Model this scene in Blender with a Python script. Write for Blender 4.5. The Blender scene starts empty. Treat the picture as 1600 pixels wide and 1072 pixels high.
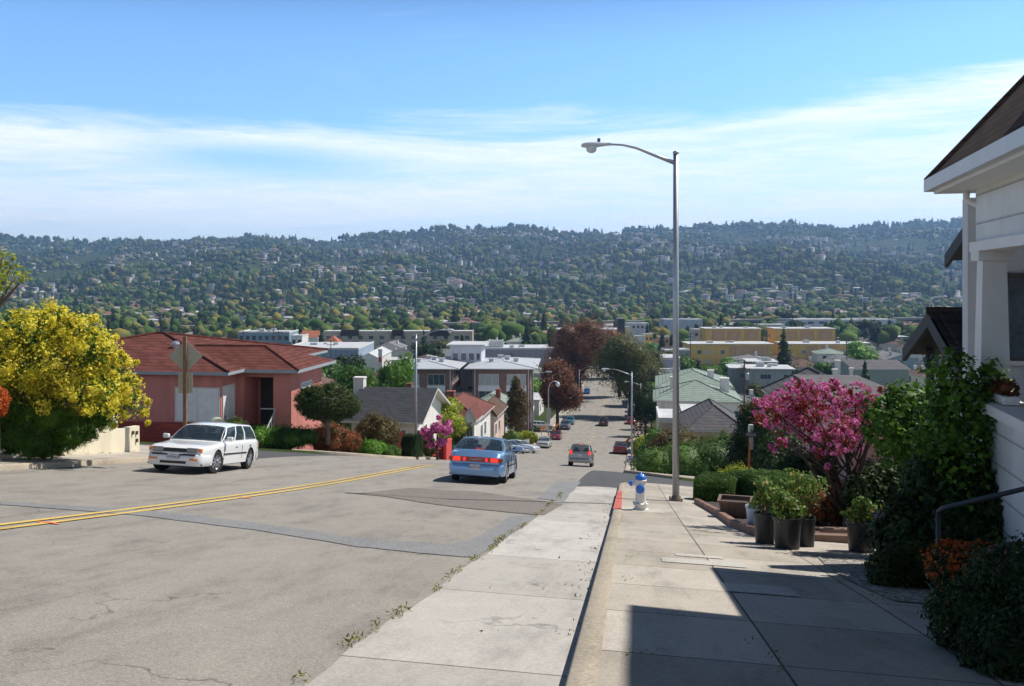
import bpy, bmesh, math, random
import numpy as np
from mathutils import Vector, Matrix
sc = bpy.context.scene
COL = sc.collection
R = math.radians
# ---------------------------------------------------------------- camera, sky, sun
FP, HZ = 1400.0, 440.0            # focal length and horizon row of the 1600 px wide photograph
cam = bpy.data.cameras.new("camera"); camo = bpy.data.objects.new("camera", cam); COL.objects.link(camo)
camo.location = (0, 0, 0); camo.rotation_euler = (R(90), 0, 0)
cam.sensor_width = 36; cam.lens = 36 * FP / 1600; cam.shift_y = -(536 - HZ) / 1600
cam.clip_start = 0.1; cam.clip_end = 20000
sc.camera = camo
SUN = Vector((.906, .42, 1.34)).normalized()
sl = bpy.data.lights.new("sun", 'SUN'); sl.energy = 5.0; sl.angle = R(.5); sl.color = (1, .95, .87)
so = bpy.data.objects.new("sun", sl); COL.objects.link(so); so.location = (0, 0, 60)
so.rotation_euler = SUN.to_track_quat('Z', 'Y').to_euler()
sc.view_settings.view_transform = 'Standard'; sc.view_settings.look = 'None'
sc.view_settings.exposure = 0.20; sc.view_settings.gamma = 1
w = bpy.data.worlds.new("World"); sc.world = w; w.use_nodes = True
nt = w.node_tree; nt.nodes.clear()
def wn(t, **k):
    n = nt.nodes.new(t)
    for a, b in k.items(): setattr(n, a, b)
    return n
def wl(a, b): nt.links.new(a, b)
def wmath(op, a, b=None, c=None):
    n = wn('ShaderNodeMath', operation=op)
    for i, v in enumerate((a, b, c)):
        if v is None: continue
        if isinstance(v, (int, float)): n.inputs[i].default_value = v
        else: wl(v, n.inputs[i])
    return n.outputs[0]
def wrange(v, a, b):
    n = wn('ShaderNodeMapRange', interpolation_type='SMOOTHSTEP'); wl(v, n.inputs[0])
    n.inputs[1].default_value = a; n.inputs[2].default_value = b
    return n.outputs[0]
out = wn('ShaderNodeOutputWorld'); bg = wn('ShaderNodeBackground'); wl(bg.outputs[0], out.inputs[0])
sky = wn('ShaderNodeTexSky', sky_type='NISHITA'); sky.sun_disc = False
sky.sun_elevation = math.asin(SUN.z); sky.sun_rotation = math.atan2(SUN.x, SUN.y)
sky.air_density = 1.0; sky.dust_density = .25; sky.ozone_density = 2.2; sky.altitude = 60
tc = wn('ShaderNodeTexCoord'); sep = wn('ShaderNodeSeparateXYZ'); wl(tc.outputs['Generated'], sep.inputs[0])
X_, Y_, Z_ = sep.outputs
azi = wmath('ARCTAN2', X_, Y_)                      # azimuth from straight ahead, radians
def wnoise(xs, ys, xo, yo, scale, det, rough=.55, dist=0.0):
    c = wn('ShaderNodeCombineXYZ'); wl(wmath('MULTIPLY_ADD', azi, xs, xo), c.inputs[0]); wl(wmath('MULTIPLY_ADD', Z_, ys, yo), c.inputs[1])
    n = wn('ShaderNodeTexNoise'); n.inputs['Scale'].default_value = scale; n.inputs['Detail'].default_value = det
    n.inputs['Roughness'].default_value = rough; n.inputs['Distortion'].default_value = dist; wl(c.outputs[0], n.inputs['Vector'])
    return n.outputs[0]
big = wnoise(1.0, 5.0, 3.1, .2, 1.5, 3)
med = wnoise(1.3, 13.0, 7.7, .9, 2.3, 8, .62, .5)
fine = wnoise(2.0, 22.0, 1.7, 4.9, 7.0, 8, .65, .3)
# thin cirrus band: lies between two elevations, wavy top edge that climbs towards the right
edge = wmath('ADD', wmath('MULTIPLY_ADD', big, .05, .135), wmath('ADD', wmath('MULTIPLY', azi, .035), wmath('MULTIPLY', wmath('MULTIPLY', azi, azi), .03)))
edge = wmath('ADD', edge, wmath('MULTIPLY', wmath('SUBTRACT', med, .3), .10))
below = wrange(wmath('SUBTRACT', edge, Z_), -.006, .030)
gap = wmath('SUBTRACT', 1.0, wmath('MULTIPLY', wrange(wmath('ABSOLUTE', wmath('SUBTRACT', Z_, wmath('MULTIPLY_ADD', azi, -.04, .118))), .03, .0),
      wrange(wmath('ABSOLUTE', wmath('ADD', azi, .27)), .2, .02)))
tex = wmath('ADD', wmath('MULTIPLY', wrange(med, .25, .7), .6), wmath('MULTIPLY', wrange(fine, .3, .75), .35))
band = wmath('MULTIPLY', wmath('MULTIPLY', below, wmath('MULTIPLY_ADD', gap, .9, .1)), wmath('MULTIPLY_ADD', tex, .85, .30))
wisp = wmath('MULTIPLY', wrange(wnoise(1.2, 6.0, 12.3, 2.2, 2.0, 9, .66, .8), .56, .85), .25)
cl = wn('ShaderNodeClamp'); wl(wmath('MAXIMUM', band, wisp), cl.inputs[0])
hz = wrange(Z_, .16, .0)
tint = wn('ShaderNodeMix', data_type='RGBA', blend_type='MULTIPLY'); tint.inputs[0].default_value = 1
lowt = wn('ShaderNodeMix', data_type='RGBA'); wl(wrange(Z_, .24, .42), lowt.inputs[0]); lowt.inputs['A'].default_value = (1.28, 1.74, 2.10, 1); lowt.inputs['B'].default_value = (.20, .25, .31, 1)  # low sky brightened; sky above the view dimmed to cut fill and deepen shade
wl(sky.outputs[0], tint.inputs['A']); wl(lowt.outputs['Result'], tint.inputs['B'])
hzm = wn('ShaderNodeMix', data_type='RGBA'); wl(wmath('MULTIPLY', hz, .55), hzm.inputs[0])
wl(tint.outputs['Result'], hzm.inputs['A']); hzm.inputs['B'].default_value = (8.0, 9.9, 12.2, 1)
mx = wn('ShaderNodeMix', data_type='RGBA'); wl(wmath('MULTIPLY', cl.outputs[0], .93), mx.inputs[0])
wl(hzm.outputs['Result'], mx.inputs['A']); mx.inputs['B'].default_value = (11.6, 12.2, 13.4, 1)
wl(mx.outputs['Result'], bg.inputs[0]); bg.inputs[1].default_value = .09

# ---------------------------------------------------------------- materials
MATS = {}
class NT:
    def __init__(s, name):
        s.m = bpy.data.materials.new(name); s.m.use_nodes = True; s.t = s.m.node_tree
        s.b = s.t.nodes['Principled BSDF']; s.o = s.t.nodes['Material Output']
    def n(s, t, **k):
        x = s.t.nodes.new(t)
        for a, b in k.items(): setattr(x, a, b)
        return x
    def l(s, a, b): s.t.links.new(a, b)
    def val(s, sock, v):
        if hasattr(v, 'is_linked') or isinstance(v, bpy.types.NodeSocket): s.l(v, sock)
        else: sock.default_value = v
    def math(s, op, a, b=0.0, c=0.0):
        x = s.n('ShaderNodeMath', operation=op)
        for i, v in enumerate((a, b, c)): s.val(x.inputs[i], v)
        return x.outputs[0]
    def co(s, kind='Object'): return s.n('ShaderNodeTexCoord').outputs[kind]
    def noise(s, scale, det=4, rough=.6, vec=None, stretch=None):
        x = s.n('ShaderNodeTexNoise'); x.inputs['Scale'].default_value = scale; x.inputs['Detail'].default_value = det
        x.inputs['Roughness'].default_value = rough
        v = vec if vec is not None else s.co()
        if stretch:
            mp = s.n('ShaderNodeMapping'); mp.inputs['Scale'].default_value = stretch; s.l(v, mp.inputs[0]); v = mp.outputs[0]
        s.l(v, x.inputs['Vector']); return x.outputs[0]
    def ramp(s, fac, stops, interp='LINEAR'):
        x = s.n('ShaderNodeValToRGB'); x.color_ramp.interpolation = interp; e = x.color_ramp.elements
        while len(e) > 1: e.remove(e[-1])
        e[0].position = stops[0][0]; e[0].color = (*stops[0][1], 1)
        for p, c in stops[1:]: q = e.new(p); q.color = (*c, 1)
        s.l(fac, x.inputs[0]); return x.outputs[0]
    def rng(s, v, a, b, c=0., d=1.):
        x = s.n('ShaderNodeMapRange'); s.l(v, x.inputs[0])
        for i, k in enumerate((a, b, c, d)): x.inputs[i + 1].default_value = k
        return x.outputs[0]
    def mix(s, f, a, b, bt='MIX'):
        x = s.n('ShaderNodeMix', data_type='RGBA', blend_type=bt)
        s.val(x.inputs[0], f)
        for k, v in (('A', a), ('B', b)):
            s.val(x.inputs[k], (*v, 1) if isinstance(v, tuple) and len(v) == 3 else v)
        return x.outputs['Result']
    def bump(s, h, strength=.3, dist=.01):
        x = s.n('ShaderNodeBump'); x.inputs['Strength'].default_value = strength; x.inputs['Distance'].default_value = dist
        s.l(h, x.inputs['Height']); s.l(x.outputs[0], s.b.inputs['Normal'])
    def col(s, c): s.val(s.b.inputs['Base Color'], (*c, 1) if isinstance(c, tuple) and len(c) == 3 else c)
def mul(c, k): return tuple(min(1, x * k) for x in c)
def paint(name, c, rough=.6, var=.12, sc_=3.0, metal=0., bump=0., coat=0., spec=.5):
    if name in MATS: return MATS[name]
    t = NT(name)
    f = t.noise(sc_, 6, .65)
    g = t.noise(sc_ * 12, 3)
    fac = t.math('ADD', t.math('MULTIPLY', f, .7), t.math('MULTIPLY', g, .3))
    cc = t.ramp(fac, [(.3, mul(c, 1 - var)), (.7, mul(c, 1 + var))])
    if rough > .8:
        st = t.noise(1.1, 8, .7, None, (1, 1, .14)); cc = t.mix(1., cc, t.ramp(st, [(.36, (.80, .78, .75)), (.52, (1, 1, 1))]), 'MULTIPLY')
    t.col(cc)
    t.b.inputs['Roughness'].default_value = rough; t.b.inputs['Metallic'].default_value = metal
    t.b.inputs['Coat Weight'].default_value = coat; t.b.inputs['Coat Roughness'].default_value = .06
    t.b.inputs['Specular IOR Level'].default_value = spec
    if bump: t.bump(g, bump, .01)
    MATS[name] = t.m; return t.m
def roofmat(name, c, course=.16, var=.22):
    if name in MATS: return MATS[name]
    t = NT(name); o = t.co(); s = t.n('ShaderNodeSeparateXYZ'); t.l(o, s.inputs[0])
    zc = t.math('DIVIDE', s.outputs[2], course); fr = t.math('FRACT', zc); row = t.math('FLOOR', zc)
    h = t.math('ADD', s.outputs[0], s.outputs[1])
    cell = t.math('FLOOR', t.math('ADD', t.math('DIVIDE', h, .32), t.math('MULTIPLY', row, .37)))
    cv = t.n('ShaderNodeCombineXYZ'); t.l(cell, cv.inputs[0]); t.l(row, cv.inputs[1])
    wn_ = t.n('ShaderNodeTexWhiteNoise', noise_dimensions='2D'); t.l(cv.outputs[0], wn_.inputs[0])
    f = t.math('ADD', t.math('MULTIPLY', wn_.outputs[0], .55), t.math('MULTIPLY', t.noise(.9, 5), .5))
    base = t.ramp(f, [(.15, mul(c, 1 - var)), (.85, mul(c, 1 + var))])
    line = t.rng(fr, .0, .25, .25, 1.)
    t.col(t.mix(1., base, t.mix(line, (0, 0, 0), (1, 1, 1)), 'MULTIPLY'))
    t.b.inputs['Roughness'].default_value = .9; t.b.inputs['Specular IOR Level'].default_value = .15
    t.bump(fr, .5, .02)
    MATS[name] = t.m; return t.m
def siding(name, c, course=.18, vert=False, rough=.6):
    if name in MATS: return MATS[name]
    t = NT(name); s = t.n('ShaderNodeSeparateXYZ'); t.l(t.co(), s.inputs[0])
    v = t.math('ADD', s.outputs[0], s.outputs[1]) if vert else s.outputs[2]
    fr = t.math('FRACT', t.math('DIVIDE', v, course))
    line = t.rng(fr, 0, .1, .35, 1.)
    base = t.ramp(t.noise(2.2, 6), [(.3, mul(c, .88)), (.7, mul(c, 1.08))])
    t.col(t.mix(1., base, t.mix(line, (0, 0, 0), (1, 1, 1)), 'MULTIPLY'))
    t.b.inputs['Roughness'].default_value = rough; t.bump(fr, .4, .015)
    MATS[name] = t.m; return t.m
def brick(name, c, mortar=(.3, .27, .25), sx=.2, sz=.07):
    if name in MATS: return MATS[name]
    t = NT(name); s = t.n('ShaderNodeSeparateXYZ'); t.l(t.co(), s.inputs[0])
    cv = t.n('ShaderNodeCombineXYZ'); t.l(t.math('ADD', s.outputs[0], s.outputs[1]), cv.inputs[0]); t.l(s.outputs[2], cv.inputs[1])
    b = t.n('ShaderNodeTexBrick'); t.l(cv.outputs[0], b.inputs[0]); b.inputs['Scale'].default_value = 1
    b.inputs['Color1'].default_value = (*mul(c, .75), 1); b.inputs['Color2'].default_value = (*mul(c, 1.2), 1); b.inputs['Mortar'].default_value = (*mortar, 1)
    b.inputs['Brick Width'].default_value = sx; b.inputs['Row Height'].default_value = sz; b.inputs['Mortar Size'].default_value = sz * .12
    t.col(b.outputs[0]); t.b.inputs['Roughness'].default_value = .85
    MATS[name] = t.m; return t.m
def leafmat(name, cols, nscale=1.5, trans=.35, rough=.55, spec=.3, mixn=.45):
    """cols: 3-5 colours from dark to light; each leaf takes one of them"""
    if name in MATS: return MATS[name]
    t = NT(name); g = t.n('ShaderNodeNewGeometry')
    f = t.math('ADD', t.math('MULTIPLY', g.outputs['Random Per Island'], 1 - mixn), t.math('MULTIPLY', t.rng(t.noise(nscale, 4), .3, .7), mixn))
    k = len(cols)
    c = t.ramp(f, [((i + .5) / k, q) for i, q in enumerate(cols)])
    t.col(c); t.b.inputs['Roughness'].default_value = rough; t.b.inputs['Specular IOR Level'].default_value = spec
    tr = t.n('ShaderNodeBsdfTranslucent'); t.l(c, tr.inputs[0])
    m = t.n('ShaderNodeMixShader'); m.inputs[0].default_value = trans
    t.l(t.b.outputs[0], m.inputs[1]); t.l(tr.outputs[0], m.inputs[2]); t.l(m.outputs[0], t.o.inputs[0])
    MATS[name] = t.m; return t.m
def glassmat(name, tint=(.05, .08, .1), alpha=.45, rough=.03):
    if name in MATS: return MATS[name]
    t = NT(name); t.col(tint); t.b.inputs['Roughness'].default_value = rough; t.b.inputs['Specular IOR Level'].default_value = .8
    tr = t.n('ShaderNodeBsdfTransparent'); tr.inputs[0].default_value = (.75, .82, .85, 1)
    m = t.n('ShaderNodeMixShader'); m.inputs[0].default_value = alpha
    t.l(tr.outputs[0], m.inputs[1]); t.l(t.b.outputs[0], m.inputs[2]); t.l(m.outputs[0], t.o.inputs[0])
    MATS[name] = t.m; return t.m
def emis(name, c, e):
    if name in MATS: return MATS[name]
    t = NT(name); t.col(c); t.b.inputs['Emission Color'].default_value = (*c, 1); t.b.inputs['Emission Strength'].default_value = e
    t.b.inputs['Roughness'].default_value = .25; MATS[name] = t.m; return t.m

# ---------------------------------------------------------------- mesh builder
def tag(o, label=None, cat=None, group=None, kind=None):
    if label: o['label'] = label
    if cat: o['category'] = cat
    if group: o['group'] = group
    if kind: o['kind'] = kind
    return o
def empty(name, loc, label, cat, group=None, rz=0.0):
    o = bpy.data.objects.new(name, None); COL.objects.link(o); o.location = loc; o.rotation_euler = (0, 0, rz)
    o.empty_display_size = .2
    return tag(o, label, cat, group)
def rawmesh(name, V, F, mats, parent=None, mi=None, smooth=False, uv=None, loc=None):
    me = bpy.data.meshes.new(name)
    V = np.asarray(V, dtype=np.float32)
    if isinstance(F, np.ndarray):
        k = F.shape[1]; nf = len(F)
        me.vertices.add(len(V)); me.vertices.foreach_set('co', V.ravel())
        me.loops.add(nf * k); me.loops.foreach_set('vertex_index', F.astype(np.int32).ravel())
        me.polygons.add(nf); me.polygons.foreach_set('loop_start', np.arange(0, nf * k, k, dtype=np.int32))
        try: me.polygons.foreach_set('loop_total', np.full(nf, k, dtype=np.int32))
        except Exception: pass
        me.update(calc_edges=True)
    else:
        me.from_pydata([tuple(map(float, v)) for v in V], [], F); me.update()
    for m in (mats if isinstance(mats, (list, tuple)) else [mats]): me.materials.append(m)
    if mi is not None: me.polygons.foreach_set('material_index', np.asarray(mi, dtype=np.int32))
    if smooth: me.polygons.foreach_set('use_smooth', np.ones(len(me.polygons), dtype=bool))
    if uv is not None:
        ul = me.uv_layers.new(name='su'); li = np.empty(len(me.loops), dtype=np.int32); me.loops.foreach_get('vertex_index', li)
        ul.data.foreach_set('uv', np.asarray(uv, dtype=np.float32)[li].ravel())
    me.validate()
    o = bpy.data.objects.new(name, me); COL.objects.link(o)
    if parent: o.parent = parent
    if loc is not None: o.location = loc
    return o
class MB:
    def __init__(s): s.v = []; s.f = []; s.m = []; s.k = 0
    def mat(s, k): s.k = k; return s
    def add(s, vs, fs):
        n = len(s.v); s.v += [tuple(v) for v in vs]; s.f += [tuple(i + n for i in f) for f in fs]; s.m += [s.k] * len(fs); return s
    def box(s, x0, x1, y0, y1, z0, z1, M=None):
        vs = [(x, y, z) for z in (z0, z1) for y in (y0, y1) for x in (x0, x1)]
        if M is not None: vs = [M @ Vector(v) for v in vs]
        return s.add(vs, [(0, 2, 3, 1), (4, 5, 7, 6), (0, 1, 5, 4), (2, 6, 7, 3), (0, 4, 6, 2), (1, 3, 7, 5)])
    def cbox(s, x, y, z, sx, sy, sz, M=None): return s.box(x - sx / 2, x + sx / 2, y - sy / 2, y + sy / 2, z - sz / 2, z + sz / 2, M)
    def rbox(s, x0, x1, y0, y1, z0, z1, b=.02):
        """box with chamfered edges"""
        bm = bmesh.new(); bmesh.ops.create_cube(bm, size=1)
        for v in bm.verts: v.co = Vector(((x0 + x1) / 2 + v.co.x * (x1 - x0), (y0 + y1) / 2 + v.co.y * (y1 - y0), (z0 + z1) / 2 + v.co.z * (z1 - z0)))
        bmesh.ops.bevel(bm, geom=bm.edges[:], offset=b, segments=2, affect='EDGES', profile=.5)
        bm.verts.index_update(); s.add([v.co.copy() for v in bm.verts], [tuple(v.index for v in f.verts) for f in bm.faces]); bm.free(); return s
    def prism(s, poly, y0, y1):
        """poly: (x,z) points, extruded along y"""
        n = len(poly); vs = [(x, y0, z) for x, z in poly] + [(x, y1, z) for x, z in poly]
        return s.add(vs, [tuple(range(n)), tuple(range(2 * n - 1, n - 1, -1))] + [(i, i + n, (i + 1) % n + n, (i + 1) % n) for i in range(n)])
    def tube(s, pts, rad, n=10, cap=True):
        pts = [Vector(p) for p in pts]; rad = rad if isinstance(rad, (list, tuple)) else [rad] * len(pts)
        vs = []; up = None
        for i, p in enumerate(pts):
            d = (pts[min(i + 1, len(pts) - 1)] - pts[max(i - 1, 0)]).normalized()
            if up is None: up = Vector((0, 0, 1)) if abs(d.z) < .9 else Vector((1, 0, 0))
            a = d.cross(up).normalized(); b = a.cross(d).normalized(); up = b
            for k in range(n):
                t = 2 * math.pi * k / n; vs.append(p + (a * math.cos(t) + b * math.sin(t)) * rad[i])
        fs = [(i * n + k, i * n + (k + 1) % n, (i + 1) * n + (k + 1) % n, (i + 1) * n + k) for i in range(len(pts) - 1) for k in range(n)]
        if cap: fs += [tuple(range(n - 1, -1, -1)), tuple(range((len(pts) - 1) * n, len(pts) * n))]
        return s.add(vs, fs)
    def lathe(s, prof, n=16, c=(0, 0, 0), cap=True, axis='z', sx=1, sy=1):
        """prof: (r,z)"""
        vs = []
        for r, z in prof:
            for k in range(n):
                t = 2 * math.pi * k / n; a, b = r * math.cos(t) * sx, r * math.sin(t) * sy
                vs.append((c[0] + a, c[1] + b, c[2] + z) if axis == 'z' else ((c[0] + z, c[1] + a, c[2] + b) if axis == 'x' else (c[0] + a, c[1] + z, c[2] + b)))
        m = len(prof)
        fs = [(i * n + k, i * n + (k + 1) % n, (i + 1) * n + (k + 1) % n, (i + 1) * n + k) for i in range(m - 1) for k in range(n)]
        if cap: fs += [tuple(range(n - 1, -1, -1)), tuple(range((m - 1) * n, m * n))]
        return s.add(vs, fs)
    def grid(s, P):
        """P[i][j] rows of points"""
        a, b = len(P), len(P[0]); vs = [p for r in P for p in r]
        return s.add(vs, [(i * b + j, i * b + j + 1, (i + 1) * b + j + 1, (i + 1) * b + j) for i in range(a - 1) for j in range(b - 1)])
    def build(s, name, mats, parent=None, smooth=False, loc=None, fix=False):
        o = rawmesh(name, s.v, s.f, mats, parent, s.m, smooth, loc=loc)
        if fix:
            bm = bmesh.new(); bm.from_mesh(o.data); bmesh.ops.recalc_face_normals(bm, faces=bm.faces); bm.to_mesh(o.data); bm.free()
        return o

# ---------------------------------------------------------------- ground: street profile and terrain
ZK_Y = [-400, -60, -20, 0, 30, 70, 100, 111, 140, 170, 200, 240, 300, 400, 600, 1200, 9000]
ZK_Z = [20, 6, 1.6, -1.45, -7.12, -14.6, -19.9, -21.5, -25.1, -27.6, -29.2, -30.4, -31.6, -34, -37.5, -38, -38]
_ty = np.arange(-450, 1500, 1.0); _tz = np.interp(_ty, ZK_Y, ZK_Z)
_k = np.exp(-.5 * (np.arange(-12, 13) / 4.5) ** 2); _k /= _k.sum()
_tz = np.concatenate([_tz[:12], np.convolve(_tz, _k, 'valid'), _tz[-12:]])
def sstep(x, a, b): t = np.clip((np.asarray(x, float) - a) / (b - a), 0, 1); return t * t * (3 - 2 * t)
CREST_P = [-3000, -1200, -400, 0, 150, 250, 400, 520, 560, 700, 800, 900, 1000, 1100, 1250, 1330, 1400, 1500, 1600, 2200, 4000]
CREST_Y = [400, 378, 374, 375, 384, 380, 376, 380, 374, 362, 360, 370, 364, 358, 355, 362, 356, 350, 346, 350, 380]
def hill(X, Y):
    X = np.asarray(X, float); Y = np.asarray(Y, float)
    px = 800 + 1400 * X / np.maximum(Y, 500.)
    zc = (440 - np.interp(px, CREST_P, CREST_Y)) / 1400 * 3400
    t = np.clip((Y - 1150) / 2250, 0, 1)
    z = (zc + 38) * t ** 1.12
    z = z + t * (1 - t) * 4 * (14 * np.sin(X / 170. + Y / 400.) + 9 * np.sin(X / 71. - Y / 230. + 1) + 6 * np.sin(X / 33. + Y / 90.))
    z = z - np.clip(Y - 3400, 0, None) * .12
    return z
def G(X, Y):
    X = np.asarray(X, float); Y = np.asarray(Y, float)
    zk = np.interp(Y, _ty, _tz); kx = -.37 + .132 * Y
    c = np.interp(Y, [-50, 120, 200, 300], [.06, .055, .02, 0])
    u = X - kx
    z = zk - c * np.clip(u, -45, 60) + .44 * np.exp(-((Y - 40) / 14.) ** 2) * sstep(-u, -6, 3)
    return z + hill(X, Y)
def g(x, y): return float(G(x, y))
def ray(px, py, dz=0.0):
    """point of the ground seen at a pixel of the photograph"""
    a, b = (px - 800) / FP, (HZ - py) / FP
    Y = 4.0
    while Y < 3300:
        if b * Y <= g(a * Y, Y) + dz: break
        Y += .25 if Y < 300 else 3
    lo, hi = Y - (.25 if Y < 300 else 3), Y
    for _ in range(20):
        m = (lo + hi) / 2
        if b * m <= g(a * m, m) + dz: hi = m
        else: lo = m
    return a * hi, hi
def at(px, py, Y): return Vector(((px - 800) * Y / FP, Y, (HZ - py) * Y / FP))
def gx(px, Y, dz=0.0):
    x = (px - 800) * Y / FP; return Vector((x, Y, g(x, Y) + dz))
TV = Vector((.1309, .9914)); NV = Vector((.9914, -.1309))
def su(s, u): return (-.37 + TV[0] * s + NV[0] * u, TV[1] * s + NV[1] * u)
def su_inv(x, y): dx = x + .37; return (dx * TV[0] + y * TV[1], dx * NV[0] + y * NV[1])
def WL(s): return float(np.interp(s, [-50, 30, 50, 100, 120, 170, 900], [15, 15, 13.2, 12.6, 12.6, 13.2, 13.2]))   # left kerb
def WR(s): return float(np.interp(s, [120, 170], [0, 1.6]))
def loft(name, A, B, mat, dz=0.004, nu=6, label=None, cat=None, kind='structure', parent=None, smooth=True):
    """ground-hugging sheet between two polylines given in street coordinates (s,u)"""
    V = []; UV = []; n = len(A)
    for a, b in zip(A, B):
        for j in range(nu + 1):
            t = j / nu; s_, u_ = a[0] + (b[0] - a[0]) * t, a[1] + (b[1] - a[1]) * t
            x, y = su(s_, u_); V.append((x, y, g(x, y) + dz)); UV.append((u_, s_))
    F = np.array([(i * (nu + 1) + j, i * (nu + 1) + j + 1, (i + 1) * (nu + 1) + j + 1, (i + 1) * (nu + 1) + j) for i in range(n - 1) for j in range(nu)])
    o = rawmesh(name, V, F, mat, parent, smooth=smooth, uv=UV)
    bm = bmesh.new(); bm.from_mesh(o.data); bmesh.ops.recalc_face_normals(bm, faces=bm.faces)
    bm.faces.ensure_lookup_table()
    if bm.faces[0].normal.z < 0: bmesh.ops.reverse_faces(bm, faces=bm.faces)
    bm.to_mesh(o.data); bm.free()
    return tag(o, label, cat, kind=kind)
def lin(a, b, st): n = max(1, int(math.ceil(abs(b - a) / st))); return [a + (b - a) * i / n for i in range(n + 1)]
def groundmat(name, base, var, agg, aggscale, rough=.9, panels=None, stains=.25, cracks=0., bumpk=.25):
    t = NT(name); uv = t.n('ShaderNodeUVMap'); uv.uv_map = 'su'; v = uv.outputs[0]
    f = t.noise(.35, 6, .7, v); f2 = t.noise(2.4, 8, .7, v, (1, .45, 1)); f3 = t.noise(aggscale, 3, .8, v)
    c = t.ramp(t.math('ADD', t.math('MULTIPLY', f, .5), t.math('MULTIPLY', f2, .5)), [(.3, mul(base, 1 - var)), (.7, mul(base, 1 + var))])
    vo = t.n('ShaderNodeTexVoronoi'); vo.inputs['Scale'].default_value = aggscale; t.l(v, vo.inputs['Vector'])
    sp = t.n('ShaderNodeSeparateColor'); t.l(vo.outputs['Color'], sp.inputs[0])
    c = t.mix(agg, c, t.ramp(sp.outputs[0], [(0, mul(base, .25)), (.45, mul(base, .85)), (.8, mul(base, 1.3)), (1, mul(base, 1.9))]))
    st = t.ramp(t.noise(1.1, 9, .75, v, (1, .3, 1)), [(.34, (1 - stains,) * 3), (.5, (1, 1, 1)), (.66, (1 + stains * .2,) * 3)])
    c = t.mix(1., c, st, 'MULTIPLY')
    if cracks:
        vc = t.n('ShaderNodeTexVoronoi', feature='DISTANCE_TO_EDGE'); vc.inputs['Scale'].default_value = cracks
        wv = t.n('ShaderNodeVectorMath', operation='ADD'); nz = t.n('ShaderNodeTexNoise'); nz.inputs['Scale'].default_value = 1.3; nz.inputs['Detail'].default_value = 6
        t.l(v, nz.inputs['Vector']); t.l(v, wv.inputs[0]); sc2 = t.n('ShaderNodeVectorMath', operation='SCALE'); sc2.inputs['Scale'].default_value = 1.6
        t.l(nz.outputs['Color'], sc2.inputs[0]); t.l(sc2.outputs[0], wv.inputs[1]); t.l(wv.outputs[0], vc.inputs['Vector'])
        ln = t.rng(vc.outputs[0], .0, .006, 1, 0)
        ln = t.math('MULTIPLY', ln, t.rng(t.noise(.5, 3, .5, v), .47, .62))
        c = t.mix(t.math('MULTIPLY', ln, .75), c, mul(base, .22))
    if panels:
        b = t.n('ShaderNodeTexBrick'); b.offset = 0; t.l(v, b.inputs[0]); b.inputs['Scale'].default_value = 1
        b.inputs['Color1'].default_value = (.80, .79, .77, 1); b.inputs['Color2'].default_value = (1.1, 1.1, 1.12, 1); b.inputs['Mortar'].default_value = (.16, .15, .12, 1)
        b.inputs['Brick Width'].default_value = panels[0]; b.inputs['Row Height'].default_value = panels[1]; b.inputs['Mortar Size'].default_value = panels[2]
        b.inputs['Mortar Smooth'].default_value = .6
        c = t.mix(1., c, b.outputs[0], 'MULTIPLY')
    t.col(c); t.b.inputs['Roughness'].default_value = rough; t.b.inputs['Specular IOR Level'].default_value = .25
    t.bump(t.math('ADD', sp.outputs[0], f3), bumpk, .006)
    return t.m
M_asph = groundmat('asphalt', (.275, .254, .226), .18, .36, 105, stains=.32, cracks=.30, bumpk=.16)
M_asph2 = groundmat('dark_asphalt', (.085, .085, .088), .1, .35, 70, stains=.2)
M_tar = groundmat('grey_patch', (.218, .22, .222), .12, .4, 70, stains=.15)
M_brown = groundmat('brown_patch', (.19, .168, .15), .14, .45, 70, stains=.15)
M_conc = groundmat('gutter_concrete', (.44, .42, .39), .16, .14, 60, panels=(9.0, 2.9, .012), stains=.28, cracks=.22, bumpk=.12)
M_walk = groundmat('walk_concrete', (.42, .38, .325), .18, .2, 80, panels=(1.34, 1.5, .013), stains=.30, cracks=.0, bumpk=.12)
M_kerb = groundmat('kerb_concrete', (.42, .36, .28), .15, .25, 60, stains=.35)
M_gravel = groundmat('pebble_concrete', (.27, .25, .22), .1, .85, 26, stains=.2, bumpk=1.0)
M_yel = groundmat('yellow_paint', (.60, .42, .12), .12, .25, 50, stains=.45, cracks=.7)
M_whitep = groundmat('white_paint', (.6, .6, .57), .1, .2, 50, stains=.35)
t = NT('terrain'); n1 = t.noise(.05, 8, .7); n2 = t.noise(.6, 6, .7)
t.col(t.mix(t.rng(n2, .35, .65), t.ramp(n1, [(.3, (.024, .042, .014)), (.5, (.04, .06, .018)), (.7, (.08, .085, .035))]), (.045, .062, .02)))
t.b.inputs['Roughness'].default_value = 1; t.b.inputs['Specular IOR Level'].default_value = .05; M_terr = t.m

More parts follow.
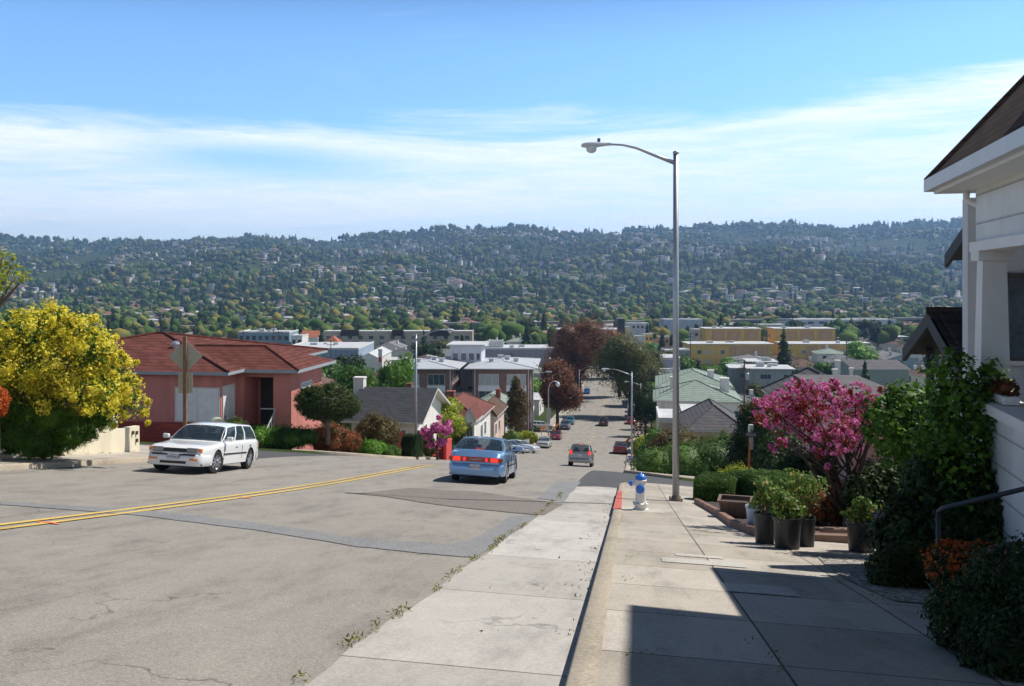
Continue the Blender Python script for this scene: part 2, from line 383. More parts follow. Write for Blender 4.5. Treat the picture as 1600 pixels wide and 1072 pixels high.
# terrain sheet (street-aligned rows and columns, dips under every paved surface)
S_rows = lin(-60, 120, 1.0) + lin(122, 320, 3) + lin(330, 1150, 18) + lin(1180, 3400, 45) + [3420, 3500, 3650, 3900, 4350]
offs = [1.5, 1.8, 3, 5, 8, 12, 17, 23, 30, 40, 55, 75, 100, 140, 190, 260, 350, 460, 600, 760, 940, 1150, 1400, 1700, 2050, 2450, 2900, 3400]
V = []; ncol = 2 * len(offs) + 7
for s_ in S_rows:
    us = [-WL(s_) - k for k in reversed(offs)] + [-WL(s_) + (WL(s_) + WR(s_)) * q for q in (0, .15, .35, .5, .65, .85, 1)] + [WR(s_) + k for k in offs]
    far = max(0., (s_ - 1150) / 2200)
    for u_ in us:
        u_ = u_ * (1 + .15 * far)
        x, y = su(s_, u_) if s_ < 1150 else ((-.37 + .1309 * 1150 + .9914 * u_) * (1 - .0 * far), .9914 * s_ - .1309 * u_ * max(0, 1 - far * 3))
        z = g(x, y)
        inroad = (-WL(s_) - 1.6 < u_ < WR(s_) + 1.6)
        e_ = WL(s_) if u_ < 0 else WR(s_); au = abs(u_)
        cross = (34.5 < s_ < 45.8) and au < 70 or (e_ <= au < e_ + 4 and ((30.2 < s_ <= 35 and math.hypot(s_ - 30.2, au - e_ - 4) > 4.4) or (45 <= s_ < 50 and math.hypot(s_ - 50, au - e_ - 4) > 4.4)))
        if inroad and s_ < 700 or cross: z -= .5
        elif (53 < s_ < 118 or s_ < 28) and WR(s_) < u_ < WR(s_) + 2.8: z += .02
        else: z += .13
        V.append((x, y, z))
nr = len(S_rows)
F = np.array([(i * ncol + j, i * ncol + j + 1, (i + 1) * ncol + j + 1, (i + 1) * ncol + j) for i in range(nr - 1) for j in range(ncol - 1)])
tag(rawmesh('ground', V, F, M_terr, smooth=True), kind='structure')
# road
ss = lin(-30, 120, 1.0) + lin(122, 620, 4)
loft('road', [(s_, -WL(s_)) for s_ in ss], [(s_, WR(s_)) for s_ in ss], M_asph, 0, 12)
# Polk cross street: both arms, with rounded returns
def kret(s0, s1, sgn, side):  # kerb return curve
    return
def arm(name, side):
    A = []; B = []; e = (lambda s_: WR(s_)) if side > 0 else (lambda s_: WL(s_))
    N = 10
    for i in range(N + 1):
        a = math.pi / 2 * i / N
        off = 4.0 * (1 - math.cos(a)) if False else 4.0 * (1 - math.sin(a))
        uu = e(40) + 4.0 * (1 - math.cos(a))
        A.append((34.2 - off, side * uu)); B.append((46.0 + off, side * uu))
    for k in (6, 10, 16, 24, 35, 50, 70):
        A.append((34.2, side * (e(40) + k))); B.append((46.0, side * (e(40) + k)))
    return A, B
AR, BR = arm('r', 1); AL, BL = arm('l', -1)
loft('cross_street_right', [(28.6, -1.45), (29.2, -1.2), (29.8, -.8), (30.15, -.35)] + AR, [(43.5, -1.45), (45.5, -1.3), (48, -.9), (49.7, -.35)] + BR, M_asph2, .008, 14)
loft('cross_street_left', [(31.5, -13.6)] + AL, [(48.5, -13.2)] + BL, M_asph2, .006, 14)
# gutter strip, sidewalks, kerbs
loft('gutter_strip', [(s_, -1.52 + .03 * math.sin(s_ * 1.7) + .012 * math.sin(s_ * 6.1) + (.12 * max(0, s_ - 27)) ** 2) for s_ in lin(-8, 31, .5)], [(s_, 0) for s_ in lin(-8, 31, .5)], M_conc, .006, 6)
def kerb_and_walk(sa, sb, side, width, st=.5, mat=None, name='sidewalk', ret_a=False, ret_b=False, kw=.16, h=.15):
    """raised pavement with a real kerb; optional rounded corner at either end"""
    e = (lambda s_: WR(s_)) if side > 0 else (lambda s_: WL(s_))
    K = [(s_, side * e(s_)) for s_ in lin(sa, sb, st)]
    if ret_b: K = [k for k in K if k[0] < sb - 4] + [(sb - 4 + 4 * math.sin(q * math.pi / 20), side * (e(sb) + 4 - 4 * math.cos(q * math.pi / 20))) for q in range(11)]
    if ret_a: K = [(sa + 4 - 4 * math.sin(q * math.pi / 20), side * (e(sa) + 4 - 4 * math.cos(q * math.pi / 20))) for q in range(10, -1, -1)] + [k for k in K if k[0] > sa + 4]
    O = []
    for s_, u_ in K:
        O.append((s_, side * max(abs(u_) + .001, e(s_) + (max(width, 4.4) if 24 < s_ < 56 else width))))
    # inner edge of the kerb
    I = []
    for i, (s_, u_) in enumerate(K):
        a = K[max(0, i - 1)]; b = K[min(len(K) - 1, i + 1)]
        dx, dy = b[0] - a[0], b[1] - a[1]; L = math.hypot(dx, dy) or 1
        nx, ny = -dy / L, dx / L
        if ny * side < 0: nx, ny = -nx, -ny
        I.append((s_ + nx * kw, u_ + ny * kw))
    O = [(a[0], o[1] if abs(o[1]) > abs(a[1]) else a[1] + side * .01) for a, o in zip(I, O)]
    loft(name, I, O, mat or M_walk, h, 6)
    # kerb solid: outer face, top, inner face
    prof = [(0, -.15), (.0, h - .02), (.02, h + .004), (kw + .02, h + .004)]
    V = []; UV = []
    for (s_, u_), (s2, u2) in zip(K, I):
        for f, z in prof:
            f = f / kw; ps, pu = s_ + (s2 - s_) * f, u_ + (u2 - u_) * f
            x, y = su(ps, pu); V.append((x, y, g(*su(s_, u_)) + z)); UV.append((pu + z, ps))
    n = len(prof); F = np.array([(i * n + j, i * n + j + 1, (i + 1) * n + j + 1, (i + 1) * n + j) for i in range(len(K) - 1) for j in range(n - 1)])
    tag(rawmesh(name.replace('sidewalk', 'kerb'), V, F, M_kerb, uv=UV), kind='structure')
kerb_and_walk(-8, 34.2, 1, 4.2, ret_b=True)
kerb_and_walk(46, 84, 1, 3.0, ret_a=True, st=1)
kerb_and_walk(96, 158, 1, 3.0, ret_a=True, st=1)
kerb_and_walk(172, 330, 1, 3.0, st=2)
kerb_and_walk(-8, 34.2, -1, 1.5, ret_b=True)
kerb_and_walk(46, 150, -1, 1.7, ret_a=True, st=1)
kerb_and_walk(166, 330, -1, 2.2, st=2)
# far side of the left cross street: pale pavement climbing to the left
loft('sidewalk', [(46.1, -17.3), (46.1, -24), (46.1, -34), (46.1, -60)], [(48.4, -17.3), (48.4, -24), (48.4, -34), (48.4, -60)], M_walk, .14, 3)
loft('sidewalk', [(32.0, -18.9), (32.0, -24), (32.0, -34), (32.0, -60)], [(34.3, -18.9), (34.3, -24), (34.3, -34), (34.3, -60)], M_walk, .145, 3)
loft('sidewalk', [(32.4, 3.9), (32.4, 12), (32.4, 30)], [(34.3, 3.9), (34.3, 12), (34.3, 30)], M_walk, .145, 3)
loft('sidewalk', [(46.1, 4.3), (46.1, 12), (46.1, 30)], [(48.4, 4.3), (48.4, 12), (48.4, 30)], M_walk, .14, 3)
# second dark side street further down, and a lane beyond it
loft('lane', [(84, -.2), (84.3, 6), (84, 30)], [(96, -.2), (95.7, 6), (96, 30)], M_asph2, .03, 6)
loft('lane', [(151, -WL(151) + .3), (151, -20), (151, -60)], [(165, -WL(165) + .3), (165, -20), (165, -60)], M_asph, .03, 6)
loft('lane', [(159, WR(159) - .3), (159, 8), (159, 40)], [(171, WR(171) - .3), (171, 8), (171, 40)], M_asph, .03, 6)
# forecourt paving left of the street further down
loft('sidewalk', [(s_, -WL(s_) - 1.75) for s_ in lin(112, 150, 2)], [(s_, -WL(s_) - 9) for s_ in lin(112, 150, 2)], M_walk, .145, 4)
def px_poly(pts): return [su_inv(*ray(*p)) for p in pts]
# asphalt repairs and paint: thin sheets laid on the road
def patch(name, A, B, mat, dz=.009, nu=5, dens=6, wob=.03):
    A, B = px_poly(A), px_poly(B)
    def rs(P):
        out = []
        for i in range(len(P) - 1):
            for k in range(dens): t = k / dens; out.append((P[i][0] + (P[i + 1][0] - P[i][0]) * t + random.uniform(-wob, wob), P[i][1] + (P[i + 1][1] - P[i][1]) * t + random.uniform(-wob, wob)))
        return out + [P[-1]]
    return loft(name, rs(A), rs(B), mat, dz, nu)
random.seed(3)
patch('road_repair_strip', [(0, 784), (230, 798), (420, 820), (560, 842), (700, 851), (740, 843), (800, 806)], [(0, 789), (220, 806), (400, 829), (560, 855), (700, 869), (745, 872), (842, 806)], M_tar)
patch('road_repair_strip', [(556, 772), (640, 763), (740, 768), (880, 788)], [(600, 776), (660, 786), (740, 796), (850, 806)], M_brown, .012)
patch('road_repair_strip', [(838, 779), (868, 753)], [(880, 784), (908, 753)], M_tar, .009)
loft('yellow_line', [(s_, -7.62) for s_ in lin(2, 36, 1)], [(s_, -7.50) for s_ in lin(2, 36, 1)], M_yel, .014, 1)
loft('yellow_line', [(s_, -7.92) for s_ in lin(2, 35.5, 1)], [(s_, -7.80) for s_ in lin(2, 35.5, 1)], M_yel, .014, 1)
for s_ in range(110, 300, 6):
    if 148 < s_ < 172: continue
    loft('yellow_dash', [(s_, -5.75), (s_ + 3, -5.75)], [(s_, -5.6), (s_ + 3, -5.6)], M_yel, .016, 1)
for k in range(4):
    loft('crosswalk_bar', [(33.2, -16.8 - k * 1.5), (33.2, -17.5 - k * 1.5)], [(36, -16.8 - k * 1.5), (36, -17.5 - k * 1.5)], M_whitep, .016, 1)
M_redp = groundmat('red_kerb_paint', (.48, .13, .10), .12, .2, 40, stains=.45)
loft('red_kerb_paint', [(s_, -.004) for s_ in lin(19.5, 26.6, .5)], [(s_, .17) for s_ in lin(19.5, 26.6, .5)], M_redp, .162, 1)
loft('pebble_paving', [(s_, 2.9 + .1 * math.sin(s_)) for s_ in lin(9.2, 13.2, .4)], [(s_, 4.8) for s_ in lin(9.2, 13.2, .4)], M_gravel, .162, 4)
loft('pebble_paving', [(s_, 2.9) for s_ in lin(4.8, 6.6, .4)], [(s_, 4.8) for s_ in lin(4.8, 6.6, .4)], M_gravel, .162, 4)
M_box = groundmat('utility_lid', (.46, .44, .40), .08, .2, 50)
for (a, b, c_, d) in ((11.0, 11.45, .75, 1.75), (11.75, 12.0, .95, 1.55), (9.0, 9.6, 1.3, 2.0)):
    loft('utility_cover', [(a, c_), (a, d)], [(b, c_), (b, d)], M_box, .158, 1)
# ---------------------------------------------------------------- foliage
rng = np.random.default_rng(7)
def rdir(n):
    v = rng.normal(size=(n, 3)); return v / np.linalg.norm(v, axis=1, keepdims=True)
def leafquads(C, Nrm, size, aspect=.6, jit=.7):
    n = len(C); Nn = Nrm + rdir(n) * jit; Nn /= np.linalg.norm(Nn, axis=1, keepdims=True)
    a = np.cross(Nn, rdir(n)); a /= np.linalg.norm(a, axis=1, keepdims=True) + 1e-9; b = np.cross(Nn, a)
    s = (size * rng.uniform(.6, 1.4, n))[:, None]
    a = a * s * .5; b = b * s * .5 * aspect
    fold = Nn * s * .12
    V = np.stack([C - a, C + b * 1. - fold, C + a, C - b - fold], 1).reshape(-1, 3)
    return V
def cloud(blobs, n, size, clump=.22, aspect=.6, fill=.25, per=26, droop=0., hstretch=1., rough=.16, even=.45):
    """leaves spread in clumps over the shells of ellipsoid blobs; blobs: (x,y,z,rx,ry,rz)"""
    B = np.array(blobs, float); area = (B[:, 3] * B[:, 4] + B[:, 3] * B[:, 5] + B[:, 4] * B[:, 5]); p = area / area.sum()
    K = max(8, n // per); bi = rng.choice(len(B), K, p=p); d = rdir(K)
    rr = np.where(rng.random(K) < fill, rng.uniform(.3, .85, K), 1 + rng.normal(0, rough * .6, K))
    ctr = B[bi, :3] + d * B[bi, 3:] * rr[:, None]
    ci = rng.integers(0, K, n); cr = clump * np.minimum.reduce([B[bi[ci], 3], B[bi[ci], 4], B[bi[ci], 5]]) * rng.uniform(.6, 1.5, K)[ci]
    o = rdir(n) * (rng.random(n) ** .5 * cr)[:, None]; o[:, 2] *= hstretch
    uni = rng.random(n) < even; q = rng.choice(len(B), n, p=p); dd = rdir(n)
    w_ = uni[:, None]; d = np.where(w_, dd, d[ci]); base_ = np.where(w_, B[q, :3] + dd * B[q, 3:] * rng.uniform(.82, 1.08, n)[:, None], ctr[ci]); o = np.where(w_, o * .35, o); ci2 = ci; ci = np.arange(n); cr = cr
    C = base_ + o; C[:, 2] -= droop * np.abs(rng.normal(0, 1, n)) * cr
    return leafquads(C, d[ci] * .8 + o / (cr[:, None] + 1e-6) * .6 + np.array([0, 0, .25]), size, aspect)
def quads(V): n = len(V) // 4; return np.arange(n * 4).reshape(n, 4)
def corev(blobs, k=.8, sub=2):
    """lumpy solid cores so that dense crowns are opaque"""
    V = []; F = []
    for (x, y, z, a, b, c) in blobs:
        bm = bmesh.new(); bmesh.ops.create_icosphere(bm, subdivisions=sub, radius=1)
        n0 = len(V); ph = random.random() * 9
        for v in bm.verts:
            q = k * (1 + .10 * math.sin(5 * v.co.x + ph) * math.cos(4 * v.co.y + ph) + .06 * math.sin(9 * v.co.z + ph))
            V.append((x + v.co.x * a * q, y + v.co.y * b * q, z + v.co.z * c * q))
        F += [tuple(v.index + n0 for v in f.verts) for f in bm.faces]; bm.free()
    return V, F
def crownmesh(name, blobs, n, size, mat, parent=None, core=.78, loc=None, **k):
    V = cloud(blobs, n, size, **k); Fq = quads(V)
    if core:
        cv, cf = corev(blobs, core); off = len(V)
        tri = np.array([f for f in cf]) + off
        V = np.vstack([V, np.array(cv)])
        me = bpy.data.meshes.new(name)
        me.vertices.add(len(V)); me.vertices.foreach_set('co', V.astype(np.float32).ravel())
        nl = Fq.size + tri.size; me.loops.add(nl); me.loops.foreach_set('vertex_index', np.concatenate([Fq.ravel(), tri.ravel()]).astype(np.int32))
        st = np.concatenate([np.arange(len(Fq)) * 4, Fq.size + np.arange(len(tri)) * 3]).astype(np.int32)
        me.polygons.add(len(st)); me.polygons.foreach_set('loop_start', st)
        me.update(calc_edges=True); me.materials.append(mat); me.validate()
        o = bpy.data.objects.new(name, me); COL.objects.link(o)
        if parent: o.parent = parent
        if loc is not None: o.location = loc
        return o
    return rawmesh(name, V, Fq, mat, parent, loc=loc)
LM = {
 'yellow': leafmat('leaf_yellow', [(.18, .22, .02), (.50, .48, .04), (.80, .68, .05), (.90, .78, .08), (.95, .86, .20)], 1.2, trans=.45),
 'juniper': leafmat('leaf_juniper', [(.03, .07, .008), (.07, .15, .014), (.13, .25, .022), (.20, .33, .035)], 1.5, trans=.5),
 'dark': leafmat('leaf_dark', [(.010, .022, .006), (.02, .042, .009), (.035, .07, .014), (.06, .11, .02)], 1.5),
 'green': leafmat('leaf_green', [(.025, .06, .008), (.05, .12, .014), (.09, .20, .02), (.15, .30, .035)], 1.2),
 'bright': leafmat('leaf_bright', [(.05, .12, .012), (.09, .22, .02), (.15, .33, .03), (.24, .42, .05)], 1.2),
 'lime': leafmat('leaf_lime', [(.16, .20, .02), (.32, .38, .03), (.52, .55, .05)], 1.2),
 'photinia': leafmat('leaf_photinia', [(.035, .06, .012), (.09, .09, .02), (.22, .06, .02), (.36, .09, .03), (.20, .14, .04)], 2.0),
 'bronze': leafmat('leaf_bronze', [(.05, .05, .015), (.11, .08, .025), (.16, .10, .03), (.12, .13, .03)], 1.2),
 'redbrown': leafmat('leaf_redbrown', [(.04, .04, .016), (.10, .05, .022), (.20, .065, .03), (.27, .10, .05), (.09, .07, .025)], .25),
 'olive': leafmat('leaf_olive', [(.035, .05, .015), (.07, .09, .022), (.12, .13, .03), (.17, .17, .05)], .3),
 'orange': leafmat('leaf_orange', [(.25, .05, .01), (.55, .10, .015), (.7, .18, .02)], 2),
 'hedge': leafmat('leaf_hedge', [(.02, .05, .008), (.045, .10, .014), (.08, .165, .022), (.13, .24, .03)], 2),
 'cypress': leafmat('leaf_cypress', [(.012, .026, .005), (.03, .055, .01), (.06, .09, .014), (.10, .13, .02)], 2),
 'rose': leafmat('leaf_rose', [(.035, .09, .02), (.07, .16, .03), (.13, .24, .04), (.24, .30, .06), (.38, .18, .05)], 5),
 'cherryleaf': leafmat('leaf_cherry_red', [(.07, .018, .014), (.18, .022, .02), (.34, .045, .03), (.12, .05, .025)], 3),
 'blossom': leafmat('petal_pink', [(.46, .05, .25), (.70, .14, .43), (.84, .31, .60), (.94, .60, .80)], 5, trans=.5),
 'purple': leafmat('petal_purple', [(.10, .02, .16), (.22, .05, .3)], 3),
 'grass': leafmat('leaf_weed', [(.10, .13, .02), (.25, .24, .04), (.42, .34, .08)], 3),
}
M_bark = paint('bark', (.12, .085, .06), .95, .35, 6, bump=.6)
M_barkd = paint('dark_bark', (.06, .045, .035), .95, .35, 8, bump=.6)
M_barkg = paint('grey_bark', (.26, .22, .18), .9, .3, 6, bump=.5)
def trunkmesh(parent, h, r, blobs, mat, name='trunk', lean=(0, 0), k=5, split=.45):
    m = MB(); top = Vector((lean[0], lean[1], h))
    P = [Vector((0, 0, -.3)), Vector((lean[0] * .1 + .04 * r, 0, h * .3)), Vector((lean[0] * .5 - .2 * r, lean[1] * .4, h * .65)), top]
    m.tube(P, [r * 1.25, r, r * .85, r * .55], 8)
    bl = sorted(blobs, key=lambda b: -b[3])[:k]
    for b in bl:
        c = Vector(b[:3]); s = P[1].lerp(P[2], random.random() * .9 + .1)
        mid = s.lerp(c, .5) + Vector((random.uniform(-.1, .1), random.uniform(-.1, .1), -.06)) * b[3]
        m.tube([s, mid, c], [r * .5, r * .36, r * .12], 6)
    return m.build(name, mat, parent, smooth=True)
def tree(name, label, cat, loc, blobs, n, size, leaf, h=2., r=.15, bark=None, group=None, core=.72, **k):
    e = empty(name, loc, label, cat, group)
    trunkmesh(e, h, r, blobs, bark or M_bark)
    crownmesh('crown', blobs, n, size, LM[leaf], e, core=core, **k)
    return e
def shrub(name, label, loc, blobs, n, size, leaf, cat='shrub', group=None, core=.85, **k):
    e = empty(name, loc, label, cat, group)
    crownmesh('foliage', blobs, n, size, LM[leaf], e, core=core, **k)
    for b in blobs[:2]: m = MB(); m.tube([(b[0] * .5, b[1] * .5, -.2), (b[0], b[1], max(.1, b[2] * .8))], [.05, .02], 6); m.build('stem', M_barkd, e)
    return e
def lump(w, d, h, n=6, seed=0, zf=.5):
    """a bush of width w, depth d, height h made of overlapping blobs"""
    r_ = random.Random(seed); out = [(0, 0, h * .48, w * .34, d * .36, h * .5)]
    for i in range(n):
        a = 2 * math.pi * i / n + r_.uniform(-.3, .3); q = r_.uniform(.75, 1.1)
        out.append((math.cos(a) * w * .27, math.sin(a) * d * .27, h * r_.uniform(.35, .62), w * .24 * q, d * .26 * q, h * .36 * q))
    return out
# ---------------------------------------------------------------- cars
M_tyre = paint('tyre_rubber', (.018, .018, .02), .8, .2, 20)
M_rim = paint('alloy_rim', (.5, .5, .52), .3, .08, 8, metal=.8)
M_black = paint('black_trim', (.02, .02, .022), .5, .2, 10)
M_seat = paint('car_seat', (.09, .09, .095), .9, .2, 10)
M_under = paint('car_underside', (.012, .012, .012), .9, .2, 6)
M_cglass = glassmat('car_glass', (.035, .055, .075), .52)
M_headl = paint('headlamp_glass', (.20, .23, .26), .1, .7, 40, metal=.3, coat=1)
M_amber = paint('amber_lens', (.85, .24, .03), .2, .1, 10, coat=1)
M_redl = paint('red_lens', (.32, .015, .012), .2, .15, 10, coat=1)
M_lit = emis('lit_brake_lens', (1., .04, .02), .7)
M_plate = paint('licence_plate', (.62, .64, .68), .5, .1, 30)
M_ink = paint('blue_ink', (.03, .05, .22), .6, .1, 20)
def textmesh(name, s, size, mat, parent, M, ext=.002):
    cu = bpy.data.curves.new(name, 'FONT'); cu.body = s; cu.size = size; cu.extrude = ext; cu.align_x = 'CENTER'; cu.align_y = 'CENTER'
    o = bpy.data.objects.new('tmp', cu); COL.objects.link(o); bpy.context.view_layer.update()
    me = bpy.data.meshes.new_from_object(o.evaluated_get(bpy.context.evaluated_depsgraph_get())); bpy.data.objects.remove(o)
    me.name = name; me.materials.clear(); me.materials.append(mat)
    q = bpy.data.objects.new(name, me); COL.objects.link(q); q.parent = parent; q.matrix_local = M
    return q
def orient(o, x, y, yaw, dz=0.0):
    """stand a thing on the sloping road, local +x pointing along yaw"""
    f = Vector((math.cos(yaw), math.sin(yaw), 0)); l = Vector((-f.y, f.x, 0)); q = 1.3
    F_ = Vector((2 * q * f.x, 2 * q * f.y, g(x + f.x * q, y + f.y * q) - g(x - f.x * q, y - f.y * q))).normalized()
    L_ = Vector((1.4 * l.x, 1.4 * l.y, g(x + l.x * .7, y + l.y * .7) - g(x - l.x * .7, y - l.y * .7))).normalized()
    N_ = F_.cross(L_).normalized(); L_ = N_.cross(F_)
    M = Matrix((F_, L_, N_)).transposed().to_4x4(); M.translation = Vector((x, y, (g(x + f.x * q, y + f.y * q) + g(x - f.x * q, y - f.y * q)) / 2 + dz))
    o.matrix_world = M
SEDAN = dict(L=4.75, W=1.77, H=1.39, wb=2.62, fo=.95, R=.315, sill=.24,
    top=[(-2.375, .80), (-2.33, .93), (-1.75, .985), (-1.2, .98), (.8, .93), (1.5, .87), (2.1, .76), (2.32, .66), (2.375, .60)],
    cab=(.98, .30, -1.05, -1.78), rz=(1.33, 1.39, 1.36), posts=[(0, .05, 0), (.05, .45, 1), (.45, .49, 0), (.49, .80, 1), (.80, 1, 0)])
WAGON = dict(L=4.72, W=1.72, H=1.40, wb=2.72, fo=.96, R=.31, sill=.24,
    top=[(-2.36, .82), (-2.33, .90), (-1.2, .90), (.9, .87), (1.6, .80), (2.1, .765), (2.3, .725), (2.36, .66)],
    cab=(1.05, .35, -1.75, -2.27), rz=(1.33, 1.40, 1.37), posts=[(0, .04, 0), (.04, .30, 1), (.30, .335, 0), (.335, .57, 1), (.57, .61, 0), (.61, .93, 1), (.93, 1, 0)])
SUV = dict(L=4.55, W=1.82, H=1.68, wb=2.62, fo=.92, R=.355, sill=.33,
    top=[(-2.275, .95), (-2.24, 1.06), (-1.2, 1.07), (.85, 1.06), (1.4, 1.02), (2.0, .93), (2.24, .80), (2.275, .7)],
    cab=(1.1, .42, -1.75, -2.2), rz=(1.60, 1.68, 1.63), posts=[(0, .04, 0), (.04, .33, 1), (.33, .365, 0), (.365, .65, 1), (.65, .69, 0), (.69, .90, 1), (.90, 1, 0)])
def make_car(name, label, T, body_col, group=None, lit=False, metal=.35, plate=True, detail=True, coltail=None, rimmat=None, ptext=None, style='sedan', steer=0.):
    pm = paint('paint_%s_%.2f_%.2f_%.2f' % (name, *body_col), body_col, .3, .03, 1.5, metal=metal, coat=1.)
    e = empty(name, (0, 0, 0), label, 'car', group)
    L, W, H, R_ = T['L'], T['W'], T['H'], T['R']; fx = L / 2 - T['fo']; rx = fx - T['wb']; sill = T['sill']
    tx = [p[0] for p in T['top']]; tz = [p[1] for p in T['top']]
    ztop = lambda x: float(np.interp(x, tx, tz))
    def hw(x):
        a = max(0, (abs(x) - (L / 2 - .75)) / .75); return W / 2 * (1 - .15 * a ** 2.6) * (1 - .02 * max(0, abs(x) / (L / 2)))
    def zlow(x):
        z = sill
        for c in (fx, rx):
            q = (R_ + .055) ** 2 - (x - c) ** 2
            if q > 0: z = max(z, R_ + math.sqrt(q))
        return z
    xs = sorted(set([round(-L / 2 + L * i / 46, 4) for i in range(47)] + [round(c + (R_ + .055) * math.cos(math.pi * k / 10), 4) for c in (fx, rx) for k in range(11)]))
    P = []
    for x in xs:
        w_, zt, zl = hw(x), ztop(x), zlow(x); row = []
        zs = zt - .10
        for k in range(6):
            z = zl + (zs - zl) * k / 5; b = (z - .52) / .4
            row.append((x, w_ * (1 - .035 * b * b), z))
        yb = row[-1][1]
        row += [(x, yb - .012, zt - .055), (x, yb - .045, zt - .02), (x, yb - .12, zt + .0), (x, yb * .5, zt + .022), (x, 0, zt + .03)]
        P.append(row + [(a, -b, c) for a, b, c in reversed(row[:-1])])
    m = MB(); m.grid(P)
    m.add(P[0], [tuple(range(len(P[0])))]); m.add(P[-1], [tuple(range(len(P[-1]) - 1, -1, -1))])
    body = m.build('body', pm, e, smooth=True, fix=True)
    me = body.data
    try: me.shade_auto_smooth(angle=R(35))
    except Exception: 
        try: me.set_sharp_from_angle(angle=R(35))
        except Exception: pass
    u = MB(); u.box(-L / 2 + .12, L / 2 - .12, -W / 2 + .24, W / 2 - .24, sill - .05, .62); u.box(-L / 2 + .04, L / 2 - .04, -W / 2 + .1, W / 2 - .1, sill - .0, sill + .04)
    if detail: u.tube([(-L / 2 - .02, -.45, .24), (-L / 2 + .4, -.45, .24)], .03, 8)
    u.build('underbody', M_under, e)
    # cabin
    xa, xr0, xr1, xd = T['cab']; zf, zr, zb_ = T['rz']
    wr = W / 2 * .735; wbelt = lambda x: hw(x) * .985 - .075
    lp = lambda a, b, t: a + (b - a) * t
    cabp = MB(); panes = []
    def belt(t, s): x = lp(xa, xd, t); return Vector((x, s * wbelt(x), ztop(x) - .012))
    def roofe(t, s):
        x = lp(xr0, xr1, t); z = zf + (zr - zf) * math.sin(math.pi * min(1, .5 * t / .45)) if t < .45 else lp(zr, zb_, (t - .45) / .55)
        return Vector((x, s * wr * (1 - .04 * abs(2 * t - 1) ** 3), z - .045))
    def cell(t0, t1, v0, v1, s, dst, n=4):
        rows = []
        for i in range(n + 1):
            t = lp(t0, t1, i / n); a, b = belt(t, s), roofe(t, s); r_ = []
            for v in (v0, (v0 + v1) / 2, v1):
                p = a.lerp(b, v); p.y += s * .035 * math.sin(math.pi * v); r_.append(p)
            rows.append(r_)
        dst.grid(rows)
    for s in (1, -1):
        for t0, t1, k in T['posts']:
            if k:
                cell(t0, t1, 0, .05, s, cabp); cell(t0, t1, .93, 1, s, cabp)
                pn = MB(); cell(t0, t1, .05, .93, s, pn); panes.append(pn)
            else: cell(t0, t1, 0, 1, s, cabp)
    # roof skin
    rows = []
    for i in range(13):
        t = i / 12; a = roofe(t, 1); row = []
        for y in (1, .93, .75, .4, 0, -.4, -.75, -.93, -1): row.append((a.x + (.05 * (1 - y * y) if t < .5 else -.03 * (1 - y * y)) * abs(2 * t - 1) ** 4, a.y * y, a.z + .045 * (1 - abs(y) ** 4)))
        rows.append(row)
    cabp.grid(rows)
    def screen(tb, sgn):
        fr = MB(); gl = MB(); bx = belt(tb, 1); rr = rows[0] if tb == 0 else rows[-1]
        def pt(y, v):
            j = (1 - y) * 4; j0 = min(7, int(j)); q = Vector(rr[j0]).lerp(Vector(rr[j0 + 1]), j - j0)
            ys = [1, .93, .75, .4, 0, -.4, -.75, -.93, -1]
            yy = ys[j0] + (ys[j0 + 1] - ys[j0]) * (j - j0)
            b = Vector((bx.x + sgn * .16 * (1 - yy * yy), bx.y * yy, bx.z + .02 * (1 - yy * yy)))
            p = b.lerp(q, v); p.x += sgn * .05 * math.sin(math.pi * v); p.z += .025 * math.sin(math.pi * v); return p
        def gr(dst, y0, y1, v0, v1, n=8):
            dst.grid([[pt(lp(y0, y1, i / n), lp(v0, v1, j / 4)) for j in range(5)] for i in range(n + 1)])
        gr(fr, 1, .93, 0, 1, 1); gr(fr, -.93, -1, 0, 1, 1); gr(fr, .93, -.93, 0, .05); gr(fr, .93, -.93, .95, 1); gr(gl, .93, -.93, .05, .95)
        return fr, gl
    for tb, sg, nm in ((0, 1, 'windscreen'), (1, -1, 'rear_window')):
        fr, gl = screen(tb, sg); cabp.v, n0 = cabp.v + fr.v, len(cabp.v); cabp.f += [tuple(i + n0 for i in f) for f in fr.f]; cabp.m += fr.m
        gl.build(nm, M_cglass, e, smooth=True)
    cabp.build('cabin_frame', pm, e, smooth=True)
    for pn in panes: pn.build('side_window', M_cglass, e, smooth=True)
    if detail:
        it = MB(); it.box(xd + .25, xa - .2, -W / 2 + .2, W / 2 - .2, sill + .1, ztop(0) - .12)
        for sx in (xr0 - .5, xr0 - 1.4):
            for sy in (-.37, .37):
                it.rbox(sx - .12, sx + .06, sy - .24, sy + .24, ztop(0) - .2, ztop(0) + .17, .05); it.rbox(sx - .1, sx + .02, sy - .12, sy + .12, ztop(0) + .18, ztop(0) + .33, .04)
        it.build('seats', M_seat, e)
        dl = MB()                                              # door seams and side moulding
        for s in (1, -1):
            for dx in (fx - R_ - .14, lp(xa, xd, .47), rx + R_ * .35):
                dl.box(dx - .006, dx + .006, s * (hw(dx) + .001) - .012, s * (hw(dx) + .001) + .004 * s, sill + .12, ztop(dx) - .14)
            if style != 'suv':
                a, b = fx - R_ - .1, rx + R_ + .1
                dl.box(b, a, min(s * (W / 2 - .02), s * (W / 2 + .008)), max(s * (W / 2 - .02), s * (W / 2 + .008)), .50, .545)
        dl.build('side_moulding', M_black, e)
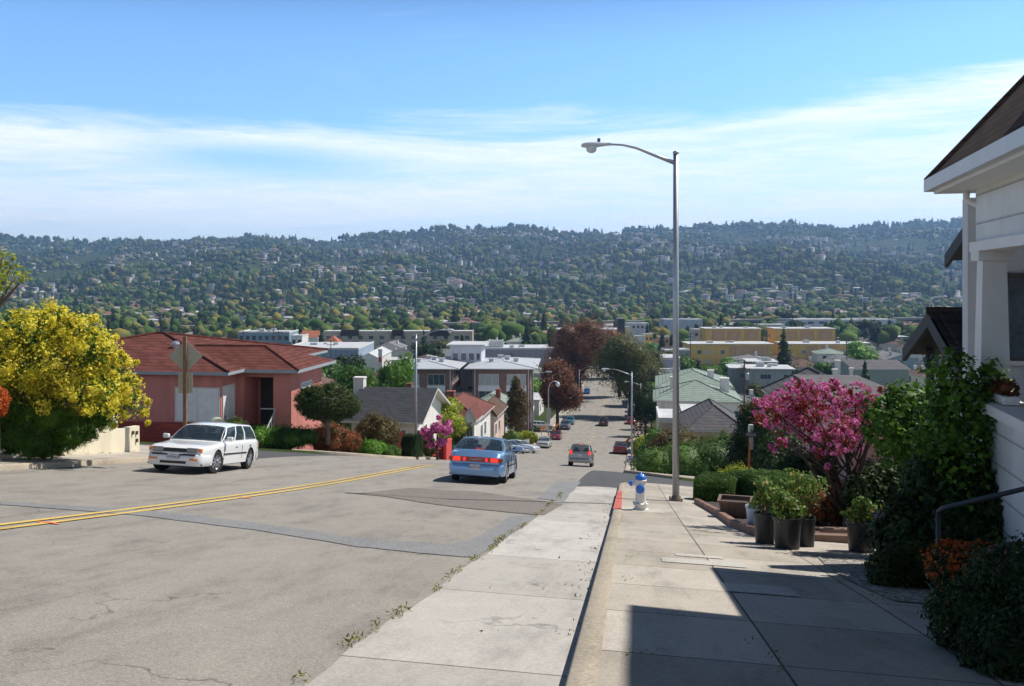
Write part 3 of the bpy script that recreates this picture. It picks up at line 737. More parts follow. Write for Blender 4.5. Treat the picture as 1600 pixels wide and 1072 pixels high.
        for s in (1, -1):
            for t_ in (.25, .62):
                x = lp(xa, xd, t_) - .25; dh = MB(); dh.rbox(x - .09, x + .09, s * (hw(x) - .03) - .02, s * (hw(x) - .03) + .03, ztop(x) - .20, ztop(x) - .165, .01); dh.build('door_handle', pm if style != 'wagon' else M_black, e)
            mr = MB(); x = xa - .2; mr.rbox(x - .06, x + .08, s * (W / 2 + .09) - .09, s * (W / 2 + .09) + .09, ztop(x) + .02, ztop(x) + .15, .035); mr.box(x - .02, x + .04, min(s * (W / 2 - .1), s * (W / 2 + .03)), max(s * (W / 2 - .1), s * (W / 2 + .03)), ztop(x) + .03, ztop(x) + .07)
            mr.build('mirror', pm, e, smooth=False)
    # bumpers
    def bumper(sg, z0, z1, name_):
        b = MB(); rowsb = []
        half = [(-.50, hw(L / 2 - .50) + .006), (-.30, hw(L / 2 - .30) + .010), (-.12, hw(L / 2 - .12) + .014), (-.02, hw(L / 2 - .02) + .008), (.035, hw(L / 2) * .93), (.055, hw(L / 2) * .7), (.07, hw(L / 2) * .35), (.075, 0)]
        for dx_, yy in half + [(p_[0], -p_[1]) for p_ in half[-2::-1]]:
            rowsb.append([(sg * (L / 2 + dx_ + (dxx if dx_ > -.05 else 0)), yy + (math.copysign(1, yy) * dxx if dx_ <= -.05 else 0), dz) for dz, dxx in ((z0, -.04), (z0 + .03, -.01), (z0 + .45 * (z1 - z0), .012), (z1 - .04, 0), (z1, -.02), (z1, -.08))])
        b.grid(rowsb); return b.build(name_, pm, e, smooth=True)
    fz = .30 if style != 'suv' else .36
    bumper(1, fz - .08, fz + .25, 'front_bumper'); bumper(-1, fz - .06, fz + .30 if style != 'suv' else fz + .25, 'rear_bumper')
    zt = ztop(L / 2 - .03)
    # lamps
    lm = M_lit if lit else M_redl
    if style == 'sedan':
        bar = MB(); bar.rbox(-L / 2 - .035, -L / 2 + .1, -.72, .72, .655, .80, .015); bar.build('light_bar', M_redl, e)
        for s in (1, -1):
            q = MB(); q.rbox(-L / 2 - .045, -L / 2 + .08, min(s * .46, s * .70), max(s * .46, s * .70), .665, .79, .012); q.build('tail_light', lm, e)
            q = MB(); q.rbox(-L / 2 - .045, -L / 2 + .08, min(s * .30, s * .38), max(s * .30, s * .38), .675, .78, .012); q.build('tail_light', lm, e)
            q = MB(); q.rbox(-L / 2 + .0, -L / 2 + .26, min(s * .70, s * .83), max(s * .70, s * .83), .665, .79, .02); q.build('indicator', M_redl, e)
    else:
        for s in (1, -1):
            q = MB()
            if style == 'suv': q.rbox(-L / 2 - .03, -L / 2 + .22, min(s * .58, s * .78), max(s * .58, s * .78), .88, 1.14, .03)
            else: q.rbox(-L / 2 - .03, -L / 2 + .18, min(s * .46, s * .74), max(s * .46, s * .74), .62, .80, .02)
            q.build('tail_light', lm, e)
    if lit:
        q = MB(); x = (xr1 if style == 'suv' else xd + .12); z = (T['rz'][2] - .02 if style == 'suv' else ztop(xd) + .05)
        q.rbox(x - .06 - (.05 if style == 'suv' else 0), x + .0, -.11, .11, z - .02, z + .03, .01); q.build('high_brake_light', M_lit, e)
    for s in (1, -1):
        q = MB(); q.rbox(L / 2 - .14, L / 2 + .035, min(s * .33, s * .63), max(s * .33, s * .63), zt - .115, zt + .02, .02); q.build('headlight', M_headl, e)
        q = MB(); q.rbox(L / 2 - .24, L / 2 + .0, min(s * .63, s * .745), max(s * .63, s * .745), zt - .105, zt + .01, .02); q.build('indicator', M_amber, e)
        if detail:
            q = MB(); q.rbox(L / 2 + .03, L / 2 + .075, min(s * .44, s * .68), max(s * .44, s * .68), .37, .425, .012); q.build('fog_light', M_amber, e)
    q = MB(); q.rbox(L / 2 - .05, L / 2 + .025, -.32, .32, zt - .105, zt + .0, .012); 
    q.build('grille', M_black, e)
    if detail:
        q = MB(); q.box(L / 2 + .03, L / 2 + .086, -.36, .36, .28, .35); q.build('air_intake', M_black, e)
        q = MB()
        for sg in (1,): q.box(L / 2 + .04, L / 2 + .09, -.60, .60, .50, .545)
        q.build('bumper_strip', M_black, e)
    if plate:
        for sg, z in ((1, .46), (-1, .50 if style != 'suv' else .83)):
            x = sg * (L / 2 + (.085 if (sg > 0 or style == 'sedan') else .04))
            q = MB(); q.box(min(x, x + sg * .012), max(x, x + sg * .012), -.16, .16, z - .08, z + .08); pl = q.build('licence_plate', M_plate, e)
            if ptext and ((sg > 0) == (ptext[1] > 0)):
                rot = Matrix(((0, 0, 1), (1, 0, 0), (0, 1, 0))).to_4x4() if sg > 0 else Matrix(((0, 0, -1), (-1, 0, 0), (0, 1, 0))).to_4x4()
                textmesh('plate_number', ptext[0], .09, M_ink, pl, Matrix.Translation((x + sg * .014, 0, z - .005)) @ rot, .001)
                textmesh('plate_state', 'California', .03, M_redl, pl, Matrix.Translation((x + sg * .014, 0, z + .06)) @ rot, .001)
    # wheels
    rm = rimmat or M_rim
    for c in (fx, rx):
        for s in (1, -1):
            y = s * (W / 2 - .115); tw = .19
            prof = [(R_ * .62, -tw / 2), (R_ * .93, -tw / 2), (R_, -tw / 2 + .03), (R_, tw / 2 - .03), (R_ * .93, tw / 2), (R_ * .62, tw / 2)]
            t_ = MB(); t_.lathe(prof, 26, (0, 0, 0), cap=False, axis='y'); wh = t_.build('wheel', M_tyre, e, smooth=False, loc=(c, y, R_))
            rmv = MB(); o_ = s * tw / 2
            rmv.lathe([(R_ * .66, o_ * .9), (R_ * .62, o_ * .82), (R_ * .56, o_ * .6), (R_ * .2, o_ * .7), (.05, o_ * .78), (.001, o_ * .8)], 24, axis='y', cap=False)
            for k in range(8):
                a = k * math.pi / 4; p0 = Vector((math.cos(a) * .05, o_ * .86, math.sin(a) * .05)); p1 = Vector((math.cos(a) * R_ * .62, o_ * .86, math.sin(a) * R_ * .62))
                rmv.tube([p0, p1], [.028, .02], 6)
            rmv.build('rim', rm, wh)
            if c == fx and steer: wh.rotation_euler = (0, 0, steer)
    return e
def copytree(o, parent=None):
    c = o.copy(); COL.objects.link(c)
    if parent: c.parent = parent
    for ch in list(o.children): copytree(ch, c)
    return c
# ---------------------------------------------------------------- street furniture
M_galv = paint('galvanised_steel', (.42, .44, .46), .42, .12, 2.5, metal=.55)
M_galv2 = paint('painted_grey_pole', (.36, .38, .40), .5, .12, 2.5, metal=.2)
M_lampglass = paint('lamp_glass', (.62, .66, .70), .15, .08, 5, coat=1)
M_wood = paint('weathered_wood', (.22, .12, .07), .85, .3, 5, bump=.3)
M_pole_wood = paint('utility_pole_wood', (.12, .09, .07), .9, .3, 5)
def lamp(label, x, y, h, dirv, arm=2.9, rise=.55, r=.1, group=None, base=True, rt=None, cat='street lamp'):
    z = g(x, y) + .14; e = empty('street_lamp', (x, y, z), label, cat, group)
    m = MB(); m.tube([(0, 0, -.1), (0, 0, h * .5), (0, 0, h)], [r, r * .86, r * .72], 16); m.lathe([(r * .8, h), (r * .85, h + .02), (r * .85, h + .06), (.01, h + .09)], 14, cap=False)
    m.build('pole', M_galv, e, smooth=True)
    if base:
        b = MB(); b.rbox(-r * 1.7, r * 1.7, -r * 1.7, r * 1.7, -.05, .035, .01); b.lathe([(r * 1.5, .035), (r * 1.4, .09), (r * 1.05, .16)], 14)
        for k in range(4): b.tube([(math.cos(k * 1.571 + .785) * r * 2, math.sin(k * 1.571 + .785) * r * 2, .0), (math.cos(k * 1.571 + .785) * r * 2, math.sin(k * 1.571 + .785) * r * 2, .11)], .022, 6)
        b.build('base_plate', paint('base_iron', (.16, .13, .11), .7, .3, 10), e)
    d = Vector((dirv[0], dirv[1], 0)).normalized(); up = Vector((0, 0, 1)); s0 = Vector((0, 0, h - .25))
    pts = [s0, s0 + d * arm * .3 + up * rise * .42, s0 + d * arm * .6 + up * rise * .86, s0 + d * arm * .8 + up * rise * 1.03, s0 + d * arm + up * rise * 1.08]
    a = MB(); a.tube(pts, [r * .62, r * .48, r * .36, r * .3, r * .28], 10); a.build('arm', M_galv, e, smooth=True)
    p = pts[-1]; q = d.cross(up)
    hd = MB(); st = []
    for t, wd, top, bot in ((-.02, .05, .05, -.04), (.15, .06, .06, -.05), (.3, .10, .075, -.07), (.5, .16, .085, -.10), (.68, .165, .08, -.10), (.8, .12, .05, -.08), (.86, .05, .0, -.05)):
        st.append([p + d * t * 1. + q * (math.cos(k * math.pi / 6) * wd) + up * ((math.sin(k * math.pi / 6) * (top if k <= 6 else -bot))) for k in range(12)])
    vs = [v for r_ in st for v in r_]; n = 12
    vs = [p + (v - p) * .9 for v in vs]; hd.add(vs, [(i * n + k, i * n + (k + 1) % n, (i + 1) * n + (k + 1) % n, (i + 1) * n + k) for i in range(len(st) - 1) for k in range(n)] + [tuple(range(n)), tuple(range(len(vs) - n, len(vs)))])
    hd.build('lamp_head', paint('lamp_head_grey', (.55, .58, .62), .45, .06, 4), e, smooth=True)
    bw = MB(); bw.lathe([(.15, 0), (.145, -.06), (.12, -.13), (.06, -.17), (.001, -.18)], 16, tuple(p + d * .50 + up * -.05), cap=False); bw.build('lens', M_lampglass, e, smooth=True)
    pc = MB(); pc.lathe([(.04, 0), (.045, .09), (.001, .1)], 10, tuple(p + d * .3 + up * .075)); pc.build('photocell', paint('photocell_blue', (.03, .06, .2), .4, .1, 5), e)
    return e
# ---------------------------------------------------------------- buildings
M_pane = paint('window_pane', (.06, .08, .10), .08, .8, 1.6, coat=1)
M_panel = siding('window_pane_light', (.44, .47, .49), .11, True, .25)
M_wframe = paint('white_frame', (.62, .61, .58), .5, .06, 5)
M_dframe = paint('dark_frame', (.10, .09, .085), .5, .1, 5)
M_white = paint('white_stucco', (.72, .70, .66), .85, .07, 1.2)
M_roofw = paint('white_roof_felt', (.47, .48, .50), .8, .25, .35)
def window(parent, face, w, d, a, z, ww, wh, fm=None, pm=None, bars=1, fr=.06, off=0.):
    """window on a wall face: f front, b back, l left, r right; a along the face from its centre"""
    def T(u, o, z_):   # u along face, o outward
        if face == 'f': return (u, -o, z_)
        if face == 'b': return (-u, d + o, z_)
        if face == 'r': return (w / 2 + o, d / 2 + u, z_)
        return (-w / 2 - o, d / 2 - u, z_)
    def bx(m, u0, u1, o0, o1, z0, z1):
        A, B = T(u0, o0, z0), T(u1, o1, z1); m.box(min(A[0], B[0]), max(A[0], B[0]), min(A[1], B[1]), max(A[1], B[1]), z0, z1)
    m = MB(); o1 = off + .045; o0 = off - .02
    bx(m, a - ww / 2 - fr, a - ww / 2, o0, o1, z - fr, z + wh + fr); bx(m, a + ww / 2, a + ww / 2 + fr, o0, o1, z - fr, z + wh + fr)
    bx(m, a - ww / 2, a + ww / 2, o0, o1, z - fr, z); bx(m, a - ww / 2, a + ww / 2, o0, o1, z + wh, z + wh + fr)
    for k in range(bars): c = a - ww / 2 + ww * (k + 1) / (bars + 1); bx(m, c - .02, c + .02, off + .013, o1 - .01, z, z + wh)
    wo = m.build('window', fm or M_wframe, parent)
    p = MB(); bx(p, a - ww / 2, a + ww / 2, off - .01, off + .012, z, z + wh); p.build('pane', pm or M_pane, wo)
    return wo
def hiproof(w, d, h, rh, ov, th=.14, shed=.0):
    m = MB(); x, y0, y1 = w / 2 + ov, -ov, d + ov; W_, D_ = 2 * x, y1 - y0
    r = min(W_, D_) / 2; mat_ = m.mat(0)
    if W_ >= D_: A, B = (-x + r, (y0 + y1) / 2), (x - r, (y0 + y1) / 2)
    else: A, B = (0, y0 + r), (0, y1 - r)
    e = h; vs = [(-x, y0, e), (x, y0, e), (x, y1, e), (-x, y1, e), (A[0], A[1], e + rh), (B[0], B[1], e + rh)]
    if W_ >= D_: fs = [(0, 1, 5, 4), (1, 2, 5), (2, 3, 4, 5), (3, 0, 4)]
    else: fs = [(0, 1, 4), (1, 2, 5, 4), (2, 3, 5), (3, 0, 4, 5)]
    m.add(vs, fs)
    ridge = [(vs[0], vs[4]), (vs[1], vs[5] if W_ >= D_ else vs[4]), (vs[2], vs[5]), (vs[3], vs[4] if W_ >= D_ else vs[5]), (vs[4], vs[5])]
    for a, b in ridge:
        if (Vector(a) - Vector(b)).length > .2: m.tube([Vector(a) + Vector((0, 0, .03)), Vector(b) + Vector((0, 0, .03))], .07, 6)
    m.mat(1); m.box(-x, x, y0, y1, e - th, e - .002)
    return m
def gableroof(w, d, h, rh, ov, axis='y', th=.16):
    """ridge along y (gable faces front) or x"""
    m = MB(); n_ = (w if axis == 'y' else d) / 2 + ov; l0, l1 = (-ov, d + ov) if axis == 'y' else (-w / 2 - ov, w / 2 + ov)
    sl = rh / ((w if axis == 'y' else d) / 2); e0 = h - ov * sl
    prof_t = [(-n_, e0 + th), (0, h + rh + th), (n_, e0 + th)]; prof_b = [(-n_, e0), (0, h + rh), (n_, e0)]
    def pt(a, l, z): return (a, l, z) if axis == 'y' else (l, d / 2 + a, z)
    V = [pt(a, l, z) for l in (l0, l1) for a, z in prof_t + prof_b]
    m.add(V, [(0, 1, 7, 6), (1, 2, 8, 7)]); m.mat(1); m.add(V, [(3, 4, 10, 9), (4, 5, 11, 10), (0, 3, 4, 1), (1, 4, 5, 2), (6, 9, 10, 7), (7, 10, 11, 8), (0, 3, 9, 6), (2, 5, 11, 8)])
    return m
FOOT = []
def building(name, label, cat, cx, cy, w, d, h, zb, wall, roof, rmat=None, tmat=None, wins=(), rot=-.1309, group=None, vents=(), chim=(), found=2.5):
    FOOT.append((cx - w / 2 - 3, cx + w / 2 + 3, cy - 4, cy + d + 3, cx / max(cy, 1)))
    e = empty(name, (cx, cy, zb), label, cat, group, rot)
    m = MB(); m.box(-w / 2, w / 2, 0, d, -found, h - .01)
    kind, rh, ov = roof; tmat = tmat or M_wframe
    if kind == 'gable': 
        m.prism([(-w / 2, h - .01), (w / 2, h - .01), (0, h + rh - .02)], 0.001, d - .001)
    if kind == 'gablex':
        V = [(x, y, z) for x in (-w / 2 + .001, w / 2 - .001) for y, z in ((0, h - .01), (d, h - .01), (d / 2, h + rh - .02))]; m.add(V, [(0, 2, 1), (3, 4, 5), (0, 3, 5, 2), (1, 2, 5, 4)])
    m.build('wall', wall, e)
    if kind == 'hip': r = hiproof(w, d, h, rh, ov)
    elif kind == 'gable': r = gableroof(w, d, h, rh, ov)
    elif kind == 'gablex': r = gableroof(w, d, h, rh, ov, 'x')
    elif kind == 'shed':
        r = MB(); x = w / 2 + ov; V = [(-x, -ov, h), (x, -ov, h), (x, d + ov, h + rh), (-x, d + ov, h + rh)]
        r.add([(a, b, c + .16) for a, b, c in V], [(0, 1, 2, 3)]); r.mat(1); r.add([(a, b, c + q) for q in (.155, 0) for a, b, c in V], [(4, 5, 6, 7), (0, 1, 5, 4), (1, 2, 6, 5), (2, 3, 7, 6), (3, 0, 4, 7)])
    else:
        r = MB(); x = w / 2 + ov; r.box(-x, x, -ov, d + ov, h, h + .22); r.mat(1); 
        if ov < .05: r.box(-x - .05, x + .05, -ov - .05, -ov + .2, h - .05, h + .5); r.box(-x - .05, -x + .2, -ov + .2, d + ov, h - .05, h + .5); r.box(x - .2, x + .05, -ov + .2, d + ov, h - .05, h + .5)
        else: r.box(-x - .03, x + .03, -ov - .03, d + ov + .03, h - .08, h - .001)
    ro = r.build('roof', [rmat or M_roofw, tmat], e)
    if kind == 'flat' and w > 7 and not vents:
        q_ = random.Random(int(abs(cx * 7 + cy))); vents = []
        for k in range(3):
            vx, vy = q_.uniform(-.35, .35) * w, q_.uniform(.25, .75) * d; m = MB(); a_ = q_.uniform(.4, 1.3); b_ = q_.uniform(.4, 1.2)
            m.box(vx - a_, vx + a_, vy - .5, vy + .5, h + .1, h + .2 + b_); m.build('roof_unit', MATS.get('light_grey_stucco', M_roofw), ro)
    for vx, vy, vz in vents:
        q = MB(); q.cbox(vx, vy, vz + .35, .8, .8, .9); q.cbox(vx, vy, vz + .86, 1.05, 1.05, .1); q.build('roof_vent', M_roofw, ro)
    for vx, vy, vz, sz, hh, cm in chim:
        q = MB(); q.box(vx - sz / 2, vx + sz / 2, vy - sz / 2, vy + sz / 2, vz - .6, vz + hh); q.box(vx - sz / 2 - .05, vx + sz / 2 + .05, vy - sz / 2 - .05, vy + sz / 2 + .05, vz + hh, vz + hh + .12); q.build('chimney', cm, ro)
    for wn_ in wins: window(e, wn_[0], w, d, *wn_[1:5], **(wn_[5] if len(wn_) > 5 else {}))
    return e
random.seed(11)
# ================================================================ near right: the white house
M_wsid = siding('white_lap_siding', (.66, .68, .68), .36)
M_wht = paint('white_trim_paint', (.72, .71, .69), .5, .06, 2)
M_gut = paint('gutter_white', (.60, .62, .64), .45, .08, 3)
M_shk = roofmat('dark_brown_shingle', (.075, .045, .030), .12, .35)
M_tile = roofmat('near_black_tile', (.035, .026, .024), .22, .3)
hrot = math.atan2(.97, .243)                   # local x runs away down the street, local y points to the street
H0 = Vector((5.88, 11.3, 0))
hz0 = g(5.9, 11) 
hs = empty('house', (H0.x, H0.y, 0), 'white lap-sided house with steep brown hip roof at right edge of photo', 'house', rz=hrot)
# local frame: +x away from camera, +y = left = street side
def hb(name, mat, x0, x1, y0, y1, z0, z1, parent=hs, b=0):
    m = MB(); (m.rbox(x0, x1, y0, y1, z0, z1, b) if b else m.box(x0, x1, y0, y1, z0, z1)); return m.build(name, mat, parent)
hb('frieze', M_wsid, -16, .12, -.22, 0, .50, 1.16)
hb('beam', M_wht, -16, .20, -.30, .06, .38, .50)
hb('soffit', M_wht, -16, .5, -3, .42, 1.16, 1.20)
m = MB(); m.prism([(-16, 1.20), (.62, 1.20), (.62, 1.33), (.56, 1.36), (-16, 1.36)], .40, .52); m.prism([(.52, 1.20), (.62, 1.20), (.62, 1.34), (.52, 1.34)], -10, .40); m.build('gutter', M_gut, hs)
m = MB(); m.tube([(.16, .10, 1.2), (.16, .1, 1.05), (.1, -.05, .95), (.08, -.1, .4), (.08, -.1, -4)], .045, 10); m.build('downpipe', M_wht, hs, smooth=True)
# hip roof
p = 1.2; e0 = 1.345; ex, ey = .60, .49; ap = 4.6
m = MB(); V = [(ex, ey, e0), (-17, ey, e0), (ex, ey - 2 * ap, e0), (ex - ap, ey - ap, e0 + p * ap), (-17, ey - ap, e0 + p * ap), (-17, ey - 2 * ap, e0)]
m.add(V, [(0, 3, 4, 1), (0, 2, 3), (2, 5, 4, 3)]); ro = m.build('roof', M_shk, hs)
m = MB(); m.tube([V[0], V[3]], .045, 6); m.build('hip_cap', M_shk, ro)
def tcol(x, y, z0, z1, wb=.34, wt=.27):
    m = MB(); V = [(x + sx * q / 2, y + sy * q / 2, z) for z, q in ((z0, wb), (z1 - .12, wt)) for sx, sy in ((-1, -1), (1, -1), (1, 1), (-1, 1))]
    m.add(V, [(0, 1, 5, 4), (1, 2, 6, 5), (2, 3, 7, 6), (3, 0, 4, 7)]); m.cbox(x, y, z1 - .06, wt + .12, wt + .12, .12); m.cbox(x, y, z0 + .04, wb + .1, wb + .1, .08); return m.build('column', M_wht, hs)
tcol(-.1, -.13, -1.42, .38); tcol(-3.6, -.13, -1.42, .38); tcol(-7.2, -.13, -1.42, .38)
hb('porch_wall', M_wsid, -16, .06, -.26, -.02, -5.5, -1.56)
hb('porch_cap', M_wht, -16, .16, -.36, .10, -1.56, -1.44)
hb('porch_floor', M_wht, -16, 0, -2.4, -.27, -2.6, -2.5)
hb('wall', paint('pale_grey_stucco', (.62, .63, .64), .85, .08, 2), -16, 1.2, -8, -1.9, -6, 1.15)
hb('wall', paint('pale_grey_stucco', (.62, .63, .64), .85, .08, 2), 1.05, 1.35, -8, -.12, -6.5, 1.15)
wo = hb('window', M_dframe, 1.0, 1.1, -1.7, -.42, -1.1, .12); m = MB(); m.box(.985, .995, -1.6, -.52, -1.03, .05); m.build('pane', M_pane, wo)
m = MB(); m.box(.96, .985, -.50, -.44, -1.1, .12); m.box(.96, .985, -1.7, -.44, -1.13, -1.07); m.build('sash', M_wht, wo)
# upper storey towards the camera, whose eave throws the nearer shadow
hb('upper_storey', M_wsid, -16, -2.1, -9, -1.2, 1.6, 4.9)
m = MB(); x1_, y1_ = -1.05, -.62
V = [(x1_, y1_, 4.95), (-17, y1_, 4.95), (x1_, -9.5, 4.95), (x1_ - 4.6, -4.7, 7.4), (-17, -4.7, 7.4), (-17, -9.5, 4.95)]
m.add(V, [(0, 3, 4, 1), (0, 2, 3), (2, 5, 4, 3), (0, 1, 5, 2)]); m.build('upper_roof', M_shk, hs)
# next house downhill: its small street-facing porch gable and a higher gable behind
nh = empty('house', (6.9, 14.8, 0), 'next house downhill with two dark tiled gables just left of the white house', 'house', rz=hrot - math.pi / 2)
M_fas = paint('dark_grey_fascia', (.045, .047, .05), .7, .15, 4); M_cst = paint('cream_stucco', (.50, .45, .36), .85, .08, 2)
def gable_x(x0, x1, yc, hy, zr, ze, ynear=None, th=.12):
    """ridge along x, street-facing gable end at x0"""
    yn = yc - hy if ynear is None else ynear; zn = zr + (ze - zr) * (yc - yn) / hy
    m = MB(); T = [(yn, zn), (yc, zr), (yc + hy, ze)]
    V = [(x, y, z + q) for q in (th, 0) for x in (x0, x1) for y, z in T]
    m.add(V, [(0, 1, 4, 3), (1, 2, 5, 4)]); m.mat(1); m.add(V, [(6, 7, 10, 9), (7, 8, 11, 10), (0, 6, 9, 3), (2, 8, 11, 5), (3, 4, 10, 9), (4, 5, 11, 10)])
    V2 = [(x, y, z + q) for q in (th - .01, -.13) for x in (x0 - .04, x0 + .03) for y, z in T]
    m.add(V2, [(0, 1, 7, 6), (1, 2, 8, 7), (3, 4, 10, 9), (4, 5, 11, 10), (6, 7, 10, 9), (7, 8, 11, 10)])
    m.mat(0)
    for side_ in (0, 1):
        a_, b_ = (T[0], T[1]) if side_ == 0 else (T[2], T[1])
        for k in range(int((x1 - x0) / .26)):
            x = x0 + .13 + k * .26; m.tube([(x, a_[0], a_[1] + th), (x, b_[0], b_[1] + th)], .035, 5)
    m.tube([(x0 - .05, yc, zr + th + .02), (x1, yc, zr + th + .02)], .07, 6)
    return m.build('roof', [M_tile, M_fas], nh)
gable_x(0, 5, 0, 2.3, -.62, -1.38); gable_x(.78, 6, -1.2, 3.7, 1.55, .40, ynear=-1.5)
m = MB(); m.prism([(.5, -6), (.5, -1.4), (1.3, -1.3), (4, -1.3), (4, -6)], -1.8, 1.8); m.box(1.5, 6, -.6, 2.0, -6, .5); m.build('wall', M_cst, nh)
for y_ in (-1.9, 1.78): m = MB(); m.box(.3, .42, y_, y_ + .12, -4.2, -1.25); m.build('post', M_fas, nh)
nh.location = nh.location * 1.45; nh.scale = (1.45,) * 3
# flower box on the porch ledge
lv = empty('ledge_planter', tuple(Vector((5.88, 11.3, -1.43)) + Vector((.243, .97, 0)) * -.62 + Vector((-.97, .243, 0)) * -.12), 'shallow white tray of dark succulents standing on the porch ledge', 'planter', rz=hrot)
m = MB(); m.rbox(-.35, .35, -.09, .09, 0, .10, .015); m.build('tray', M_wht, lv); crownmesh('foliage', [(-.1, 0, .18, .25, .12, .1), (.2, .05, .14, .2, .14, .1)], 500, .07, LM['redbrown'], lv, core=.6)
# ---- handrails and steps by the entrance
M_rail = paint('blue_grey_handrail', (.025, .03, .04), .45, .15, 5)
def rail(label, pts, r=.023):
    p0 = Vector(pts[0]); e = empty('handrail', p0, label, 'handrail'); m = MB(); q = [Vector(p) - p0 for p in pts]; m.tube(q[:1] + q[1:], r, 10)
    m.build('top_rail', M_rail, e, smooth=True); m = MB(); m.tube([Vector((0, 0, 0)), Vector((0, 0, -.95))], r * .95, 10); m.build('post', M_rail, e, smooth=True); return e
P = at(1466, 800, 8.6); rail('long dark handrail climbing from the pavement to the white house', [P, P + Vector((.03, -.05, .05)), P + Vector((.8, -.5, .40)), P + Vector((2.4, -1.5, 1.22))])
P = at(1552, 858, 7.4); rail('shorter dark handrail nearest the camera at the entrance steps', [P, P + Vector((.03, -.04, .04)), P + Vector((.5, -.35, .19)), P + Vector((1.9, -1.3, .8))])
st = empty('entrance_steps', (5.9, 8.3, g(5.9, 8.3)), 'shaded concrete steps between the two dark handrails', 'steps')
for k in range(5):
    m = MB(); m.rbox(k * .3, k * .3 + 2.4, -.6, 1.0, -.6, .16 + k * .17, .02); m.build('step', paint('step_concrete', (.30, .28, .25), .9, .15, 3), st)
# ================================================================ hydrant, lamps, signs
hx, hy = ray(1001, 797, .15)
hy_ = empty('fire_hydrant', (hx, hy, g(hx, hy) + .15), 'white fire hydrant with blue caps beside the red painted kerb', 'hydrant', rz=-.2)
M_hw = paint('hydrant_white', (.74, .73, .70), .4, .06, 8, coat=.3); M_hb = paint('hydrant_blue', (.02, .16, .62), .35, .08, 8, coat=.4)
m = MB(); m.lathe([(.17, 0), (.17, .03), (.13, .045), (.135, .12), (.17, .13), (.17, .16), (.125, .175), (.115, .2), (.11, .62), (.135, .64), (.135, .67), (.12, .68)], 24); 
for k in range(8): a = k * math.pi / 4; m.cbox(math.cos(a) * .15, math.sin(a) * .15, .175, .03, .03, .03)
m.build('barrel', M_hw, hy_, smooth=False)
m = MB(); m.lathe([(.125, .68), (.12, .73), (.09, .77), (.04, .79), (.03, .79), (.03, .83), (.001, .83)], 20, cap=False); m.build('bonnet', M_hb, hy_, smooth=True)
m = MB(); m.lathe([(.05, -.1), (.05, -.18)], 14, (-.0, 0, .58), axis='x'); m.lathe([(.075, -.1), (.075, -.15)], 16, (0, 0, .50), axis='y'); m.build('outlet', M_hw, hy_)
m = MB(); m.lathe([(.065, -.18), (.06, -.24), (.02, -.25), (.02, -.27)], 14, (0, 0, .58), axis='x'); m.build('cap', M_hb, hy_)
m = MB(); m.lathe([(.095, -.15), (.095, -.20), (.07, -.22), (.02, -.22), (.02, -.25)], 18, (0, 0, .50), axis='y'); m.build('cap', M_hb, hy_)
sm = empty('fire_hydrant', tuple(gx(983.5, 82, .14)), 'tiny distant blue and white hydrant at foot of the second right-hand lamp', 'hydrant')
m = MB(); m.lathe([(.16, 0), (.12, .06), (.11, .5), (.13, .52)], 14); m.build('barrel', M_hw, sm); m = MB(); m.lathe([(.13, .52), (.1, .62), (.001, .68)], 14, cap=False); m.lathe([(.1, -.1), (.1, -.2)], 12, (0, 0, .38), axis='y'); m.build('cap', M_hb, sm)
LDIR = (-.9914, .1309)
bx_, by_ = ray(1056, 783, .15)
lamp('tall grey street lamp in the foreground with its arm reaching left over the road', bx_, by_, 543 * by_ / FP, LDIR, arm=1.74, rise=.5, r=.095)
def lampat(px, Y, top, label, d, arm, rise=.5, r=.09):
    x = (px - 800) * Y / FP; z = g(x, Y) + .14; h = (HZ - top) / FP * Y - z
    return lamp(label, x, Y, h, d, arm, rise, r)
lampat(650, 62, 524, 'grey street lamp rising behind the crest left of the blue sedan', (.9914, -.1309), 1.9, .6)
lampat(987, 82, 582, 'grey street lamp down the hill on the right kerb arm pointing left', LDIR, 2.0, .5)
lampat(1001, 166, 600, 'distant street lamp against the right-hand dark street tree', LDIR, 2.2, .6)
lampat(905, 200, 578, 'distant curved-arm street lamp under the large left-hand reddish tree', (.9914, -.1309), 2.3, .9)
# wooden-pole lamp and globe lamp on the left kerb
x = (832 - 800) * 120 / FP; e = empty('street_lamp', (x, 120, g(x, 120) + .14), 'thin brown pole lamp standing in front of the brick apartment corner', 'street lamp')
m = MB(); m.tube([(0, 0, 0), (0, 0, 9.4)], [.13, .10], 8); m.build('pole', paint('brown_grey_pole', (.20, .17, .15), .8, .2, 4), e)
m = MB(); m.tube([(0, 0, 8.9), (.9, 0, 9.5), (1.9, 0, 9.7)], [.05, .05, .04], 6); m.build('arm', M_galv, e); m = MB(); m.rbox(1.8, 2.6, -.16, .16, 9.6, 9.78, .06); m.build('lamp_head', M_galv, e)
m = MB(); m.box(-.3, .3, -.2, -.16, 3.2, 4.0); m.build('sign_plate', paint('sign_back', (.33, .34, .34), .6, .1, 4), e)
x = (857 - 800) * 144 / FP; e = empty('street_lamp', (x, 144, g(x, 144) + .14), 'crook-necked lamp with round white globe in front of the left street tree', 'street lamp')
m = MB(); m.tube([(0, 0, 0), (0, 0, 7.6), (.25, 0, 8.3), (.8, 0, 8.7), (1.45, 0, 8.6)], [.12, .09, .08, .07, .06], 8); m.build('pole', M_galv, e, smooth=True)
m = MB(); m.lathe([(.001, .1), (.2, .05), (.33, -.15), (.36, -.4), (.26, -.62), (.001, -.72)], 14, (1.5, 0, 8.5), cap=False); m.build('lens', M_lampglass, e, smooth=True)
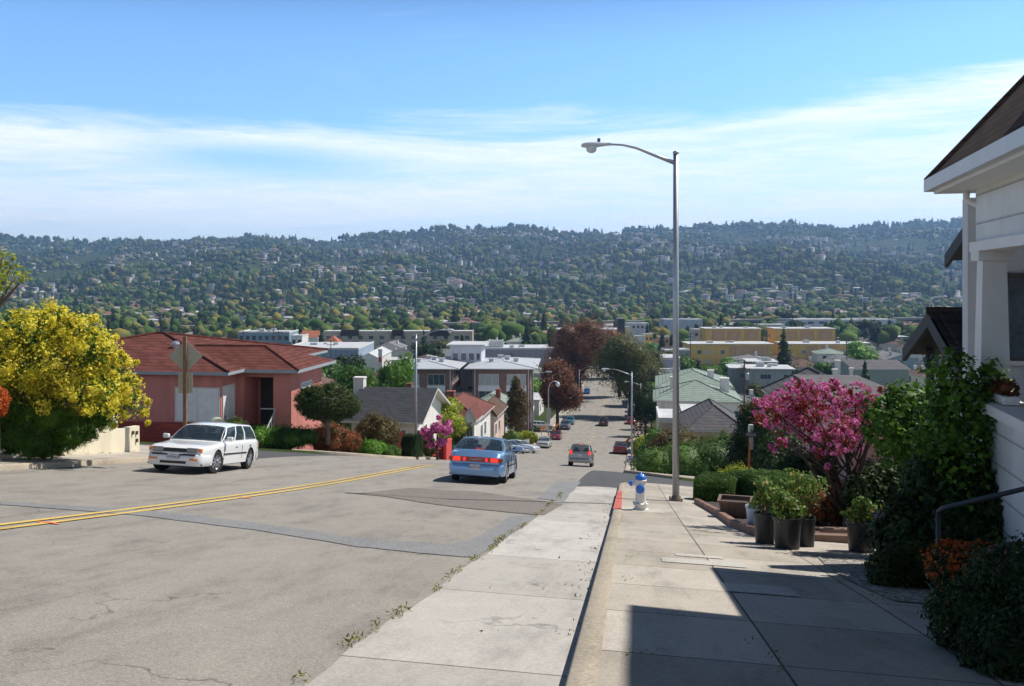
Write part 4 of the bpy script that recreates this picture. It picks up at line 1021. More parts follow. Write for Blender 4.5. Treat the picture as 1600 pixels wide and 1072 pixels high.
m = MB(); m.box(-.35, .35, -.2, -.14, 2.6, 4.4); m.box(-.2, .25, -.22, -.12, 1.9, 2.5); m.build('sign_plate', paint('sign_back', (.33, .34, .34), .6, .1, 4), e)
# back of a diamond warning sign on a wooden post, left
P = ray(289, 722, .15); Yp = 31.5; x = (289 - 800) * Yp / FP; zb = g(x, Yp) + .13
e = empty('road_sign', (x, Yp, zb), 'back of a diamond road sign with a smaller square plate on a wooden post', 'road sign', rz=.08)
top = (HZ - 528) / FP * Yp - zb; s_ = Yp / FP
M_alu = paint('aluminium_sign_back', (.40, .40, .34), .45, .12, 2.5, metal=.35)
m = MB(); m.box(-.055, .055, -.06, .06, -.3, top + .06); m.build('post', M_wood, e)
dc = (HZ - 557) / FP * Yp - zb; r_ = 26 * s_
m = MB(); m.prism([(0, dc - r_), (r_, dc), (0, dc + r_), (-r_, dc)], .065, .085); m.build('diamond_plate', M_alu, e)
m = MB(); m.box(-11 * s_, 11 * s_, .065, .083, dc - 58 * s_, dc - 26 * s_); m.build('square_plate', M_alu, e)
# POLK street name sign
Yp = 30.8; x = (1168 - 800) * Yp / FP; zb = g(x, Yp) + .1; e = empty('street_name_sign', (x, Yp, zb), 'leaning orange-brown post with dark POLK street name blade and pale head', 'street sign', rz=.05)
tz_ = (HZ - 664) / FP * Yp - zb
m = MB(); m.tube([(0, 0, -.4), (.06, 0, tz_ * .55), (.1, 0, tz_ - .25)], [.04, .04, .035], 8); m.build('post', paint('rusty_orange_post', (.38, .12, .04), .8, .25, 6), e)
m = MB(); m.rbox(.06, .2, -.04, .04, tz_ - .85, tz_ - .35, .03); m.build('bracket', M_galv2, e); m = MB(); m.rbox(.03, .2, -.05, .05, tz_ - .28, tz_ + .02, .03); m.build('post_head', paint('pale_green_white', (.55, .60, .55), .5, .1, 5), e)
m = MB(); m.box(-.16, .38, -.075, -.06, tz_ - .41, tz_ - .25); bl = m.build('name_blade', paint('dark_blue_blade', (.03, .035, .045), .5, .1, 5), e)
textmesh('letters', 'POLK', .14, M_whitep if False else M_wht, bl, Matrix.Translation((.11, -.079, tz_ - .33)) @ Matrix(((1, 0, 0), (0, 0, -1), (0, 1, 0))).to_4x4())
m = MB(); m.box(.10, .115, -.3, .32, tz_ - .27, tz_ - .13); m.build('name_blade', paint('dark_blue_blade', (.03, .035, .045), .5, .1, 5), e)
# ================================================================ right hand planting
def shrub_at(name, label, px, Y, w, d, h, n, size, leaf, nb=6, dz=.1, seed=0, **k):
    p_ = gx(px, Y, dz); return shrub(name, label, p_, lump(w, d, h, nb, seed), n, size, leaf, **k)
# clipped hedges: rounded boxes covered in fine foliage
def hedge(label, pts, wd, h, n, leaf='hedge', size=.06, dz=.12):
    """pts: centre line in world x,y"""
    c = Vector((pts[0][0], pts[0][1], g(*pts[0]) + dz)); e = empty('hedge', c, label, 'hedge')
    C = []; Nn = []; m = MB(); rows = []
    prof = [(-1, 0), (-1.04, .5), (-1, .82), (-.8, .97), (-.4, 1.0), (.4, 1.0), (.8, .97), (1, .82), (1.04, .5), (1, 0)]
    P_ = [Vector((p_[0], p_[1], 0)) for p_ in pts]; dense = []
    for i in range(len(P_) - 1):
        for k in range(10): dense.append(P_[i].lerp(P_[i + 1], k / 10))
    dense.append(P_[-1]); N = len(dense)
    for i, q in enumerate(dense):
        d = (dense[min(i + 1, N - 1)] - dense[max(i - 1, 0)]).normalized(); s = Vector((d.y, -d.x, 0)); tt = i / (N - 1)
        sc_ = min(1, math.sin(min(1, (tt * 7 + .1)) * math.pi / 2), math.sin(min(1, ((1 - tt) * 7 + .1)) * math.pi / 2)) ** .5
        zg = g(q.x, q.y) + dz; rows.append([q + s * (a * wd / 2 * sc_) + Vector((0, 0, zg + b * h * (.85 + .15 * sc_))) - c for a, b in prof])
    R_ = np.array([[list(v) for v in r_] for r_ in rows])
    ii = rng.uniform(0, N - 1.001, n); jj = rng.uniform(0, len(prof) - 1.001, n); i0 = ii.astype(int); j0 = jj.astype(int); fi = (ii - i0)[:, None]; fj = (jj - j0)[:, None]
    Q = (R_[i0, j0] * (1 - fi) + R_[i0 + 1, j0] * fi) * (1 - fj) + (R_[i0, j0 + 1] * (1 - fi) + R_[i0 + 1, j0 + 1] * fi) * fj
    nr_ = Q - (R_[i0, 4] + R_[i0, 5]) / 2 + np.array([0, 0, h * .55]); nr_ /= np.linalg.norm(nr_, axis=1, keepdims=True)
    lumpy = .035 * np.sin(Q[:, :1] * 7) * np.cos(Q[:, 1:2] * 6 + Q[:, 2:3] * 5); Q = Q + nr_ * (lumpy + rng.normal(0, .018, (n, 1)))
    V = leafquads(Q, nr_, size, .35, .9); rawmesh('foliage', V, quads(V), LM[leaf], e)
    cc = R_.copy(); mid = (R_[:, 0:1] + R_[:, -1:]) / 2 + np.array([0, 0, h * .45]); cc = mid + (R_ - mid) * .95
    m = MB(); m.grid([[tuple(v) for v in r_] for r_ in cc]); m.add([tuple(v) for v in cc[0]], [tuple(range(len(prof)))]); m.add([tuple(v) for v in cc[-1]], [tuple(range(len(prof)))[::-1]])
    m.build('inner_growth', LM[leaf], e); return e
a = gx(1094, 25.7); b = gx(1158, 25.2)
hedge('low clipped rectangular hedge beside the tall lamp pole, nearest of the clipped hedges', [(a.x - .1, a.y), (b.x - .12, b.y)], 1.5, .72, 26000)
a = gx(1176, 26.2); b = gx(1230, 24.2); c_ = gx(1272, 21.2)
hedge('long rounded clipped hedge curving behind the black pots', [(a.x - .3, a.y + .6), (b.x, b.y), (c_.x - .2, c_.y)], 1.4, .95, 26000)
shrub_at('shrub', 'bright yellow-green mound bush behind the clipped hedges at the POLK post', 1150, 31.5, 1.5, 1.2, 1.05, 9000, .055, 'lime', seed=1)
shrub('juniper_bush', 'wide dark spreading juniper mass behind the yellow mound', gx(1085, 53), [(-2.2, 0, .8, 1.5, 1.5, 1.0), (-.6, 0, .9, 1.7, 1.8, 1.2), (1.2, .3, 1.0, 2, 1.8, 1.3), (3, .5, .9, 2.0, 1.8, 1.2), (4.6, 0, .6, 1.5, 1.5, 1.0)], 16000, .16, 'hedge', aspect=.35)
shrub('round_bush', 'big round reddish-green bush behind the tall lamp pole', gx(1062, 64), lump(4.6, 4, 3.3, 8, 3), 16000, .15, 'bronze')
shrub('shrub', 'small rounded dark shrub just right of the round reddish bush', gx(1108, 62), [(0, 0, 1.9, .75, .75, .85)], 3000, .12, 'bronze')
shrub('spiky_shrub', 'upright spiky yellow-green shrub left of the POLK sign', gx(1135, 60), [(-.9, 0, 1.4, .6, .6, 1.3), (0, 0, 1.6, .7, .7, 1.5), (.9, 0, 1.4, .6, .6, 1.3)], 4500, .5, 'olive', aspect=.12, hstretch=2.)
shrub('shrub', 'sunny lime shrubs at the lower right pavement beside dark hedge', gx(1014, 92), [(-.6, 0, 1.4, 1.1, 1, 1.3), (1, 0, 1.5, 1.4, 1, 1.5), (.2, -1, .8, 1.2, 1, .8)], 6000, .2, 'lime')
shrub('hedge_mass', 'tall dark green bush beside the lower right pavement', gx(1027, 76), lump(3.2, 5, 3.2, 6, 5), 9000, .17, 'green')
shrub('shrub', 'small bare reddish shrub by the distant right-hand pavement', gx(1004, 140), [(0, 0, 2.0, 1.7, 1.5, 1.6)], 2500, .16, 'redbrown', core=0)
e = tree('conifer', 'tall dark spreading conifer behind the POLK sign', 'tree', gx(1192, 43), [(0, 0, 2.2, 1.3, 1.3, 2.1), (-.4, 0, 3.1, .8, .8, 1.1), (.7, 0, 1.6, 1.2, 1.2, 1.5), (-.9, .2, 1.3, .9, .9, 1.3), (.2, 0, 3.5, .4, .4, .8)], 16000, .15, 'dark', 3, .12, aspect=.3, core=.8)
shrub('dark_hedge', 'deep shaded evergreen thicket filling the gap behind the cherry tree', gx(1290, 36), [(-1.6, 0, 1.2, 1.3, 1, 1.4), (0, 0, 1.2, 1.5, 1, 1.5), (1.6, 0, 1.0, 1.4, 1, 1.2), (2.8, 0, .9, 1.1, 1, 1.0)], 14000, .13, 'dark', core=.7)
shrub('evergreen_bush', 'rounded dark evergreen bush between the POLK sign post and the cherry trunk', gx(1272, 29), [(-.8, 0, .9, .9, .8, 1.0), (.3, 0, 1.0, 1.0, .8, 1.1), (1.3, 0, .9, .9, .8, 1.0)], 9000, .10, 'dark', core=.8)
shrub('photinia_bush', 'orange-red leaved bush at the foot of the cherry tree', gx(1310, 18.5), [(-.5, 0, .55, .35, .35, .38), (.1, .1, .6, .4, .35, .42), (.65, 0, .5, .35, .3, .38)], 8000, .065, 'photinia', core=.6)
# big pink cherry tree
random.seed(5)
ct = empty('cherry_tree', gx(1325, 16.6, .15), 'many-stemmed pink blossoming cherry tree with red leaves above the pots', 'tree')
bl = []
for (px, py, r_) in ((1200, 640, .26), (1215, 670, .2), (1232, 622, .3), (1262, 640, .34), (1262, 676, .24), (1240, 655, .3), (1296, 622, .33), (1300, 660, .33), (1330, 640, .34), (1352, 662, .28), (1284, 690, .25), (1310, 696, .2), (1362, 630, .24), (1374, 655, .22), (1338, 612, .22), (1264, 612, .25), (1322, 675, .25), (1278, 708, .14), (1222, 690, .12), (1236, 640, .28), (1345, 690, .16), (1186, 655, .14), (1192, 628, .14), (1380, 612, .12), (1388, 640, .10), (1250, 600, .14), (1300, 600, .12), (1210, 700, .09), (1290, 730, .08)):
    q = at(px, py, 16.6 + random.uniform(-.75, .75)) - ct.location; bl.append((q.x, q.y, q.z, r_ * 1.05, r_ * 1.15, r_ * .85))
m = MB(); base = Vector((0, 0, -.15))
m.tube([base, (.02, 0, .35), (-.02, 0, .75), (.04, 0, 1.1)], [.13, .10, .095, .07], 10)
def limb(pts, r0, r1):
    n = len(pts); m.tube(pts, [r0 + (r1 - r0) * i / (n - 1) for i in range(n)], 7)
limb([(0, 0, .45), (-.25, -.05, .62), (-.42, 0, .85), (-.6, .1, 1.15), (-.85, .1, 1.5)], .07, .025)
limb([(0, 0, .6), (-.15, .1, .95), (-.28, .15, 1.4), (-.45, .1, 1.9)], .06, .02)
limb([(.03, 0, .7), (.16, -.1, 1.15), (.3, -.1, 1.6), (.45, 0, 2.0)], .06, .02)
limb([(.05, 0, .9), (.02, .1, 1.4), (.0, .1, 2.1)], .055, .018)
limb([(-.2, 0, .6), (-.32, -.2, .9), (-.55, -.25, 1.3), (-1.1, -.2, 1.75)], .045, .015)
for b in bl:
    s = Vector((random.uniform(-.35, .3), random.uniform(-.1, .1), random.uniform(.9, 1.5))); c = Vector(b[:3]); m.tube([s, s.lerp(c, .5) + Vector((0, 0, -.06)), c], [.022, .015, .007], 5)
m.build('trunk', M_barkd, ct, smooth=True)
V = cloud(bl, 4300, .07, clump=.42, aspect=.5, fill=.5, per=22, rough=.3); rawmesh('leaves', V, quads(V), LM['cherryleaf'], ct)
# blossom pompoms
B = np.array(bl); K = 440; bi = rng.choice(len(B), K, p=(B[:, 3] ** 2) / (B[:, 3] ** 2).sum()); d = rdir(K); ctr = B[bi, :3] + d * B[bi, 3:] * rng.uniform(.55, 1.12, K)[:, None]
nn = 38; C = np.repeat(ctr, nn, 0); o_ = rdir(K * nn); C = C + o_ * (rng.uniform(.65, 1., K * nn) * np.repeat(rng.uniform(.035, .065, K), nn))[:, None]
V = leafquads(C, o_, .036, .9, .5); rawmesh('blossom', V, quads(V), LM['blossom'], ct)
# pots with roses
M_pot = paint('black_plastic_pot', (.022, .024, .026), .42, .25, 4)
def pot(label, px, py, Y, h, r, fol, leaf='rose', nleaf=600, fr=None):
    q = at(px, py, Y); q.z = g(q.x, q.y) + .155
    e = empty('plant_pot', q, label, 'plant pot', 'black pots of roses on the pavement')
    m = MB(); m.lathe([(r * .84, 0), (r * .86, .02), (r * .98, h - .05), (r * 1.06, h - .05), (r * 1.06, h), (r * .96, h), (r * .94, h - .05), (.01, h - .05)], 28, cap=False); m.build('pot', M_pot, e)
    m = MB(); m.lathe([(r * .93, h - .06), (.01, h - .05)], 20, cap=False); m.build('soil', paint('potting_soil', (.03, .022, .015), .95, .3, 30), e)
    if fol:
        blobs = [(a, b, h + c, s, s, s * .8) for a, b, c, s in fol]
        V = cloud(blobs, nleaf, .055, clump=.6, aspect=.7, fill=.7, per=12, rough=.4); rawmesh('leaves', V, quads(V), LM[leaf], e)
        m = MB()
        for a, b, c, s, *_ in fol:
            for k in range(3): m.tube([(a * .3, b * .3, h - .06), (a * .7 + random.uniform(-.04, .04), b * .7, h + c * .5), (a + random.uniform(-s, s) * .6, b, h + c + random.uniform(-.3, .6) * s)], [.009, .007, .004], 5)
        m.build('stems', M_wood, e)
    return e
pot('black pot, left one of three standing together with leafy roses', 1195, 862, 13.9, .47, .165, [(-.1, 0, .16, .15), (.05, 0, .30, .17), (0, .1, .45, .14)])
pot('largest black pot, front one of three full of bronze-tipped roses', 1230, 870, 13.35, .48, .205, [(-.1, 0, .08, .16), (.1, 0, .08, .17), (0, .05, .2, .16), (-.15, .1, .3, .14)], nleaf=850)
pot('black pot, right one of three partly hidden with arching rose stems', 1259, 866, 13.85, .45, .145, [(0, .1, .3, .2), (.15, .1, .45, .22), (-.2, .1, .55, .22), (-.35, .1, .4, .18)], nleaf=750)
pot('lone black pot of roses beside the maroon-lidded box', 1346, 868, 13.5, .45, .215, [(-.08, 0, .1, .14), (.1, 0, .16, .16), (0, 0, .28, .12)], nleaf=900)
# brown wooden planter box and white bucket
q = gx(1149, 19.2, .16); e = empty('planter_box', q, 'brown wooden planter box at the edge of the gravel bed', 'planter', rz=-.3)
m = MB(); V = [(-.27, -.22, 0), (.27, -.22, 0), (.27, .22, 0), (-.27, .22, 0), (-.33, -.28, .40), (.33, -.28, .40), (.33, .28, .40), (-.33, .28, .40)]
M_brn = paint('brown_planter_wood', (.17, .11, .085), .8, .25, 4)
m.add(V, [(0, 1, 5, 4), (1, 2, 6, 5), (2, 3, 7, 6), (3, 0, 4, 7), (3, 2, 1, 0)]); 
for k in range(5): m.box(-.28 + k * .13, -.265 + k * .13, -.285, -.235, .04, .38)
m.build('box', M_brn, e); m = MB(); m.box(-.36, .36, -.31, -.25, .37, .41); m.box(-.36, .36, .25, .31, .37, .41); m.box(-.36, -.30, -.249, .249, .37, .41); m.box(.30, .36, -.249, .249, .37, .41); m.build('rim', M_brn, e)
m = MB(); m.box(-.29, .29, -.24, .24, .30, .33); m.build('soil', MATS['potting_soil'], e)
q = gx(1181, 17.0, .16); e = empty('bucket', q, 'white plastic bucket between planter box and black pots', 'bucket')
m = MB(); m.lathe([(.15, 0), (.18, .36), (.195, .36), (.195, .40), (.175, .40), (.15, .03), (.01, .03)], 26, cap=False); m.build('bucket_body', paint('white_plastic', (.60, .64, .70), .4, .05, 4), e, smooth=False)
# planting bed edged with brick, gravel inside
bed = [ray(1088, 786, .15), ray(1118, 803, .15), ray(1148, 824, .15), ray(1185, 838, .15), ray(1250, 842, .15), ray(1330, 838, .15), ray(1385, 832, .15)]
e = empty('bed_edging', (bed[0][0], bed[0][1], 0), 'curved brick edging along the gravel planting bed', 'garden edging'); m = MB()
pts = []
for i in range(len(bed) - 1):
    for k in range(9): t_ = k / 9; pts.append(Vector((bed[i][0] * (1 - t_) + bed[i + 1][0] * t_, bed[i][1] * (1 - t_) + bed[i + 1][1] * t_, 0)))
for a_, b_ in zip(pts[:-1], pts[1:]):
    d_ = (b_ - a_).normalized(); s_ = Vector((-d_.y, d_.x, 0)); za, zb2 = g(a_.x, a_.y), g(b_.x, b_.y); o_ = Vector((bed[0][0], bed[0][1], 0))
    L_ = .94; b2 = a_.lerp(b_, L_)
    V = [a_ - s_ * .06, b2 - s_ * .06, b2 + s_ * .06, a_ + s_ * .06]; zz = [za, zb2, zb2, za]
    m.add([tuple(v - o_ + Vector((0, 0, z_ + .1))) for v, z_ in zip(V, zz)] + [tuple(v - o_ + Vector((0, 0, z_ + .27 + random.uniform(0, .01)))) for v, z_ in zip(V, zz)], [(4, 5, 6, 7), (0, 1, 5, 4), (1, 2, 6, 5), (2, 3, 7, 6), (3, 0, 4, 7)])
m.build('bricks', paint('edging_brick', (.26, .15, .115), .85, .3, 5), e)
gb = [su_inv(*q) for q in bed]; loft('gravel_bed', gb, [(s_ + .02, u_ + 3.5 if i < 3 else u_ + 4) for i, (s_, u_) in enumerate([(31, gb[0][1]), (30.5, gb[1][1] + .5), (30, gb[2][1] + 1), (29, 6), (27, 7), (25, 8), (23, 9)])], groundmat('dark_gravel', (.07, .062, .055), .15, .9, 30, stains=.3, bumpk=1.), .17, 12)
for lab, px, Y, w_, hh in (('long low weathered timber block in the bed under the cherry', 1290, 15.6, .9, .18), ('lower rusty-brown timber step beside the cherry trunk', 1300, 14.9, 1.6, .13)):
    q = gx(px, Y, .15); e = empty('timber_edging', q, lab, 'timber', rz=-.13); m = MB(); m.rbox(-w_ / 2, w_ / 2, -.08, .08, 0, hh, .015); m.build('timber', paint('old_timber', (.20, .13, .10), .9, .25, 4), e)
# maroon-lidded box
q = gx(1400, 11.6, .15); e = empty('storage_bin', q, 'dark storage bin with maroon lid standing by the shaded bushes', 'bin', rz=-.3)
m = MB(); m.rbox(-.22, .22, -.2, .2, 0, .62, .02); m.build('bin_body', paint('bin_body', (.09, .035, .04), .6, .15, 4), e); m = MB(); m.rbox(-.26, .26, -.24, .24, .625, .67, .015); m.build('lid', paint('maroon_lid', (.26, .09, .12), .5, .12, 4), e)
# shaded shrubs along the house
random.seed(8)
tree('climbing_shrub', 'tall leafy shrub with bright leaves climbing beside the porch column', 'shrub', gx(1545, 10.9, .1), [(-.45, 0, .7, .5, .5, .6), (-.35, 0, 1.4, .42, .42, .55), (-.25, 0, 2.0, .36, .36, .5), (-.45, 0, 2.5, .3, .3, .4), (.0, 0, 2.2, .25, .25, .5), (-.6, 0, 1.9, .3, .3, .4)], 5200, .075, 'green', 2.4, .05, core=.0, clump=.4, aspect=.75, fill=.5, rough=.35)
tree('camellia', 'glossy dark-green tree shrub between cherry and porch', 'shrub', gx(1425, 13.2, .1), [(0, 0, 1.75, .55, .5, .42), (-.35, 0, 2.0, .35, .4, .38), (.35, .1, 1.9, .42, .4, .4), (0, .1, 2.3, .4, .4, .3), (.7, 0, 1.4, .4, .4, .4)], 5000, .085, 'green', 1.6, .05, core=.6, aspect=.65, clump=.35)
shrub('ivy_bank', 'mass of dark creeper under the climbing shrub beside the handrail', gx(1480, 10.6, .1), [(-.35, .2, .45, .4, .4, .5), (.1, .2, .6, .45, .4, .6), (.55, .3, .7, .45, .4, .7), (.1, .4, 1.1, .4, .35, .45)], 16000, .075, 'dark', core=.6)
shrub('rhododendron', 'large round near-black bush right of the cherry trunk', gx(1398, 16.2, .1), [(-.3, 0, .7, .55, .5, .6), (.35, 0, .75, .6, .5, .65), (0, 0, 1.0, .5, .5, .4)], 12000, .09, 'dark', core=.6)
shrub('bush', 'loose yellow-green bush beyond the cherry trunk', gx(1375, 19.5, .1), [(0, 0, .9, .5, .4, .7), (.4, 0, 1.2, .4, .4, .4)], 3000, .07, 'olive')
shrub('lavender', 'dark grey-green lavender clump at foot of the maroon-lidded bin', gx(1396, 9.9, .1), [(0, 0, .2, .28, .25, .24), (.35, 0, .25, .25, .25, .26)], 6000, .06, 'cypress', aspect=.25, core=0)
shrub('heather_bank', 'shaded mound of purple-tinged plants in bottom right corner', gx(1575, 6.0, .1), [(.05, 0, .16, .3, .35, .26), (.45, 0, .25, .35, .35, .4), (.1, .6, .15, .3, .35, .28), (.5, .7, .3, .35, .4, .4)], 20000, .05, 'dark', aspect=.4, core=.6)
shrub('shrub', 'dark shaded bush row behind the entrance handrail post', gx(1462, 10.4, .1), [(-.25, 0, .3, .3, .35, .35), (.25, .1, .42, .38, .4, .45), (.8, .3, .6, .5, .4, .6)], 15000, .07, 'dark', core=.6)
def flowerpot(label, px, Y, cols, r=.13, w_=.3, n=900, potted=True):
    q = gx(px, Y, .15); e = empty('flower_pot', q, label, 'flower pot')
    if potted: m = MB(); m.lathe([(r * .75, 0), (r, .2), (r * 1.1, .2), (r * 1.1, .25), (r * .9, .25), (.01, .2)], 20, cap=False); m.build('pot', paint('terracotta', (.32, .10, .05), .8, .15, 6), e)
    crownmesh('foliage', [(0, 0, .38, w_ * .8, w_ * .8, .2)], n * 2, .035, LM['dark'], e, core=.7)
    V = cloud([(0, 0, .42, w_ * .9, w_ * .9, .24)], n, .03, clump=.12, per=14, fill=.05, aspect=1); rawmesh('flowers', V, quads(V), LM[cols], e); return e
flowerpot('terracotta pot of orange flowers beside the long handrail post', 1492, 8.4, 'orange')
flowerpot('orange flowers growing between the two handrails', 1545, 8.3, 'orange', potted=False, w_=.32)
flowerpot('pale pink flowers beside the nearer handrail', 1592, 8.1, 'blossom', potted=False, w_=.4)
# curled iron plant stand ring
# ================================================================ left near: wall, yellow bush, juniper
M_cream = paint('cream_plaster', (.74, .67, .50), .9, .08, 1.6, bump=.15)
wp = []
e = empty('garden_wall', (0, 0, 0), 'cream plastered garden wall with stepped end and small square holes', 'wall')
Wu = -16.75
def wallseg(s0, s1, h0, h1, name='wall_panel'):
    n = 12; m = MB()
    for i in range(n):
        a = s0 + (s1 - s0) * i / n; b = s0 + (s1 - s0) * (i + 1) / n
        V = []
        for s_ in (a, b):
            hh = h0 + (h1 - h0) * (s_ - s0) / (s1 - s0)
            for du in (0, -.2):
                x, y = su(s_, Wu + du); V += [(x, y, g(x, y) - .3), (x, y, hh)]
        m.add(V, [(0, 4, 5, 1), (2, 3, 7, 6), (1, 5, 7, 3), (0, 1, 3, 2), (4, 6, 7, 5)])
    return m.build(name, M_cream, e, fix=True)
P1 = ray(218, 726, .14); s1, _ = su_inv(*P1); x, y = su(s1, Wu)
def sfor(px):
    lo, hi = 5., 45.
    for _ in range(40):
        m_ = (lo + hi) / 2; a, b = su(m_, Wu)
        if 800 + 1400 * a / b < px: lo = m_
        else: hi = m_
    return lo
sa, sb, sd = sfor(218), sfor(184), sfor(150)
zt = lambda px, py: (HZ - py) / FP * su(sfor(px), Wu)[1]
wallseg(sb, sa, zt(184, 671), zt(218, 665)); wallseg(sd - .6, sb, zt(150, 657), zt(184, 647)); wallseg(sd - 9, sd - .6, zt(20, 690), zt(140, 682))
m = MB()
for px, py in ((172, 655), (176, 660), (207, 676), (213, 676), (213, 688), (181, 655)):
    x, y = su(sfor(px), Wu + .006); z = (HZ - py) / FP * y; m.box(x - .06, x + .06, y - .05, y + .02, z - .06, z + .06)
m.build('hole_shade_block', paint('hole_shadow_brown', (.12, .08, .05), .9, .2, 5), e)  # dark brown blocks on the wall face, coloured as the shade inside holes
yb = gx(75, 27.0, .5); bl = []
for (px, py, r_) in ((0, 560, .9), (40, 520, .75), (80, 515, .7), (125, 520, .7), (150, 545, .7), (175, 575, .6), (195, 605, .55), (205, 630, .45), (110, 570, .9), (60, 580, .9), (150, 610, .7), (100, 620, .7), (20, 500, .45), (60, 490, .3), (120, 500, .35), (165, 640, .5), (-50, 560, 1.0), (-110, 590, 1.1), (35, 620, .7), (182, 560, .3), (90, 488, .25)):
    q = at(px, py + 4, 25.2 + random.uniform(-.8, .8)) - yb; bl.append((q.x, q.y, q.z, r_, r_ * 1.1, r_ * .85))
e = empty('yellow_bush', yb, 'huge rounded yellow-leaved bush overhanging the cream garden wall', 'bush')
m = MB()
for b in bl: m.tube([(random.uniform(-.5, .5), 0, -.4), (b[0] * .5, b[1] * .5, b[2] * .45), b[:3]], [.06, .04, .015], 5)
m.build('stems', M_bark, e)
V = cloud([(b[0], b[1], b[2], b[3] * .72, b[4] * .72, b[5] * .72) for b in bl], 9000, .10, clump=.3, fill=.4); rawmesh('inner_leaves', V, quads(V), LM['green'], e)
crownmesh('foliage', bl, 46000, .105, LM['yellow'], e, core=.0, clump=.30, fill=.15, per=110, aspect=.5, rough=.5, even=.12)
jb = gx(70, 26.0, .2); bl = []
for (px, py, r_) in ((-20, 650, .8), (10, 640, .7), (45, 650, .7), (80, 655, .6), (112, 672, .5), (60, 690, .5), (30, 682, .55), (0, 685, .5), (95, 690, .4), (130, 668, .42), (152, 660, .34), (45, 706, .27), (68, 712, .2), (88, 706, .2), (20, 700, .25), (142, 682, .2), (120, 690, .25), (160, 645, .3), (-60, 670, .9)):
    q = at(px, py - 2, 24.4 + random.uniform(-.15, .3)) - jb; bl.append((q.x, q.y, q.z, r_, r_ * .8, r_ * .75))
e = empty('juniper_bush', jb, 'feathery green juniper spilling over the cream garden wall', 'bush')
crownmesh('foliage', bl, 42000, .12, LM['juniper'], e, core=.75, clump=.3, aspect=.14, hstretch=1.3, droop=.22, per=50, rough=.3)
m = MB(); m.tube([(0, .4, -.3), (0, 0, .6)], [.09, .05], 6); m.build('stem', M_bark, e)
q = at(-2, 628, 22.6); e = empty('bottlebrush', (q.x, q.y, g(q.x, q.y)), 'orange-red flowering shrub cut by the left edge of the photo', 'shrub')
bz = q.z - g(q.x, q.y); V = cloud([(0, 0, bz, .22, .22, .35)], 2600, .05, clump=.3, fill=.4); rawmesh('flowers', V, quads(V), LM['orange'], e); m = MB(); m.tube([(0, 0, 0), (0, 0, bz)], [.04, .02], 6); m.build('stem', M_bark, e)
# overhanging yellow-green branch, upper left
q = at(-60, 430, 21); e = empty('tree', (q.x, q.y, g(q.x, q.y)), 'yellow-green tree whose branch enters from the left edge above the yellow bush', 'tree')
zz = -g(q.x, q.y); bl = []
for (px, py, r_) in ((5, 400, .22), (18, 415, .2), (25, 432, .24), (42, 430, .14), (5, 445, .22), (-20, 420, .5), (-60, 400, .8), (-90, 450, .9), (-60, 470, .6)):
    p_ = at(px, py, 21) - Vector((q.x, q.y, -zz)); bl.append((p_.x, p_.y, p_.z, r_, r_, r_ * .7))
trunkmesh(e, zz + 0.2, .14, bl, M_bark, k=9); V = cloud(bl, 4200, .085, clump=.45, fill=.5, aspect=.5, rough=.4); rawmesh('crown', V, quads(V), LM['lime'], e)
random.seed(21)
# ================================================================ cars on the hill
def px_car(o, px, Y, yaw, dz=.006): orient(o, (px - 800) * Y / FP, Y, yaw, dz)
UP_ = math.atan2(.9914, .1309)                    # heading down the street, away from the camera
wag = make_car('station_wagon', 'white station wagon with amber indicators near the left kerb, front wheels turned', WAGON, (.78, .79, .80), metal=0, ptext=('5AMN628', 1), style='wagon', steer=R(-20))
px_car(wag, 322, 26.8, math.radians(-93))
sed = make_car('sedan', 'light blue sedan driving downhill with its brake lights on', SEDAN, (.20, .38, .66), lit=True, metal=.45, ptext=('4XKC190', -1), style='sedan')
px_car(sed, 757, 29.6, math.radians(84))
textmesh('model_letters', 'C A M R Y', .075, paint('chrome_letters', (.55, .55, .58), .3, .05, 5, metal=.6), sed, Matrix.Translation((-SEDAN['L'] / 2 - .038, 0, .728)) @ Matrix(((0, 0, -1), (-1, 0, 0), (0, 1, 0))).to_4x4())
suv = make_car('sport_utility', 'silver sport utility vehicle braking further down the road, ahead of the sedan', SUV, (.30, .31, .33), lit=True, metal=.5, style='suv')
px_car(suv, 908, 68.5, UP_)
def far_car(label, px, Y, T, col, yaw, style='wagon', group=None, **k):
    c = make_car({'suv': 'sport_utility'}.get(style, 'car'), label, T, col, group=group, detail=False, style=style, **k); px_car(c, px, Y, yaw); return c
DN_ = UP_ + math.pi
far_car('dark red sedan parked at the right kerb below the second street lamp', 968.5, 113, SEDAN, (.20, .015, .025), UP_)
far_car('silver sedan parked facing uphill at the left kerb, nearest of that row', 850, 117, WAGON, (.55, .56, .58), DN_)
far_car('maroon car at the left kerb in front of the orange barricades', 868.5, 138, WAGON, (.28, .012, .05), DN_)
far_car('dark grey sport utility parked under the left street tree', 883, 160, SUV, (.10, .12, .16), DN_, 'suv')
far_car('teal car parked just beyond the dark grey one under the left tree', 890.5, 172, WAGON, (.03, .25, .36), DN_)
far_car('black sport utility driving away in the middle of the lower street', 943, 171, SUV, (.05, .02, .035), UP_, 'suv')
far_car('bright blue car parked far away at the left kerb under tree branches', 917, 243, WAGON, (.03, .13, .5), DN_)
for lab, Y, col in (('red car parked first in the right-hand row past the corner', 178, (.45, .02, .04)), ('dark blue car parked second in the right-hand row', 186, (.03, .08, .3)), ('blue car parked third in the right-hand row', 194, (.05, .16, .45)), ('white car parked fourth in the right-hand row', 203, (.7, .7, .72)), ('pale car parked farthest in the right-hand row', 212, (.5, .6, .65))):
    x, y = su(Y, WR(Y) - 1.1); c = make_car('car', lab, WAGON, col, group='cars parked along the right kerb', detail=False, style='wagon'); orient(c, x, y, UP_)
